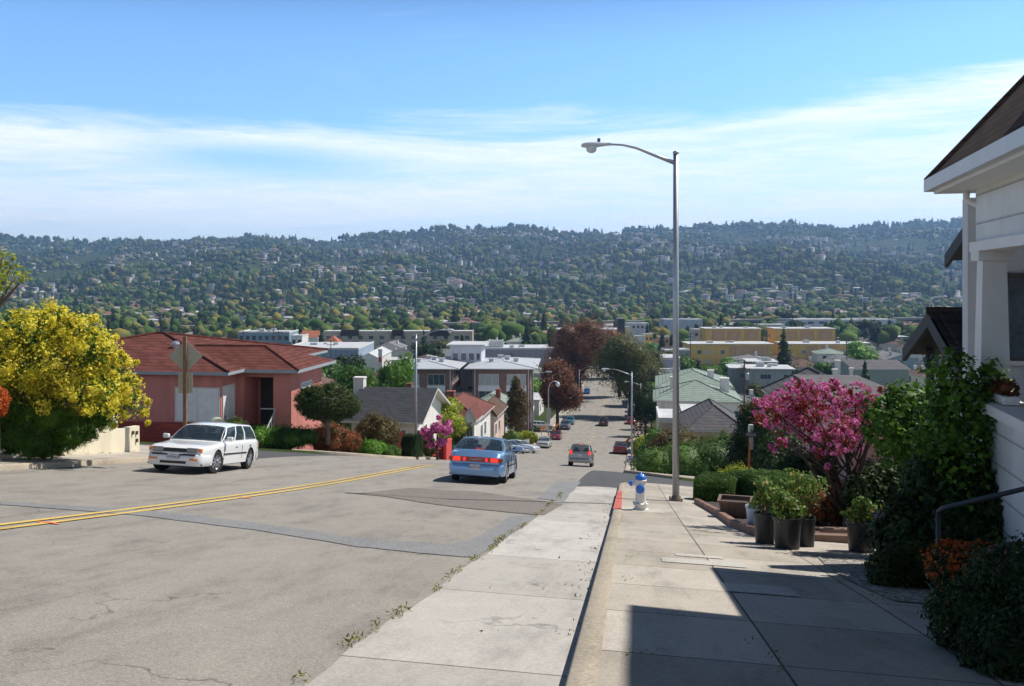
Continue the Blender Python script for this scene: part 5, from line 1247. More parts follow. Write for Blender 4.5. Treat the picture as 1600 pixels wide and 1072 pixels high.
c = far_car('light blue-grey car parked in a driveway beyond the blue sedan', 795, 101, WAGON, (.35, .45, .58), math.radians(-35))
c = far_car('white car nosing out of the driveway behind the light blue-grey one', 812, 104, SEDAN, (.72, .73, .75), math.radians(-30))
far_car('white car in the forecourt left of the tree on the lower street', 846, 158, WAGON, (.68, .68, .68), math.radians(0))
far_car('dark car half hidden behind lime shrubs at the right pavement', 1038, 104, WAGON, (.12, .14, .17), math.radians(0))
# orange-white barricades
for lab, px, Y in (('orange barricade plank leaning by the left kerb behind the maroon car', 846, 141), ('orange striped barricade behind the maroon car at the left corner', 867, 147), ('orange striped barricade beside the dark red sedan on the right', 979, 119)):
    q = gx(px, Y, .15); e = empty('barricade', q, lab, 'barricade'); m = MB(); m.box(-.05, .05, -.05, .05, 0, 1.3); m.build('post', M_galv2, e)
    m = MB(); mm = Matrix.Translation((.2, 0, 1.3)) @ Matrix.Rotation(-.75, 4, 'Y'); m.box(-.55, .55, -.06, .06, -.14, .14, mm); m.build('plank', paint('safety_orange', (.85, .28, .03), .5, .1, 4), e)
# ================================================================ pink house, left
M_pink = paint('salmon_stucco', (.58, .22, .18), .85, .07, 1.5, bump=.1); M_redr = roofmat('red_brown_shingle', (.125, .043, .034), .10, .28)
M_fasc = paint('grey_blue_fascia', (.30, .34, .36), .6, .1, 3); M_rbrick = brick('red_brick', (.38, .055, .03), (.16, .06, .05), .3, .1)
X0, Y0 = -12.75, 39.2; wA = 12.; cx, cy = X0 - wA / 2 * .9914, Y0 + wA / 2 * .1309; zb = -6.95
ph = building('house', 'single-storey pink stucco house with red-brown hip roof behind the iron fence', 'house', cx, cy, wA, 11.5, 3.05, zb, M_pink, ('hip', 1.25, .65), M_redr, M_fasc,
  wins=[('f', 4.93, .85, 1.95, 1.4, dict(pm=siding('white_curtain', (.80, .80, .78), .10, True, .4), bars=1)), ('r', -5.0, .85, 1.1, 1.45, dict(pm=MATS['white_curtain'] if 'white_curtain' in MATS else siding('white_curtain', (.80, .80, .78), .10, True, .4), bars=1)), ('r', -2.2, 1.0, 1.9, 1.2, dict(bars=1, fm=M_dframe)), ('f', .8, 1.2, 1.2, 1.1)])
m = MB(); m.box(-6.04, 6.05, -.06, 0, -.8, .75); m.box(6, 6.06, 0, 2.6, -.8, .75); m.build('brick_base', M_rbrick, ph)
q = MB(); q.lathe([(.12, 1.3), (.12, 3.95)], 12, (2.2, 3.2, 0)); q.lathe([(.2, 3.95), (.17, 4.05), (.02, 4.12)], 12, (2.2, 3.2, 0)); q.build('flue', M_galv, [c for c in ph.children if c.name.startswith('roof')][0])
# wing towards the right (its own part of the same house)
def wing_box(name, mat, M): return M.build(name, mat, ph)
ox = 6.0
m = MB(); m.box(ox, ox + .35, 1.6, 6, -1.5, 3.0); m.box(ox + 1.75, ox + 2.6, 1.6, 1.75, -1.5, 3.0); m.box(ox + .35, ox + 1.75, 3.2, 3.4, -1.5, 3.0); m.box(ox + .3, ox + 2.6, 1.751, 5.6, 2.6, 3.0); m.box(ox + 2.45, ox + 2.6, 1.751, 5.6, -1.5, 2.6); m.box(ox + .351, ox + 1.749, 1.6, 3.2, -1.5, .25)
m.build('wing_wall', M_pink, ph)
r = MB(); xr, y0_, y1_ = ox + 3.15, 1.0, 6.2; e_ = 3.02
V = [(ox - 3, y0_, e_), (xr, y0_, e_), (xr, y1_, e_), (ox - 3, y1_, e_), (xr - 2.6, 3.6, e_ + .85), (ox - 3, 3.6, e_ + .85)]
r.add(V, [(0, 1, 4, 5), (1, 2, 4), (2, 3, 5, 4)]); r.tube([V[1], V[4]], .07, 6); r.tube([V[4], V[5]], .07, 6); r.mat(1); r.box(ox - 3, xr, y0_, y1_, e_ - .15, e_ - .003); r.build('wing_roof', [M_redr, M_fasc], ph)
m = MB(); m.box(ox + .5, ox + 1.55, 3.12, 3.19, .25, 2.4); m.build('door', paint('dark_screen_door', (.03, .025, .025), .6, .2, 5), ph)
window(ph, 'r', 12 + 5.2, 11.5, -2.3, .9, 1.3, 1.3, pm=M_panel)
m = MB()
for k in range(6): m.tube([(ox + 1.9 - .02 * k, 1.3 - .22 * k, .3 - .22 * k), (ox + 1.9 - .02 * k, 1.3 - .22 * k, 1.15 - .22 * k)], .02, 6)
m.tube([(ox + 1.9, 1.5, 1.2), (ox + 1.8, .1, -.05)], .03, 6); m.tube([(ox + 1.2, 1.5, 1.2), (ox + 1.9, 1.5, 1.2)], .03, 6); m.build('stair_rail', paint('white_iron', (.55, .58, .58), .5, .1, 5), ph)
for k in range(5):
    m = MB(); m.box(ox + .5, ox + 1.8, 1.35 - .28 * (k + 1), 1.35 - .28 * k, -1.5, .22 - .18 * k); m.build('step', paint('red_steps', (.40, .06, .045), .8, .12, 4), ph)
ph.scale = (1.3, 1.3, 1.3); ph.location = ph.location * 1.3
def onS(px, s_):
    lo, hi = -60., 20.
    for _ in range(40):
        m_ = (lo + hi) / 2; a, b = su(s_, m_)
        if 800 + 1400 * a / b < px: lo = m_
        else: hi = m_
    return Vector(su(s_, lo))
# iron fence with low white wall
M_iron = paint('black_iron', (.02, .02, .022), .5, .2, 6)
def ironfence(label, p0, p1, h, base, bmat, sp=.14, dz=.14):
    a = Vector((*p0, 0)); b = Vector((*p1, 0)); L_ = (b - a).length; n = int(L_ / sp); e = empty('iron_fence', (a.x, a.y, g(a.x, a.y) + dz), label, 'fence'); o = Vector((a.x, a.y, g(a.x, a.y) + dz))
    m = MB(); T_ = MB(); P_ = []
    for i in range(n + 1):
        q = a.lerp(b, i / n); q.z = g(q.x, q.y) + dz; P_.append(q - o); m.tube([q - o + Vector((0, 0, base + .03)), q - o + Vector((0, 0, base + h))], .02, 4)
    m.build('pickets', M_iron, e)
    for zz in (base + .1, base + h - .12): T_.tube([P_[0] + Vector((0, 0, zz)), P_[n // 2] + Vector((0, 0, zz)), P_[-1] + Vector((0, 0, zz))], .02, 4)
    T_.build('rails', M_iron, e)
    for i in range(0, n + 1, 16): T2 = MB(); T2.tube([P_[i] + Vector((0, 0, -.1)), P_[i] + Vector((0, 0, base + h + .08))], .035, 6); T2.build('post', M_iron, e)
    if base > .02:
        w_ = MB(); s_ = Vector((-(b - a).y, (b - a).x, 0)).normalized() * .08
        for i in range(0, n, 4):
            q0, q1 = P_[i], P_[min(n, i + 4)]; V = []
            for q in (q0, q1):
                for s2 in (s_, -s_): V += [q + s2 + Vector((0, 0, -.3)), q + s2 + Vector((0, 0, base))]
            w_.add(V, [(0, 4, 5, 1), (2, 3, 7, 6), (1, 5, 7, 3), (0, 1, 3, 2), (4, 6, 7, 5)])
        w_.build('base_wall', bmat, e)
    return e
A_ = onS(150, 48.9); B_ = onS(352, 48.9); C_ = onS(452, 50.6)
M_lowwall = paint('white_low_wall', (.62, .60, .56), .85, .2, 2)
ironfence('black iron fence on a low white wall in front of the pink house', (A_.x, A_.y), (B_.x, B_.y), 1.45, .32, M_lowwall)
ironfence('black iron fence section right of the mailbox rising towards the pink house door', (B_.x + .1, B_.y + .3), (C_.x, C_.y), 1.4, .05, M_lowwall)
q = gx(340, 33.5, .13); e = empty('mailbox', q, 'pale green round-topped relay mailbox behind the white wagon', 'mailbox', rz=.5)
m = MB(); m.prism([(-.28, 0), (.28, 0), (.28, 1.05)] + [(.28 * math.cos(a * math.pi / 10), 1.05 + .28 * math.sin(a * math.pi / 10)) for a in range(1, 10)] + [(-.28, 1.05)], -.28, .28); m.build('box', paint('pale_green_paint', (.38, .42, .30), .5, .1, 4), e, smooth=False)
m = MB(); m.tube([(-.2, -.3, 1.0), (.2, -.3, 1.0)], .02, 6); m.box(-.2, .2, -.3, -.285, .5, .8); m.build('door', paint('dark_green_plate', (.05, .07, .05), .5, .1, 4), e)
# ================================================================ left planting behind the crest
tree('yew_tree', 'dense round dark clipped evergreen right of the pink house', 'tree', gx(512, 51.5, .9), [(0, 0, 1.95, 1.2, 1.2, .85), (-.95, 0, 2.05, .75, .8, .7), (.95, .1, 1.85, .75, .8, .65), (-.5, 0, 2.5, .6, .6, .5), (.3, 0, 2.65, .55, .55, .45), (.75, 0, 2.45, .4, .4, .4), (-1.1, 0, 2.5, .35, .35, .35), (-.6, 0, 1.5, .7, .7, .45), (.6, 0, 1.45, .7, .7, .4)], 26000, .11, 'cypress', 1.6, .13, aspect=.4, core=.85).scale = (1.08, 1.08, 1.05)
S_ = [('bright green feathery bush beside the pink house fence', 400, 51, 2.3, 1.6, 1.35, 'bright', .09), ('low dark green spreading juniper between the bright bush and red-leaved shrub', 448, 51.5, 3.6, 2, 1.5, 'green', .08), ('yellow-tipped small shrub peeping above the junipers', 426, 53.5, 1.3, 1, 1.5, 'lime', .08), ('tall green shrub behind the white wagon roof', 368, 50.5, 2.0, 1.4, 1.7, 'green', .08),
  ('red-tipped photinia bush at the crest, larger left one', 521, 52.5, 2.9, 2, 1.75, 'photinia', .09), ('smaller red-tipped photinia right of the larger one', 548, 53, 1.3, 1.3, 1.35, 'photinia', .09), ('bronze brown rounded shrub in front of the grey roof', 588, 56, 3.0, 2.4, 2.75, 'bronze', .11), ('low bright green ground shrub at the crest', 578, 54, 2.4, 1.5, .95, 'bright', .09), ('small pale green shrub left of the red board', 608, 55, 1.4, 1.2, .7, 'green', .09),
  ('orange-leaved shrub at the pink house door', 447, 53.5, 1.1, .9, 1.6, 'orange', .07), ('clipped low green mound right of the red stairs', 696, 66, 1.6, 1.2, 1.0, 'hedge', .09), ('olive bush beside the ivy hedge', 670, 63.5, 1.1, 1, 1.5, 'olive', .09),
  ('low green shrub behind the fence right of the sign post', 345, 50, 1.4, 1, 1.3, 'green', .07)]
for i, (lab, px, Y, w_, d_, h_, lf, sz) in enumerate(S_): shrub_at('shrub', lab, px, Y, w_, d_, h_, 5200 + int(w_ * 1500), sz, lf, 5, .1, i)
a = gx(636, 58); b = gx(656, 57)
hedge('tall clipped variegated ivy hedge behind the left lamp pole', [(a.x - .1, a.y), (b.x - .1, b.y)], 1.0, 1.45, 14000, 'dark', .08)
q = gx(624, 57.5, .0); e = empty('gate_board', q, 'upright red painted board fence beside the ivy hedge', 'fence'); m = MB()
for k in range(3): m.box(-.27 + k * .18, -.10 + k * .18, -.03, .03, 0, 1.7)
m.build('boards', paint('red_board', (.55, .06, .05), .7, .15, 4), e); m = MB(); m.box(-.28, .28, .035, .07, .4, .5); m.box(-.28, .28, .035, .07, 1.3, 1.4); m.build('rail', M_wood, e)
q = gx(678, 63.5, .0); e = empty('garden_stairs', q, 'red painted garden stairs below the small pink cherry', 'stairs', rz=-.13)
for k in range(6): m = MB(); m.box(-.7, .7, k * .3, k * .3 + .32, -.4, .05 + k * .17); m.build('step', MATS['red_steps'], e)
m = MB(); m.box(.7, .9, 0, 1.9, -.4, 1.2); m.build('cheek_wall', MATS['red_board'], e)
random.seed(2)
e = empty('cherry_tree', gx(683, 61, .1), 'small pink blossoming tree beside the red garden stairs', 'tree'); Yc = 61; bl = []
for px, py, r_ in ((668, 680, .4), (682, 668, .45), (698, 672, .4), (690, 690, .35), (674, 695, .3), (686, 652, .22), (700, 660, .22), (664, 672, .25)):
    q = at(px, py, Yc + random.uniform(-.5, .5)) - e.location; bl.append((q.x, q.y, q.z, r_, r_, r_ * .8))
trunkmesh(e, 1.6, .07, bl, M_barkd, k=8); V = cloud(bl, 3600, .13, clump=.35, fill=.5, aspect=.9, rough=.3); rawmesh('blossom', V, quads(V), LM['blossom'], e); V = cloud(bl, 700, .12, clump=.4, fill=.6); rawmesh('leaves', V, quads(V), LM['cherryleaf'], e)
def tree_px(label, px, Y, w_, h_, leaf, n=9000, size=.2, trunk=.3, seed=0, name='tree', group=None, nb=8, th=None, dz=.05, **k):
    """tree of crown width w_ and total height h_ standing at a column of the photo"""
    r_ = random.Random(seed); cb = h_ * trunk; ch = h_ - cb; bl = [(0, 0, cb + ch * .5, w_ * .33, w_ * .33, ch * .42)]
    for i in range(nb):
        a = i * 2.4; v = r_.uniform(.2, .85); rad = math.sin(math.pi * (.18 + .7 * v)); q = r_.uniform(.75, 1.15)
        bl.append((math.cos(a) * w_ * .28 * rad, math.sin(a) * w_ * .28 * rad, cb + ch * v, w_ * .23 * q, w_ * .23 * q, ch * .2 * q))
    return tree(name, label, 'tree', gx(px, Y, dz), bl, n, size, leaf, cb + ch * .4, max(.08, w_ * .035), group=group, **k)
tree_px('broad soft green tree behind the dark yew and grey roof', 553, 105, 6.5, 9.6, 'green', 17000, .22, .08, 1)
tree_px('pyramidal bright green tree left of the white-roofed apartments', 622, 125, 5.2, 11.0, 'bright', 16000, .22, .06, 2)
tree_px('shorter dark green tree against the left apartment wing', 600, 122, 4.2, 10, 'green', 10000, .2, .1, 3)
tree_px('yellowish green tree beside the left lamp pole and small cherry', 690, 84, 5.0, 5.0, 'lime', 13000, .17, .15, 4)
tree_px('olive green lower crown behind the small pink cherry', 705, 88, 4.0, 3.6, 'olive', 8000, .17, .15, 5)
tree('cypress_tree', 'tall narrow bronze-green tree before the brick apartment corner', 'tree', gx(806, 128, .1), [(0, 0, 3.5, 1.5, 1.5, 2.4), (.1, 0, 6, 1.3, 1.3, 2.0), (0, 0, 8, .7, .7, 1.2), (.3, 0, 4.8, 1.5, 1.3, 1.6)], 9000, .24, 'bronze', 3, .15)
tree_px('small dark palm-like tree between the brown roof and apartments', 779, 124, 2.6, 4.4, 'dark', 3500, .2, .35, 6)
shrub_at('shrub', 'orange-yellow shrub by the white picket fence', 799, 112, 2.2, 2, 2.2, 4000, .18, 'rose')
shrub_at('shrub', 'lime shrub behind the white picket fence at the left pavement', 822, 118, 3.4, 2, 1.9, 5000, .18, 'lime')
q = gx(815, 111, .1); e = empty('picket_fence', q, 'short white picket fence by the left pavement', 'fence', rz=.9); m = MB()
for k in range(16): m.box(-1.6 + k * .2, -1.48 + k * .2, -.02, .02, 0, .95)
m.build('pickets', M_wframe, e); m = MB(); m.box(-1.65, 1.65, .022, .05, .25, .33); m.box(-1.65, 1.65, .022, .05, .7, .78); m.build('rails', M_wframe, e)
# big reddish street trees (hanging foliage)
def gum(label, px, Y, w_, h_, leaf, n, seed, trunk=.28, lean=0):
    r_ = random.Random(seed); bl = []; cb = h_ * trunk
    for i in range(15):
        a = i * 2.4; v = r_.uniform(0, 1); rad = r_.uniform(.25, 1) * math.sin(math.pi * (.2 + .65 * v)); s = w_ * r_.uniform(.15, .235)
        bl.append((math.cos(a) * w_ * .36 * rad + lean * v, math.sin(a) * w_ * .36 * rad, cb + (h_ - cb) * (.15 + .72 * v), s, s, s * 1.05))
    return tree('street_tree', label, 'tree', gx(px, Y, .1), bl, int(n * 1.3), .42, leaf, h_ * .5, w_ * .035, bark=M_barkd, core=.68, clump=.4, droop=.5, aspect=.35, hstretch=1.3, rough=.35)
gum('reddish-brown drooping tree on the left pavement above the dark parked car', 871, 154, 8.2, 12.5, 'redbrown', 13000, 1, .3)
gum('very large rust-red crowned tree left of the far street', 905, 222, 19, 18.5, 'redbrown', 22000, 2, .3)
gum('large dark olive-red drooping tree right of the far street', 986, 188, 14.5, 17.2, 'olive', 26000, 3, .32, -1.5)
gum('second drooping tree behind the right-hand street tree', 968, 235, 12, 15.5, 'redbrown', 13000, 4, .3, -2)
gum('far tree closing the end of the street on the right', 962, 290, 15, 15, 'redbrown', 9000, 14, .3, -2)
gum('far tree closing the end of the street on the left', 908, 300, 13, 15, 'redbrown', 9000, 15, .3, 2)
gum('dark tree filling the left side of the far street end', 893, 262, 9, 13, 'olive', 9000, 5, .35)
gum('olive-brown tree beyond the right row of parked cars', 1010, 215, 9, 15, 'olive', 12000, 6, .2)
tree_px('dark shaded tree column beside the green-roofed white house', 1008, 150, 5, 9, 'dark', 8000, .25, .2, 8)
tree_px('yellow-green sunlit tree beside the right street trees', 1018, 165, 4, 9, 'bright', 7000, .25, .3, 9)
# ================================================================ mid-distance buildings
M_grey_r = roofmat('charcoal_shingle', (.05, .054, .062), .15, .2); M_brr = roofmat('brown_red_shingle', (.17, .065, .055), .14, .25); M_green_r = roofmat('sage_shingle', (.25, .31, .27), .18, .14)
M_grtile = roofmat('grey_tile', (.125, .12, .125), .25, .2); M_br2 = roofmat('brown_shingle', (.12, .075, .055), .15, .25)
M_beige = paint('beige_stucco', (.55, .47, .36), .85, .08, .8); M_ltgrey = paint('light_grey_stucco', (.52, .53, .54), .85, .08, .8); M_tan = paint('tan_stucco', (.45, .36, .25), .85, .08, .8)
M_pinkl = paint('pale_pink_stucco', (.66, .36, .34), .85, .08, 1)
def bpx(name, label, cat, px0, px1, Y, ztop_py, roof, wall, rmat, h, d=10, tmat=None, wins=(), rot=-.1309, **k):
    """building whose front spans two photo columns at depth Y with eaves at a photo row"""
    x0, x1 = (px0 - 800) * Y / FP, (px1 - 800) * Y / FP; w = (x1 - x0) / math.cos(rot); zt = (HZ - ztop_py) / FP * Y
    return building(name, label, cat, (x0 + x1) / 2, Y, w, d, h, zt - h, wall, roof, rmat, tmat, wins, rot, found=6, **k)
bpx('house', 'low house with broad charcoal gable roof beyond the bronze shrub', 'house', 548, 652, 74, 655, ('gablex', 1.9, .7), M_white, M_grey_r, 2.9, 10, wins=[('f', 3.4, .8, 1.4, 1.2), ('f', 1.4, .8, .8, 1.2), ('r', -2, .8, 1, 1.2)], chim=[(-3.6, 5, 4.6, .9, 1.1, M_white)])
bpx('house', 'white stucco house with red-brown roof and arched gable behind the blue sedan', 'house', 664, 742, 98, 655, ('hip', 1.9, .5), M_white, M_brr, 3.6, 11, rot=-.1309, wins=[('f', 1.9, .8, .7, 1.5), ('r', -3.4, .9, 1.1, 1.4), ('r', -1.0, .9, 1.1, 1.4), ('r', 1.5, .9, 1.1, 1.4)], chim=[(-1, 5.5, 4.9, .9, 1.0, paint('brick_chimney', (.28, .09, .07), .9, .15, 4)), (-4, 2, 4.2, .4, .8, MATS['brick_chimney'])])
bpx('house', 'white projecting porch bay with small awning beside the arched gable', 'house', 727, 741, 96, 652, ('gable', 1.0, .25), M_white, M_brr, 3.4, 4, wins=[('f', 0, .9, .6, 1.6)])
bpx('house', 'pinkish cottage with brown hip roof next to the white one', 'house', 744, 772, 113, 650, ('hip', 1.5, .5), paint('pink_beige', (.60, .46, .40), .85, .08, 1), M_br2, 3.4, 9, wins=[('r', -3, .9, 1.1, 1.3), ('f', -.4, .6, .8, 1.7, dict(bars=0)), ('r', 0, .9, 1.1, 1.3)])
bpx('house', 'pale green-roofed cottage behind the brown roofs', 'house', 733, 790, 130, 640, ('hip', 1.9, .5), M_ltgrey, M_green_r, 4, 10, chim=[(1, 4, 5.4, .7, 1, MATS['brick_chimney'])])
bpx('house', 'house with low red roof left of the lamp pole', 'house', 607, 662, 112, 632, ('hip', 1.3, .5), M_white, M_brr, 3.2, 8, chim=[(-.3, 3, 4.0, .6, 1.4, MATS['brick_chimney'])])
# brick-and-panel apartments with white roofs
M_abrick = brick('mauve_brick', (.22, .13, .11), (.2, .14, .12), .4, .15); M_apan = paint('white_panel', (.74, .75, .78), .7, .06, .7)
def apartment(label, px0, px1, Y, bays, d, floors=3, side=True):
    x0, x1 = (px0 - 800) * Y / FP, (px1 - 800) * Y / FP; w = (x1 - x0); zt = (HZ - 575) / FP * Y; h = 9.2
    e = building('apartment_block', label, 'apartment block', (x0 + x1) / 2, Y, w, d, h, zt - h, M_abrick, ('hip', .75, 1.3), paint('pale_metal_roof', (.42, .44, .48), .6, .1, .4), M_wframe, (), -.06, found=4,
       vents=[(-w * .22, d * .35, h + .2), (w * .05, d * .5, h + .4), (w * .22, d * .4, h + .25), (-w * .1, d * .7, h + .3)])
    for bx0, bx1 in bays:
        for f in range(floors):
            z = 6.3 - f * 2.8; m = MB(); m.box(bx0 * w, bx1 * w, -.12, 0, z - 1.0 if f < 2 else z - .9, z); m.build('panel', M_apan, e)
            window(e, 'f', w, d, (bx0 + bx1) / 2 * w, z + .12, (bx1 - bx0) * w - .3, 1.7, M_wframe, M_panel if random.random() < .6 else M_pane, 2, off=.0)
    if side:
        for k in range(4):
            for f in range(3): window(e, 'r', w, d, -d / 2 + 2 + k * (d - 3) / 3.6, .9 + f * 2.8, 1.3, 1.4, M_wframe, M_pane, 1)
        m = MB(); m.box(w / 2, w / 2 + .15, .3, d - .3, .1, .6); m.build('string_course', M_wframe, e)
    q = MB(); q.tube([(w / 2 - .25, -.1, h - .1), (w / 2 - .25, -.1, -2)], .08, 6); q.build('downpipe', M_wframe, e)
    q = MB(); q.tube([(-w / 2 + .4, -.1, h - .1), (-w / 2 + .4, -.1, -2)], .08, 6); q.build('downpipe', M_wframe, e)
apartment('three-storey brick and white panel apartment wing nearest the street', 738, 828, 150, [(-.40, -.03), (.09, .44)], 17)
apartment('left three-storey brick apartment wing partly behind the green tree', 622, 706, 148, [(-.44, -.1), (.04, .38)], 15)
bpx('stair_tower', 'pale rendered stair tower between the two apartment wings', 'tower', 704, 752, 160, 540, ('flat', .2, .7), paint('pale_blue_grey_render', (.55, .57, .62), .85, .06, .6), None, 15, 8, wins=[('f', -1.9, 12.4, .9, 1.2, dict(bars=0)), ('f', -.4, 12.4, .9, 1.2, dict(bars=0)), ('f', 1.0, 12.4, .9, 1.2, dict(bars=0)), ('f', 2.2, 12.4, .6, 1.2, dict(bars=0)), ('f', .9, 6.4, .9, 1.3, dict(bars=0)), ('f', .9, 3.4, .9, 1.3, dict(bars=0))], rot=-.06)
bpx('link_block', 'low brown base block between apartment wings', 'building', 703, 741, 152, 618, ('flat', .1, .0), M_abrick, None, 6, 8, rot=-.06)
# right: green-roofed white house and neighbours
bpx('house', 'long white two-storey house with pale green hip roof right of the tall lamp', 'house', 1028, 1152, 112, 626, ('hip', 2.0, .5), M_white, M_green_r, 6.2, 10, rot=-.16, wins=[('f', -4.2, 3.6, .6, 1.4, dict(pm=paint('teal_shutter', (.02, .10, .12), .6, .1, 4), bars=0)), ('f', -3.3, 3.6, .9, 1.4), ('f', -2.3, 3.6, .6, 1.4), ('f', .6, 3.6, 1.1, 1.4, dict(pm=M_panel)), ('f', 3.2, 3.6, 1.1, 1.4), ('f', 4.7, 3.6, .5, 1.4, dict(pm=MATS['teal_shutter'], bars=0))], chim=[(3.6, 4.6, 7.4, 1.1, 1.1, M_white), (-3, 5, 7.6, .6, .9, M_white)])
bpx('house', 'rear wing of pale green hip roofs behind the white two-storey house', 'house', 1030, 1140, 128, 605, ('hip', 1.9, .5), M_white, M_green_r, 7.2, 14, rot=-.16, chim=[(2.5, 4, 8.3, .9, .9, M_white)])
bpx('flat_building', 'low beige building with white flat roof and parapet below the green-roofed house', 'building', 1030, 1072, 98, 660, ('flat', .1, .0), M_beige, M_roofw, 3.4, 9, wins=())
bpx('flat_building', 'white flat roof terrace beside the beige parapet building', 'building', 1072, 1112, 101, 650, ('flat', .1, .3), M_white, M_roofw, 3.6, 8)
bpx('house', 'grey tiled gable-roofed house right of the white terrace', 'house', 1078, 1160, 88, 672, ('hip', 2.1, .5), M_beige, M_grtile, 3, 10, wins=[('f', 0, .9, 1.6, 1.2), ('f', 1.8, .9, .9, 1.1)])
bpx('house', 'house with wide dark grey tiled roof rising behind the cherry tree', 'house', 1240, 1352, 58, 636, ('hip', 1.9, .6), M_pinkl, M_grtile, 3.2, 9, chim=[(.9, 2.6, 4.5, .28, .8, M_white), (2.2, 3.6, 4.6, .22, .7, M_white), (1.6, 5, 4.8, .35, .9, M_white)])
pk = bpx('house', 'pink-walled house with striped awning right behind the cherry trunk', 'house', 1325, 1416, 27, 636, ('flat', .1, .3), M_pinkl, M_grtile, 3.4, 7, wins=[('f', .55, .8, .7, 1.0)])
m = MB()
for k in range(7): m.mat(k % 2); m.add([(.30 + k * .07, -.02, 1.95), (.37 + k * .07, -.02, 1.95), (.37 + k * .07, -.34, 1.72), (.30 + k * .07, -.34, 1.72), (.37 + k * .07, -.34, 1.66), (.30 + k * .07, -.34, 1.66)], [(0, 1, 2, 3), (3, 2, 4, 5)])
m.build('awning', [paint('awning_red', (.45, .12, .12), .8, .1, 4), M_wht], pk)
bpx('house', 'two-storey grey flat-roofed house with satellite tank below the ochre apartments', 'house', 1172, 1236, 226, 577, ('flat', .1, .8), paint('blue_grey_stucco', (.33, .36, .37), .85, .08, .6), M_roofw, 6.3, 10, wins=[('f', -1.2, 3.8, 2.6, 1.2, dict(bars=2)), ('f', -2.5, .8, 1.2, 1.4), ('f', 3.8, 3.8, 1.2, 1.2)])
bpx('house', 'left grey house with brown roof edge beside the utility pole', 'house', 1143, 1178, 236, 576, ('flat', .1, .6), MATS['blue_grey_stucco'], M_roofw, 6, 9, wins=[('f', 0, 3.6, 1, 1.2)])
bpx('house', 'tan house with white upper roof seen above the grey flat-roofed house', 'house', 1170, 1212, 250, 566, ('flat', .1, .6), M_tan, M_roofw, 7, 9)
bpx('building', 'pale blue-grey block with white flat roof left of the tall lamp pole', 'building', 1020, 1062, 215, 562, ('flat', .1, .0), paint('lavender_grey', (.42, .45, .54), .85, .06, .5), M_roofw, 8, 14)
bpx('building', 'low white-roofed shed row in front of the blue-grey block', 'building', 1022, 1074, 190, 586, ('flat', .1, .3), M_white, M_roofw, 5, 6)
# ochre apartments
M_och = paint('ochre_stucco', (.68, .45, .13), .85, .06, .25); M_och2 = paint('ochre_pink_bay', (.54, .34, .19), .85, .06, .25)
def ochre(label, px0, px1, Y, top, h, d, cols, rows, bays):
    x0, x1 = (px0 - 800) * Y / FP, (px1 - 800) * Y / FP; w = x1 - x0; zt = (HZ - top) / FP * Y
    wins = [('f', c * w, r_, 1.5, 1.5, dict(pm=M_pane if random.random() < .7 else M_panel)) for c in cols for r_ in rows]
    e = building('apartment_block', label, 'apartment block', (x0 + x1) / 2, Y, w, d, h, zt - h, M_och, ('flat', .1, .5), M_roofw, M_och, wins, 0, found=5)
    for b0, b1 in bays: m = MB(); m.box(b0 * w, b1 * w, -.03, 0, rows[-1] - .6, h - .6); m.build('bay_panel', M_och2, e)
    window(e, 'l', w, d, -d / 2 + 3, rows[0], 1.2, 1.4); window(e, 'l', w, d, -d / 2 + 3, rows[-1], 1.2, 1.4)
    return e
ochre('ochre apartment block, front left of four, long with two window rows', 1077, 1208, 352, 538, 11, 14, (-.38, -.27, -.1, .1, .18, .32, .42), (7.2, 3.4), ((-.03, .06), (.07, .46)))
ochre('ochre apartment block, front right of four, long with bright left side', 1228, 1338, 352, 538, 11, 14, (-.25, -.1, -.02, .11, .18, .3, .42), (7.2, 3.4), ((-.22, -.04), (.0, .22)))
ochre('ochre apartment block, rear left of four, three windows wide', 1103, 1189, 385, 514, 16, 12, (-.28, 0, .33), (11.8,), ((-.4, -.16), (-.12, .12), (.2, .45)))
ochre('ochre apartment block, rear right of four, three windows wide', 1212, 1305, 385, 514, 16, 12, (-.25, .03, .33), (11.8,), ((-.37, -.13), (-.09, .15), (.2, .45)))
M_iron2 = MATS['black_iron']
bpx('stair_core', 'dark stair core with balconies between the front ochre blocks', 'building', 1209, 1227, 356, 560, ('flat', .1, .0), M_och2, M_roofw, 8, 8, rot=0)
# cream apartment range with mansard caps
M_crm = paint('cream_grey_stucco', (.42, .38, .30), .85, .08, .3); M_mans = roofmat('mansard_black', (.05, .04, .04), .3, .2)
x0, x1 = (505 - 800) * 420 / FP, (738 - 800) * 420 / FP; w = x1 - x0; zt = (HZ - 519) / FP * 420; wins = []
for i in range(14):
    for f in range(3): wins.append(('f', -w / 2 + 2.5 + i * 5.0, 10.2 - f * 3.1, 2.0, 1.5, dict(fm=M_dframe)))
ca = building('apartment_block', 'long cream four-storey apartment range with black mansard caps and balconies', 'apartment block', (x0 + x1) / 2, 420, w, 14, 13.5, zt - 13.5, M_crm, ('flat', .1, 0.0), M_roofw, M_crm, wins, 0, found=5)
for cxx, ww in ((-w * .32, 9.0), (w * .0, 6), (w * .28, 9.5)):
    m = MB(); m.prism([(cxx - ww / 2, 11.8), (cxx + ww / 2, 11.8), (cxx + ww / 2 - .5, 14.6), (cxx - ww / 2 + .5, 14.6)], -1.2, 1.5); m.build('mansard', M_mans, ca)
    for f in range(3):
        m = MB(); m.box(cxx - ww / 2 + .2, cxx + ww / 2 - .2, -1.25, -.02, 8.4 - f * 3.1, 8.55 - f * 3.1); m.box(cxx - ww / 2 + .2, cxx + ww / 2 - .2, -1.25, -1.2, 8.55 - f * 3.1, 9.4 - f * 3.1); m.build('balcony', M_dframe, ca)
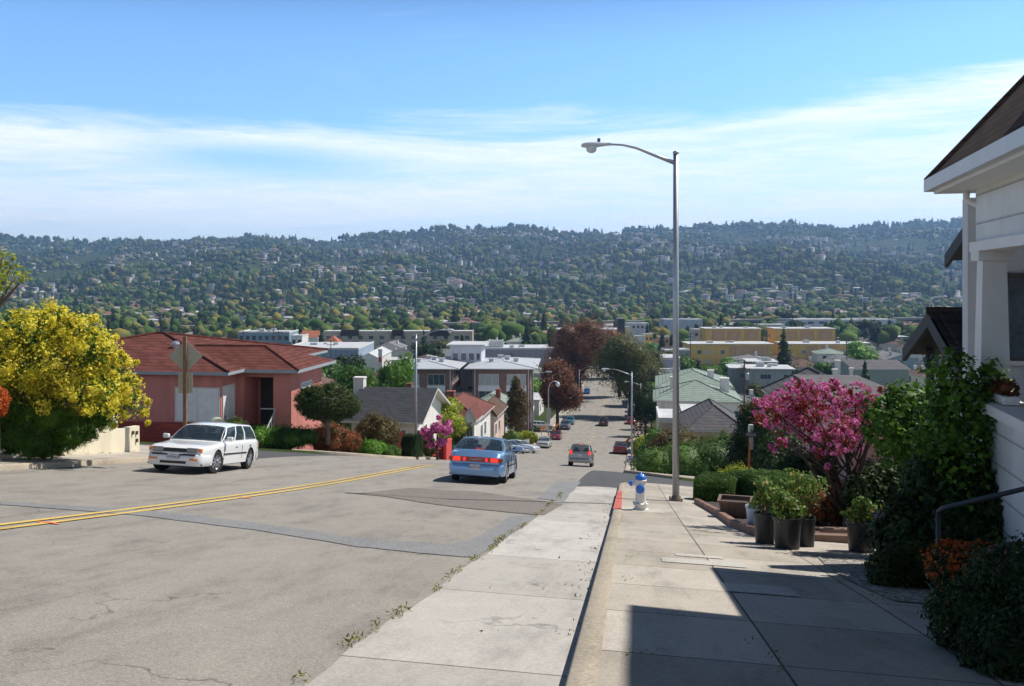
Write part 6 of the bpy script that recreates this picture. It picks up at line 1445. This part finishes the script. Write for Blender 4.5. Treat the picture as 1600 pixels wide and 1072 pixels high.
# other recognisable blocks of the flats
def blk(label, p0, p1, Y, top, h, wall, d=12, nw=0, rows=1, roof=('flat', .1, 0.), rmat=None, name='building', cat='building', rot=0, wz=None, **k):
    w = (p1 - p0) * Y / FP; wins = [('f', -w / 2 + w * (i + .5) / nw, (wz or h - 2.6) - r_ * 3, w / nw * .5, 1.4, dict(bars=0, fm=M_dframe)) for i in range(nw) for r_ in range(rows)]
    return bpx(name, label, cat, p0, p1, Y, top, roof, wall, rmat or M_roofw, h, d, rot=rot, wins=wins, **k)
blk('mauve-grey windowless industrial block behind the brick apartments', 752, 858, 300, 546, 9, paint('mauve_grey', (.36, .33, .38), .85, .06, .2), 20)
blk('small cubic penthouse on the mauve-grey industrial roof', 764, 786, 306, 534, 8, M_ltgrey, 6)
blk('large windowless tan theatre side wall above the rust-red tree', 858, 978, 470, 516, 16, paint('theatre_tan', (.50, .38, .27), .85, .05, .2), 22)
blk('narrow theatre front pier coloured pale yellow at end of the tan wall', 977, 985, 468, 512, 17, paint('pale_yellow', (.75, .62, .38), .85, .05, .3), 8)
e = blk('tall black-backed rooftop marquee sign box on the theatre', 965, 976, 466, 498, 6.0, paint('sign_black', (.012, .015, .025), .6, .1, 1), 2.5, name='rooftop_sign', cat='sign')
blk('small red brick block with tiled cap in front of the theatre', 949, 965, 400, 529, 12, paint('brick_red_plain', (.50, .13, .10), .85, .08, .5), 6)
blk('long grey commercial building with square windows right of the marquee', 980, 1014, 540, 506, 10, M_ltgrey, 12, 5)
blk('white warehouse with long flat roof crossing behind the tall lamp', 1036, 1098, 560, 500, 11, paint('pale_blue_wall', (.42, .46, .54), .85, .06, .2), 16)
blk('yellow shopfront with signs in the shopping street', 1008, 1020, 440, 523, 8, paint('shop_yellow', (.75, .50, .12), .8, .08, .5), 8, 2)
e = blk('white shop with pale blue sign board in the shopping street', 993, 1008, 436, 526, 8, M_white, 8)
m = MB(); m.box(-1.9, 1.9, -.35, -.2, 5.2, 6.8); sb = m.build('sign_board', paint('sign_pale_blue', (.60, .68, .80), .5, .05, 1), e); 
blk('orange and blue corner shop beside the tall lamp pole', 1030, 1046, 430, 527, 7, paint('shop_orange', (.60, .30, .18), .8, .1, .5), 8, 2)
blk('grey shop building with blue billboard left of the ochre apartments', 1084, 1102, 400, 516, 13, M_ltgrey, 10, 2)
blk('dark red flat-roofed shop low beside the tall lamp pole', 1040, 1056, 300, 549, 6, paint('dark_red', (.22, .03, .04), .8, .1, .5), 8)
blk('grey-green narrow house between lamp pole and ochre apartments', 1062, 1078, 330, 548, 8, paint('grey_green', (.28, .32, .28), .8, .1, .5), 10, 1, 2)
blk('long white modern school building with dark windows behind the ochre blocks', 1240, 1400, 620, 500, 12, paint('cool_white', (.46, .51, .57), .8, .05, .15), 18, 9)
blk('lower grey wing left of the modern school building', 1130, 1240, 600, 508, 8, MATS['light_grey_stucco'], 15, 6)
blk('teal-blue flat office block behind the pink house roof', 372, 452, 330, 520, 10, paint('steel_blue', (.22, .31, .38), .8, .08, .3), 14, 8, 2)
blk('white apartment cube at the right end of the teal-blue block', 455, 472, 325, 526, 9, M_white, 10, 2, 2)
blk('long white flat-roofed warehouse left of centre', 440, 560, 285, 546, 7, paint('blue_grey_wall', (.26, .33, .42), .85, .06, .3), 32)
blk('white shed with low pitched roof and red sign', 560, 592, 290, 560, 7, M_white, 30, roof=('gable', 1.6, .2), rmat=M_roofw)
e = bpx('shop_sign', 'white upright sign with red square beside the white shed', 'sign', 591, 597, 288, 548, ('flat', .1, 0), M_white, M_white, 9, .5); m = MB(); m.box(-.45, .45, -.08, -.03, 5.4, 7.0); m.build('red_square', paint('sign_red', (.7, .03, .03), .5, .05, 2), e)
blk('row of houses under a long terracotta roof behind the teal block', 470, 496, 390, 527, 6, M_white, 10, roof=('gablex', 2.5, .4), rmat=roofmat('terracotta', (.50, .13, .07), .3, .15))
blk('tiny ornate red and white church-like tower house', 508, 528, 330, 537, 8, M_white, 8, 1, roof=('hip', 2.6, .4), rmat=MATS['terracotta'])
blk('grey gable-roofed bungalow above the soft green tree', 520, 572, 200, 598, 5, M_beige, 12, roof=('hip', 2.6, .5), rmat=M_grtile)
blk('brown low-roofed bungalow beside the grey gable bungalow', 575, 612, 215, 592, 5, M_tan, 12, roof=('hip', 2.0, .5), rmat=M_br2)
blk('dark-roofed building among small trees above the apartments', 640, 688, 260, 566, 6, M_tan, 12, roof=('hip', 1.8, .5), rmat=M_br2)
blk('pale concrete garden-level building right of the ochre blocks', 1340, 1368, 330, 545, 9, M_beige, 12, 2, 2)
blk('long green-grey warehouse roof right beyond the dark-tiled house', 1335, 1420, 230, 577, 6, paint('grey_green', (.28, .32, .28), .8, .1, .5), 16, roof=('gablex', 1.6, .4), rmat=M_grtile)
# white office with curved roof far left
Yo = 960; x0, x1 = (203 - 800) * Yo / FP, (305 - 800) * Yo / FP; w = x1 - x0; zt = (HZ - 485) / FP * Yo; e = empty('office_building', ((x0 + x1) / 2, Yo, zt - 14), 'white office building with arched roof at the foot of the hills, far left', 'building')
m = MB(); m.box(-w / 2, -w * .12, 0, 18, 0, 10); m.prism([(-w * .12, 0), (w * .24, 0), (w * .24, 12)] + [(w * .06 + w * .18 * math.cos(a * math.pi / 12), 12 + 3 * math.sin(a * math.pi / 12)) for a in range(1, 12)] + [(-w * .12, 12)], -4, 18); m.box(w * .24, w / 2, 2, 18, 0, 13); m.build('wall', paint('office_white', (.62, .64, .68), .8, .05, .1), e)
for k in range(3):
    m = MB(); m.box(-w / 2 + 1, -w * .13, -.2, 0, 2 + k * 3.2, 3.4 + k * 3.2) if k < 2 else m.box(w * .25, w / 2 - 1, 1.8, 2, 8, 10); m.build('window', M_pane, e)
m = MB(); m.box(-w * .1, w * .22, -4.2, -4, 3, 5); m.box(-w * .1, w * .22, -4.2, -4, 8, 10.2); m.build('window', M_pane, e)
# elevated railway
e = empty('railway_viaduct', (0, 645, 0), 'long thin elevated concrete railway viaduct crossing the flats', 'viaduct'); m = MB(); a = Vector((-520, -115, -29.6)); b = Vector((560, 108, -27.6)); d_ = (b - a).normalized(); s_ = Vector((-d_.y, d_.x, 0)) * 4
m.add([a - s_, b - s_, b + s_, a + s_, a - s_ + Vector((0, 0, -1.6)), b - s_ + Vector((0, 0, -1.6)), b + s_ + Vector((0, 0, -1.6)), a + s_ + Vector((0, 0, -1.6))], [(0, 1, 2, 3), (7, 6, 5, 4), (0, 4, 5, 1), (2, 6, 7, 3), (0, 3, 7, 4), (1, 5, 6, 2)]); m.build('deck', paint('viaduct_concrete', (.22, .21, .20), .9, .08, .05), e)
for k in range(36):
    q = a.lerp(b, (k + .5) / 36); m = MB(); m.tube([(q.x, q.y, -40), (q.x, q.y, q.z - 1.6)], 1.0, 8); m.build('pier', MATS['viaduct_concrete'], e)
# utility poles
def upole(label, px, Y, top, r=.14, arms=2, tank=False):
    q = gx(px, Y, 0); h = (HZ - top) / FP * Y - q.z; e = empty('utility_pole', q, label, 'utility pole', 'wooden utility poles', rz=random.uniform(-.4, .4)); m = MB(); m.tube([(0, 0, 0), (0, 0, h)], [r, r * .7], 7); m.build('pole', M_pole_wood, e)
    for k in range(arms): m = MB(); m.box(-1.2, 1.2, -.08, .08, h - .5 - k * 1.1, h - .35 - k * 1.1); m.build('crossarm', M_pole_wood, e)
    if tank: m = MB(); m.lathe([(.32, h - 3.4), (.34, h - 2.3), (.2, h - 2.2)], 12, (.45, 0, 0)); m.build('transformer', M_galv, e)
upole('utility pole with grey transformer standing before the grey flat-roofed house', 1163, 150, 562, .17, 2, True)
upole('utility pole in front of the left ochre apartment block', 1079, 300, 519)
upole('utility pole in front of the right ochre apartment block', 1323, 240, 530)
upole('utility pole above the pink house roof, thickest of the left ones', 427, 250, 497)
upole('utility pole above the pink house roof, second from left', 435, 255, 517)
upole('thin utility pole left above the teal-blue office block', 380, 240, 510)
upole('utility pole near the long white warehouse', 517, 240, 530)
upole('utility pole right of the tan theatre wall beside the shops', 1036, 420, 495)
upole('utility pole rising beside the left cross lamp below the mauve-grey block', 924, 300, 545)
# ================================================================ small houses and trees of the flats
random.seed(31); rng = np.random.default_rng(31)
WALLS = {'white': M_white, 'cream': paint('wall_cream', (.60, .52, .38), .85, .08, 1), 'grey': paint('wall_grey', (.36, .37, .38), .85, .08, 1), 'tan': M_tan, 'pale blue': paint('wall_pale_blue', (.36, .46, .54), .85, .08, 1), 'pink': paint('wall_pink', (.60, .38, .33), .85, .08, 1)}
ROOFS = {'grey': roofmat('far_grey_roof', (.20, .20, .21), .2, .2), 'brown': roofmat('far_brown_roof', (.15, .10, .08), .2, .2), 'pale': M_roofw, 'terracotta': roofmat('faded_terracotta', (.28, .10, .065), .3, .2), 'dark': roofmat('far_dark_roof', (.07, .07, .08), .2, .2), 'green-grey': M_green_r}
def protohouse(kind, wc, rc, seed):
    r_ = random.Random(seed); m = MB(); w, d, h = r_.uniform(8, 12), r_.uniform(9, 12), r_.choice([3.4, 3.6, 6.0])
    m.box(-w / 2, w / 2, 0, d, -2, h - .01)
    m.mat(2)
    for z in ([.9] if h < 5 else [.9, 3.8]):
        for k in range(3): x = -w / 2 + w * (k + .5) / 3; m.box(x - .6, x + .6, -.04, 0, z, z + 1.4)
        for k in range(2): y = d * (k + .5) / 2; m.box(w / 2, w / 2 + .04, y - .6, y + .6, z, z + 1.4); m.box(-w / 2 - .04, -w / 2, y - .6, y + .6, z, z + 1.4)
    if kind == 'gable': m.mat(0); m.prism([(-w / 2, h - .01), (w / 2, h - .01), (0, h + 1.9)], .001, d - .001)
    q = {'hip': lambda: hiproof(w, d, h, r_.uniform(1.6, 2.3), .5), 'gable': lambda: gableroof(w, d, h, 2.0, .4)}.get(kind)
    if q: q = q(); n0 = len(m.v); m.v += q.v; m.f += [tuple(i + n0 for i in f) for f in q.f]; m.m += [1 if k == 0 else 3 for k in q.m]
    else: m.mat(1); m.box(-w / 2 - .2, w / 2 + .2, -.2, d + .2, h, h + .25)
    m.mat(0); m.box(w * .2, w * .2 + .8, d * .5, d * .5 + .8, h, h + 2.6)
    m.v = [(x, y - d / 2, z) for x, y, z in m.v]
    return m, [WALLS[wc], ROOFS[rc], M_pane, M_wframe]
combos = [('hip', 'white', 'grey'), ('gable', 'cream', 'brown'), ('flat', 'white', 'pale'), ('hip', 'tan', 'brown'), ('gable', 'white', 'dark'), ('hip', 'pink', 'terracotta'), ('gable', 'pale blue', 'grey'), ('flat', 'grey', 'pale'), ('hip', 'cream', 'terracotta'), ('gable', 'grey', 'dark'), ('hip', 'white', 'green-grey'), ('flat', 'cream', 'pale'), ('gable', 'white', 'grey'), ('hip', 'white', 'brown')]
HP = []
for i, (k, a, b) in enumerate(combos):
    m, ms = protohouse(k, a, b, i); me = rawmesh('house', m.v, m.f, ms, None, m.m); HP.append((me.data, 'small %s house with %s %s roof down on the flats' % (a, b, k))); bpy.data.objects.remove(me)
def blocked(x, y, pad=0):
    s_, u_ = su_inv(x, y)
    if -WL(s_) - 5 - pad < u_ < WR(s_) + 5 + pad and s_ < 560: return True
    if y < 170 and -40 < u_ < 34: return True
    for a, b, c, d, sl_ in FOOT:
        if a - pad - 2 < x < b + pad + 2 and c - pad - 9 < y < d + pad: return True
        if c - 130 < y < c and abs(x - sl_ * y) < (b - a) / 2 + 2 and sl_ < .2 and y > 190 and (y < 0): return True
    return False
spots = []
row = 0
Yr = 175.
while Yr < 1280:
    xlim = Yr * .66 + 40; x = -xlim + random.uniform(0, 8)
    while x < xlim:
        px = 800 + 1400 * x / Yr
        if random.random() < .80: spots.append((x + random.uniform(-1.5, 1.5), Yr + random.uniform(-2, 2)))
        x += random.uniform(13, 17)
    row += 1; Yr += 17 if row % 2 else 30
spots = [p_ for p_ in spots if not blocked(*p_, 4)]
spots.sort(key=lambda q: q[1])
ind, rest = spots[:300], spots[300:]
def zone(x, y):
    px = 800 + 1400 * x / y
    col_ = next(n_ for lim, n_ in ((120, 'behind yellow bush'), (330, 'above pink house roof'), (480, 'by teal-blue block'), (600, 'by white warehouse'), (740, 'by cream apartments'), (860, 'by mauve-grey block'), (950, 'by the tan theatre'), (1035, 'by the shops'), (1110, 'right of tall lamp'), (1215, 'by left ochre blocks'), (1345, 'by right ochre blocks'), (1430, 'by pale warehouse'), (9999, 'by the house at right')) if px < lim)
    return ('near ' if y < 330 else 'mid-distance ' if y < 520 else 'far ' if y < 760 else 'farthest ') + '|' + col_
for x, y in ind:
    k = random.randrange(len(HP)); o = bpy.data.objects.new('house', HP[k][0]); COL.objects.link(o)
    o.location = (x, y, g(x, y) + .1); o.rotation_euler = (0, 0, -.13 + random.choice([0, math.pi, math.pi / 2]) + random.uniform(-.03, .03)); zz = zone(x, y).split('|'); lb = HP[k][1].replace('small ', zz[0] + 'small ').replace('down on the flats', zz[1]); tag(o, lb, 'house', 'small houses of the flats: ' + lb)
def merge(name, items, mats, label, smooth=False):
    """items: (V array, F list as arrays of tri/quad padded, material per face)"""
    VV = []; LI = []; LS = []; MI = []; nv = nl = 0
    for V, Fs, ms in items:
        VV.append(V)
        for F, mm in zip(Fs, ms):
            LI.append((F + nv).ravel()); k = F.shape[1]; LS.append(nl + np.arange(len(F)) * k); nl += F.size; MI.append(mm)
        nv += len(V)
    me = bpy.data.meshes.new(name); V = np.concatenate(VV).astype(np.float32); LI = np.concatenate(LI).astype(np.int32); LS = np.concatenate(LS).astype(np.int32)
    me.vertices.add(len(V)); me.vertices.foreach_set('co', V.ravel()); me.loops.add(len(LI)); me.loops.foreach_set('vertex_index', LI)
    me.polygons.add(len(LS)); me.polygons.foreach_set('loop_start', LS); me.update(calc_edges=True)
    for m in mats: me.materials.append(m)
    me.polygons.foreach_set('material_index', np.concatenate(MI).astype(np.int32)); me.validate()
    o = bpy.data.objects.new(name, me); COL.objects.link(o); return tag(o, label, kind='stuff')
islandcol = lambda name, cols: leafmat(name, cols, 1, 0.0, .9, .1, 0.)
M_fwall = islandcol('far_wall', [(.60, .58, .55), (.50, .45, .36), (.70, .69, .67), (.36, .36, .36), (.50, .36, .30), (.54, .57, .60), (.42, .36, .27)])
M_froof = islandcol('far_roof', [(.14, .12, .11), (.24, .23, .23), (.25, .10, .07), (.16, .12, .10), (.46, .46, .47), (.12, .12, .13)])
def simplehouse(x, y, z, rot, w, d, h, rh):
    c, s = math.cos(rot), math.sin(rot)
    L = np.array([(-w, -d, -6), (w, -d, -6), (w, d, -6), (-w, d, -6), (-w, -d, h), (w, -d, h), (w, d, h), (-w, d, h),
                  (-w - .4, -d - .4, h), (w + .4, -d - .4, h), (w + .4, d + .4, h), (-w - .4, d + .4, h), (-w * .5, 0, h + rh), (w * .5, 0, h + rh),
                  (-w * .7, -d - .05, h - 2.3), (-w * .2, -d - .05, h - 2.3), (-w * .2, -d - .05, h - 1), (-w * .7, -d - .05, h - 1), (w * .2, -d - .05, h - 2.3), (w * .7, -d - .05, h - 2.3), (w * .7, -d - .05, h - 1), (w * .2, -d - .05, h - 1)], float)
    V = np.stack([x + L[:, 0] * c - L[:, 1] * s, y + L[:, 0] * s + L[:, 1] * c, z + L[:, 2]], 1)
    Q = np.array([(0, 1, 5, 4), (1, 2, 6, 5), (2, 3, 7, 6), (3, 0, 4, 7), (8, 9, 13, 12), (10, 11, 12, 13), (14, 15, 16, 17), (18, 19, 20, 21)]); T_ = np.array([(9, 10, 13), (11, 8, 12)])
    return V, [Q, T_], [np.array([0, 0, 0, 0, 1, 1, 2, 2]), np.array([1, 1])]
items = [simplehouse(x, y, g(x, y), random.choice([0, 1.57]) + random.uniform(-.2, .2), random.uniform(4, 6), random.uniform(4, 6), random.choice([3.5, 6]), random.uniform(.6, 2)) for x, y in rest]
def cdens(x, y): return math.sin(x / 140 + 1) * math.cos(y / 160 + x / 300) + .5 * math.sin(x / 57 + y / 90)
HH = []
while len(HH) < 2100:
    y = 1200 + 2200 * random.random() ** .8; x = random.uniform(-.66, .66) * y
    if cdens(x, y) + random.uniform(-.9, .9) > -.1 + (.5 if y > 2900 and x > 200 else 0): HH.append((x, y))
items += [simplehouse(x, y, g(x, y) + 1.5, random.uniform(-.6, .6), random.uniform(4.5, 9), random.uniform(4, 6), random.choice([4.5, 6.5, 8.5]), random.uniform(.5, 2)) for x, y in HH]
merge('hillside_houses', items, [M_fwall, M_froof, M_pane], 'hundreds of tiny houses scattered over the far hillside and outer flats')
# ---- trees of the flats: eight kinds, shared crowns
TP = []
def ptree(leaf, w_, h_, kind, label, seed):
    r_ = random.Random(seed)
    if kind == 'round': bl = [(0, 0, h_ * .55, w_ * .36, w_ * .36, h_ * .3)] + [(math.cos(i * 2.4) * w_ * .26, math.sin(i * 2.4) * w_ * .26, h_ * r_.uniform(.4, .78), w_ * r_.uniform(.2, .28), w_ * .25, h_ * .17) for i in range(6)]
    elif kind == 'cone': bl = [(0, 0, h_ * (.14 + .2 * i), w_ * (.40 - .085 * i), w_ * (.40 - .085 * i), h_ * .15) for i in range(5)]
    else: bl = [(0, 0, h_ * .3, w_ * .3, w_ * .3, h_ * .25), (0, 0, h_ * .55, w_ * .33, w_ * .33, h_ * .28), (0, 0, h_ * .8, w_ * .2, w_ * .2, h_ * .18)]
    m = MB(); m.tube([(0, 0, -1), (0, 0, h_ * .5)], [w_ * .04, w_ * .025], 5)
    t_ = m.build('trunk', M_barkd, None); cr = crownmesh('crown', bl, 1500, w_ * .085, LM[leaf], None, core=.8, clump=.45, per=16, rough=.35)
    TP.append((t_.data, cr.data, label, h_)); bpy.data.objects.remove(t_); bpy.data.objects.remove(cr)
ptree('green', 8, 7.5, 'round', 'mid-green round tree on the flats', 1); ptree('dark', 7, 12, 'cone', 'dark pointed conifer standing above the roofs of the flats', 2); ptree('bright', 7, 7, 'round', 'fresh light green round tree on the flats', 3)
ptree('olive', 8, 7, 'round', 'olive-brown round tree on the flats', 4); ptree('dark', 9, 9, 'round', 'dark evergreen broad tree on the flats', 5); ptree('lime', 6, 5.5, 'round', 'yellow-green flowering tree on the flats', 6); ptree('bronze', 6, 6, 'round', 'bronze-leaved tree on the flats', 7); ptree('cypress', 4, 11, 'col', 'tall narrow dark tree on the flats', 8)
def puttree(k, x, y, sc_, label=None, group=None):
    td, cd, lab, h_ = TP[k]; e = bpy.data.objects.new('tree', None); COL.objects.link(e); e.location = (x, y, g(x, y)); e.scale = (sc_,) * 3; e.rotation_euler = (0, 0, random.uniform(0, 6.28))
    zz = zone(x, y).split('|'); lb = zz[0] + lab.split(' on the flats')[0].split(' standing')[0] + ' ' + zz[1]; tag(e, label or lb, 'tree', group or 'trees of the flats: ' + lb)
    for d_, n_ in ((td, 'trunk'), (cd, 'crown')): o = bpy.data.objects.new(n_, d_); COL.objects.link(o); o.parent = e
special = [('vivid light green dome tree behind the cream apartment range', 2, 562, 470, 1.6), ('tall twin-topped bright poplar left of the theatre', 7, 850, 560, 1.7), ('large willow-like pale green tree right of the ochre blocks', 2, 1345, 300, 1.75), ('round green tree in front of the left ochre block', 0, 1106, 250, 1.1), ('small dark pyramid tree before the grey flat-roofed houses', 1, 1104, 165, .62), ('green treetops between ochre blocks and dark tiled roof, left', 0, 1262, 200, 1.0), ('green treetops between ochre blocks and dark tiled roof, right', 2, 1292, 210, .95), ('yellow-green tree right of the ochre-block treetops', 5, 1316, 215, 1.1), ('dark green block-shaped tree beside the pale warehouse at right', 4, 1392, 260, 1.0), ('pale willow tree left of the pink house roof end', 2, 470, 330, 1.3), ('bare golden tree before the cream apartments', 3, 690, 380, 1.4), ('dark tree group among low roofs before the cream apartments', 4, 668, 300, 1.3), ('dark tree beside the white warehouse', 4, 548, 275, 1.0), ('big dark conifer far left of the theatre', 1, 710, 640, 1.7), ('dark conifer right of the modern office, far', 1, 345, 760, 1.7), ('green-bronze tree rows before the ochre blocks, left', 6, 1228, 470, 1.5), ('bright bushy tree behind the rear ochre blocks', 2, 1170, 470, 1.5), ('bronze tree behind the rear right ochre block', 6, 1195, 455, 1.4)]
for lab, k, px, Y, sc_ in special: puttree(k, (px - 800) * Y / FP, Y, sc_, lab, 'notable trees of the flats')
TT = []
tries = 0
while len(TT) < 282 and tries < 20000:
    tries += 1; y = 172 + 900 * random.random() ** 1.7; x = random.uniform(-.62, .6) * y
    if blocked(x, y, 1) or any(abs(x - a) < 6 and abs(y - b) < 6 for a, b in ind): continue
    TT.append((x, y))
for x, y in TT:
    k = random.choices(range(8), [5, 4, 2.2, 4, 5, 1.6, 1.3, 1.5])[0]; puttree(k, x, y, random.uniform(.75, 1.25) * (1 + y / 1900))
# left slope trees that hide the empty hillside between near houses and flats
SL = [('dark evergreen behind the pink house roof, left end', 4, 330, 150, .9), ('green tree between yellow bush and pink house roof', 0, 214, 120, .75), ('dark round tree above the pink roof ridge', 4, 395, 200, .8)]
for lab, k, px, Y, sc_ in SL: puttree(k, (px - 800) * Y / FP, Y, sc_, lab, 'trees behind the pink house')
# ---- far forest
def icos(sub):
    bm = bmesh.new(); bmesh.ops.create_icosphere(bm, subdivisions=sub, radius=1); V = np.array([v.co[:] for v in bm.verts]); F = np.array([[v.index for v in f.verts] for f in bm.faces]); bm.free(); return V, F
IV, IF = icos(1)
CV = []; CF = []; n_ = 7
for i in range(4):
    z0, z1, r0 = .05 + .24 * i, .42 + .2 * i, .5 - .11 * i; b = len(CV)
    CV += [(math.cos(2 * math.pi * k / n_) * r0 * (1.25 if k % 2 else .8), math.sin(2 * math.pi * k / n_) * r0 * (1.25 if k % 2 else .8), z0) for k in range(n_)] + [(0, 0, min(1, z1))]
    CF += [(b + k, b + (k + 1) % n_, b + n_) for k in range(n_)]
CV = np.array(CV); CF = np.array(CF)
M_ff = leafmat('far_foliage', [(.02, .038, .015), (.03, .058, .018), (.045, .09, .022), (.07, .115, .028), (.11, .16, .035), (.045, .07, .022), (.13, .13, .045), (.22, .19, .04), (.03, .06, .02)], .02, 0, .95, .05, .3)
M_fd = leafmat('far_conifer', [(.012, .024, .012), (.018, .034, .015), (.024, .045, .018)], .02, 0, .95, .05, .2)
items = []
def fartree(x, y, w_, h_, con):
    z = g(x, y)
    if con:
        V = CV * np.array([w_, w_, h_]) + np.array([x, y, z - .5]); items.append((V, [CF], [np.ones(len(CF), int)]))
    else:
        for q in range(3 if y < 2200 else 2):
            ox, oy, oz = random.uniform(-.3, .3) * w_, random.uniform(-.3, .3) * w_, random.uniform(.35, .7) * h_; s_ = random.uniform(.55, .9)
            V = IV * (1 + rng.uniform(-.28, .28, (len(IV), 1))) * np.array([w_ * .5 * s_, w_ * .5 * s_, h_ * .42 * s_]) + np.array([x + ox, y + oy, z + oz]); items.append((V, [IF], [np.zeros(len(IF), int)]))
cnt = 0
while cnt < 8500:
    y = 1120 + 2280 * random.random() ** .85; x = random.uniform(-.66, .66) * y
    dn = cdens(x, y)
    if random.random() < .16 + .22 * max(0, dn) and y < 2950: continue
    wood = math.sin(x / 210 + y / 170 + 2) > .55
    con = random.random() < (.42 if wood else .22); k = 1.0 if not wood else 1.15
    fartree(x, y, random.uniform(9, 19) * k * (.65 if con else 1), random.uniform(8, 16) * k * (1.5 if con else 1), con); cnt += 1
for _ in range(900):
    y = random.uniform(3250, 3480); x = random.uniform(-.7, .66) * y
    if math.sin(x / 95.) + math.sin(x / 41. + 2) > -.9: fartree(x, y, random.uniform(13, 24), random.uniform(14, 26), random.random() < .3)
for _ in range(2300):
    y = random.uniform(430, 1250); x = random.uniform(-.64, .64) * y
    if not blocked(x, y, 2): fartree(x, y, random.uniform(7, 14), random.uniform(7, 15), random.random() < .3)
for _ in range(520):                       # groves of bigger trees
    gy = 1150 + 2250 * random.random() ** .8; gx_ = random.uniform(-.66, .66) * gy; con = random.random() < .35
    if cdens(gx_, gy) > .6: continue
    for k in range(random.randrange(3, 9)): fartree(gx_ + random.gauss(0, 22), gy + random.gauss(0, 14), random.uniform(12, 20) * (.7 if con else 1), random.uniform(15, 25), con)
for _ in range(60):
    cx_ = random.uniform(-.62, .62) * 3400
    for k in range(random.randrange(4, 12)): fartree(cx_ + random.gauss(0, 30), random.uniform(3340, 3420), random.uniform(16, 26), random.uniform(22, 36), random.random() < .35)
merge('distant_woods', items, [M_ff, M_fd], 'mass of distant trees covering the hills and outer flats')
# ---- weeds and litter on the pavement
def tufts(name, label, P_, n, size, spread, up=.06, leaf='grass'):
    C = []
    for x, y in P_:
        k = rng.integers(max(2, n // 2), n + 1); o = rng.normal(0, spread, (k, 2)); C.append(np.column_stack([x + o[:, 0], y + o[:, 1], np.array([g(x + a, y + b) for a, b in o]) + up * rng.random(k) + .01]))
    C = np.concatenate(C); V = leafquads(C, np.tile(np.array([[0, 0, .3]]), (len(C), 1)), size, .35, 1.); return tag(rawmesh(name, V, quads(V), LM[leaf]), label, kind='stuff')
P_ = [];
for s_ in np.arange(3.6, 26, .11):
    dens = .5 + .5 * math.sin(s_ * 2.1) + .3 * math.sin(s_ * 5.3)
    if random.random() < dens * .75: P_.append(su(s_, -1.52 + .03 * math.sin(s_ * 1.7) + random.uniform(-.04, .02)))
tufts('weeds', 'yellow-green weeds growing along the seam between asphalt and concrete gutter', P_, 15, .034, .028)
P_ = [su(5.9, .42), su(6.0, .5), su(5.95, .36), su(6.6, 1.22), su(6.4, 1.25), su(6.2, 1.27), su(5.8, 1.3), su(5.3, 1.33), su(5.1, 1.32)] + [su(random.uniform(9, 14), 2.75 + random.uniform(-.1, .1)) for _ in range(8)] + [su(random.uniform(7, 12), .34) for _ in range(5)]
tufts('weeds', 'small weeds in the pavement cracks near the camera', P_, 22, .035, .04, .19)
P_ = [su(random.uniform(6.5, 24), -abs(random.gauss(.05, .16)) - .04) for _ in range(50)] + [su(random.uniform(5, 22), random.uniform(-1.5, -.1)) for _ in range(5)]
tufts('leaf_litter', 'dry brown leaves lying along the foot of the kerb', P_, 3, .035, .04, .015, 'bronze')
P_ = [su(random.uniform(15, 27), -15.15 + random.uniform(-.2, 1.2)) for _ in range(40)]
tufts('weeds', 'weeds at the foot of the cream garden wall', [su(random.uniform(16, 31), -16.65 + random.uniform(0, .15)) for _ in range(45)], 18, .05, .06, .2)
# small things on the road
for lab, px, py in (('orange painted survey mark on the asphalt, left one', 55, 817), ('orange painted survey mark by the yellow line, middle one', 368, 778)):
    s_, u_ = su_inv(*ray(px, py)); o = loft('survey_mark', [(s_, u_), (s_ + .09, u_ + .01)], [(s_ - .03, u_ + .34), (s_ + .05, u_ + .36)], M_orange if 'M_orange' in globals() else paint('survey_orange', (.85, .16, .04), .7, .2, 20), .016, 1)
s_, u_ = su_inv(*ray(171, 745)); 
# storm inlet in the left kerb
e = empty('storm_inlet', (*su(22.6, -15.06), g(*su(22.6, -15.06))), 'small dark storm drain inlet in the left kerb', 'drain', rz=-.13)
m = MB(); m.rbox(-.06, .03, -.28, .28, 0, .13, .01); m.build('grate', M_iron, e)
# sun-bleached paper scrap
s_, u_ = su_inv(*ray(836, 859)); o = loft('paper_scrap', [(s_, u_), (s_ + .07, u_)], [(s_ + .01, u_ + .09), (s_ + .05, u_ + .08)], M_whitep, .02, 1); o['kind'] = 'stuff'
# ---------------------------------------------------------------- haze
hb_ = MB(); hb_.box(-4300, 4300, -620, 4900, -220, 285); hzo = hb_.build('haze', [], None)
hm = bpy.data.materials.new('haze_air'); hm.use_nodes = True; ht = hm.node_tree; ht.nodes.clear()
ho = ht.nodes.new('ShaderNodeOutputMaterial'); pv = ht.nodes.new('ShaderNodeVolumePrincipled'); ht.links.new(pv.outputs[0], ho.inputs['Volume'])
pv.inputs['Color'].default_value = (.36, .60, 1., 1); pv.inputs['Density'].default_value = .00016; pv.inputs['Anisotropy'].default_value = .3
hzo.data.materials.append(hm); tag(hzo, 'thin blue haze in front of the far hills', kind='stuff')
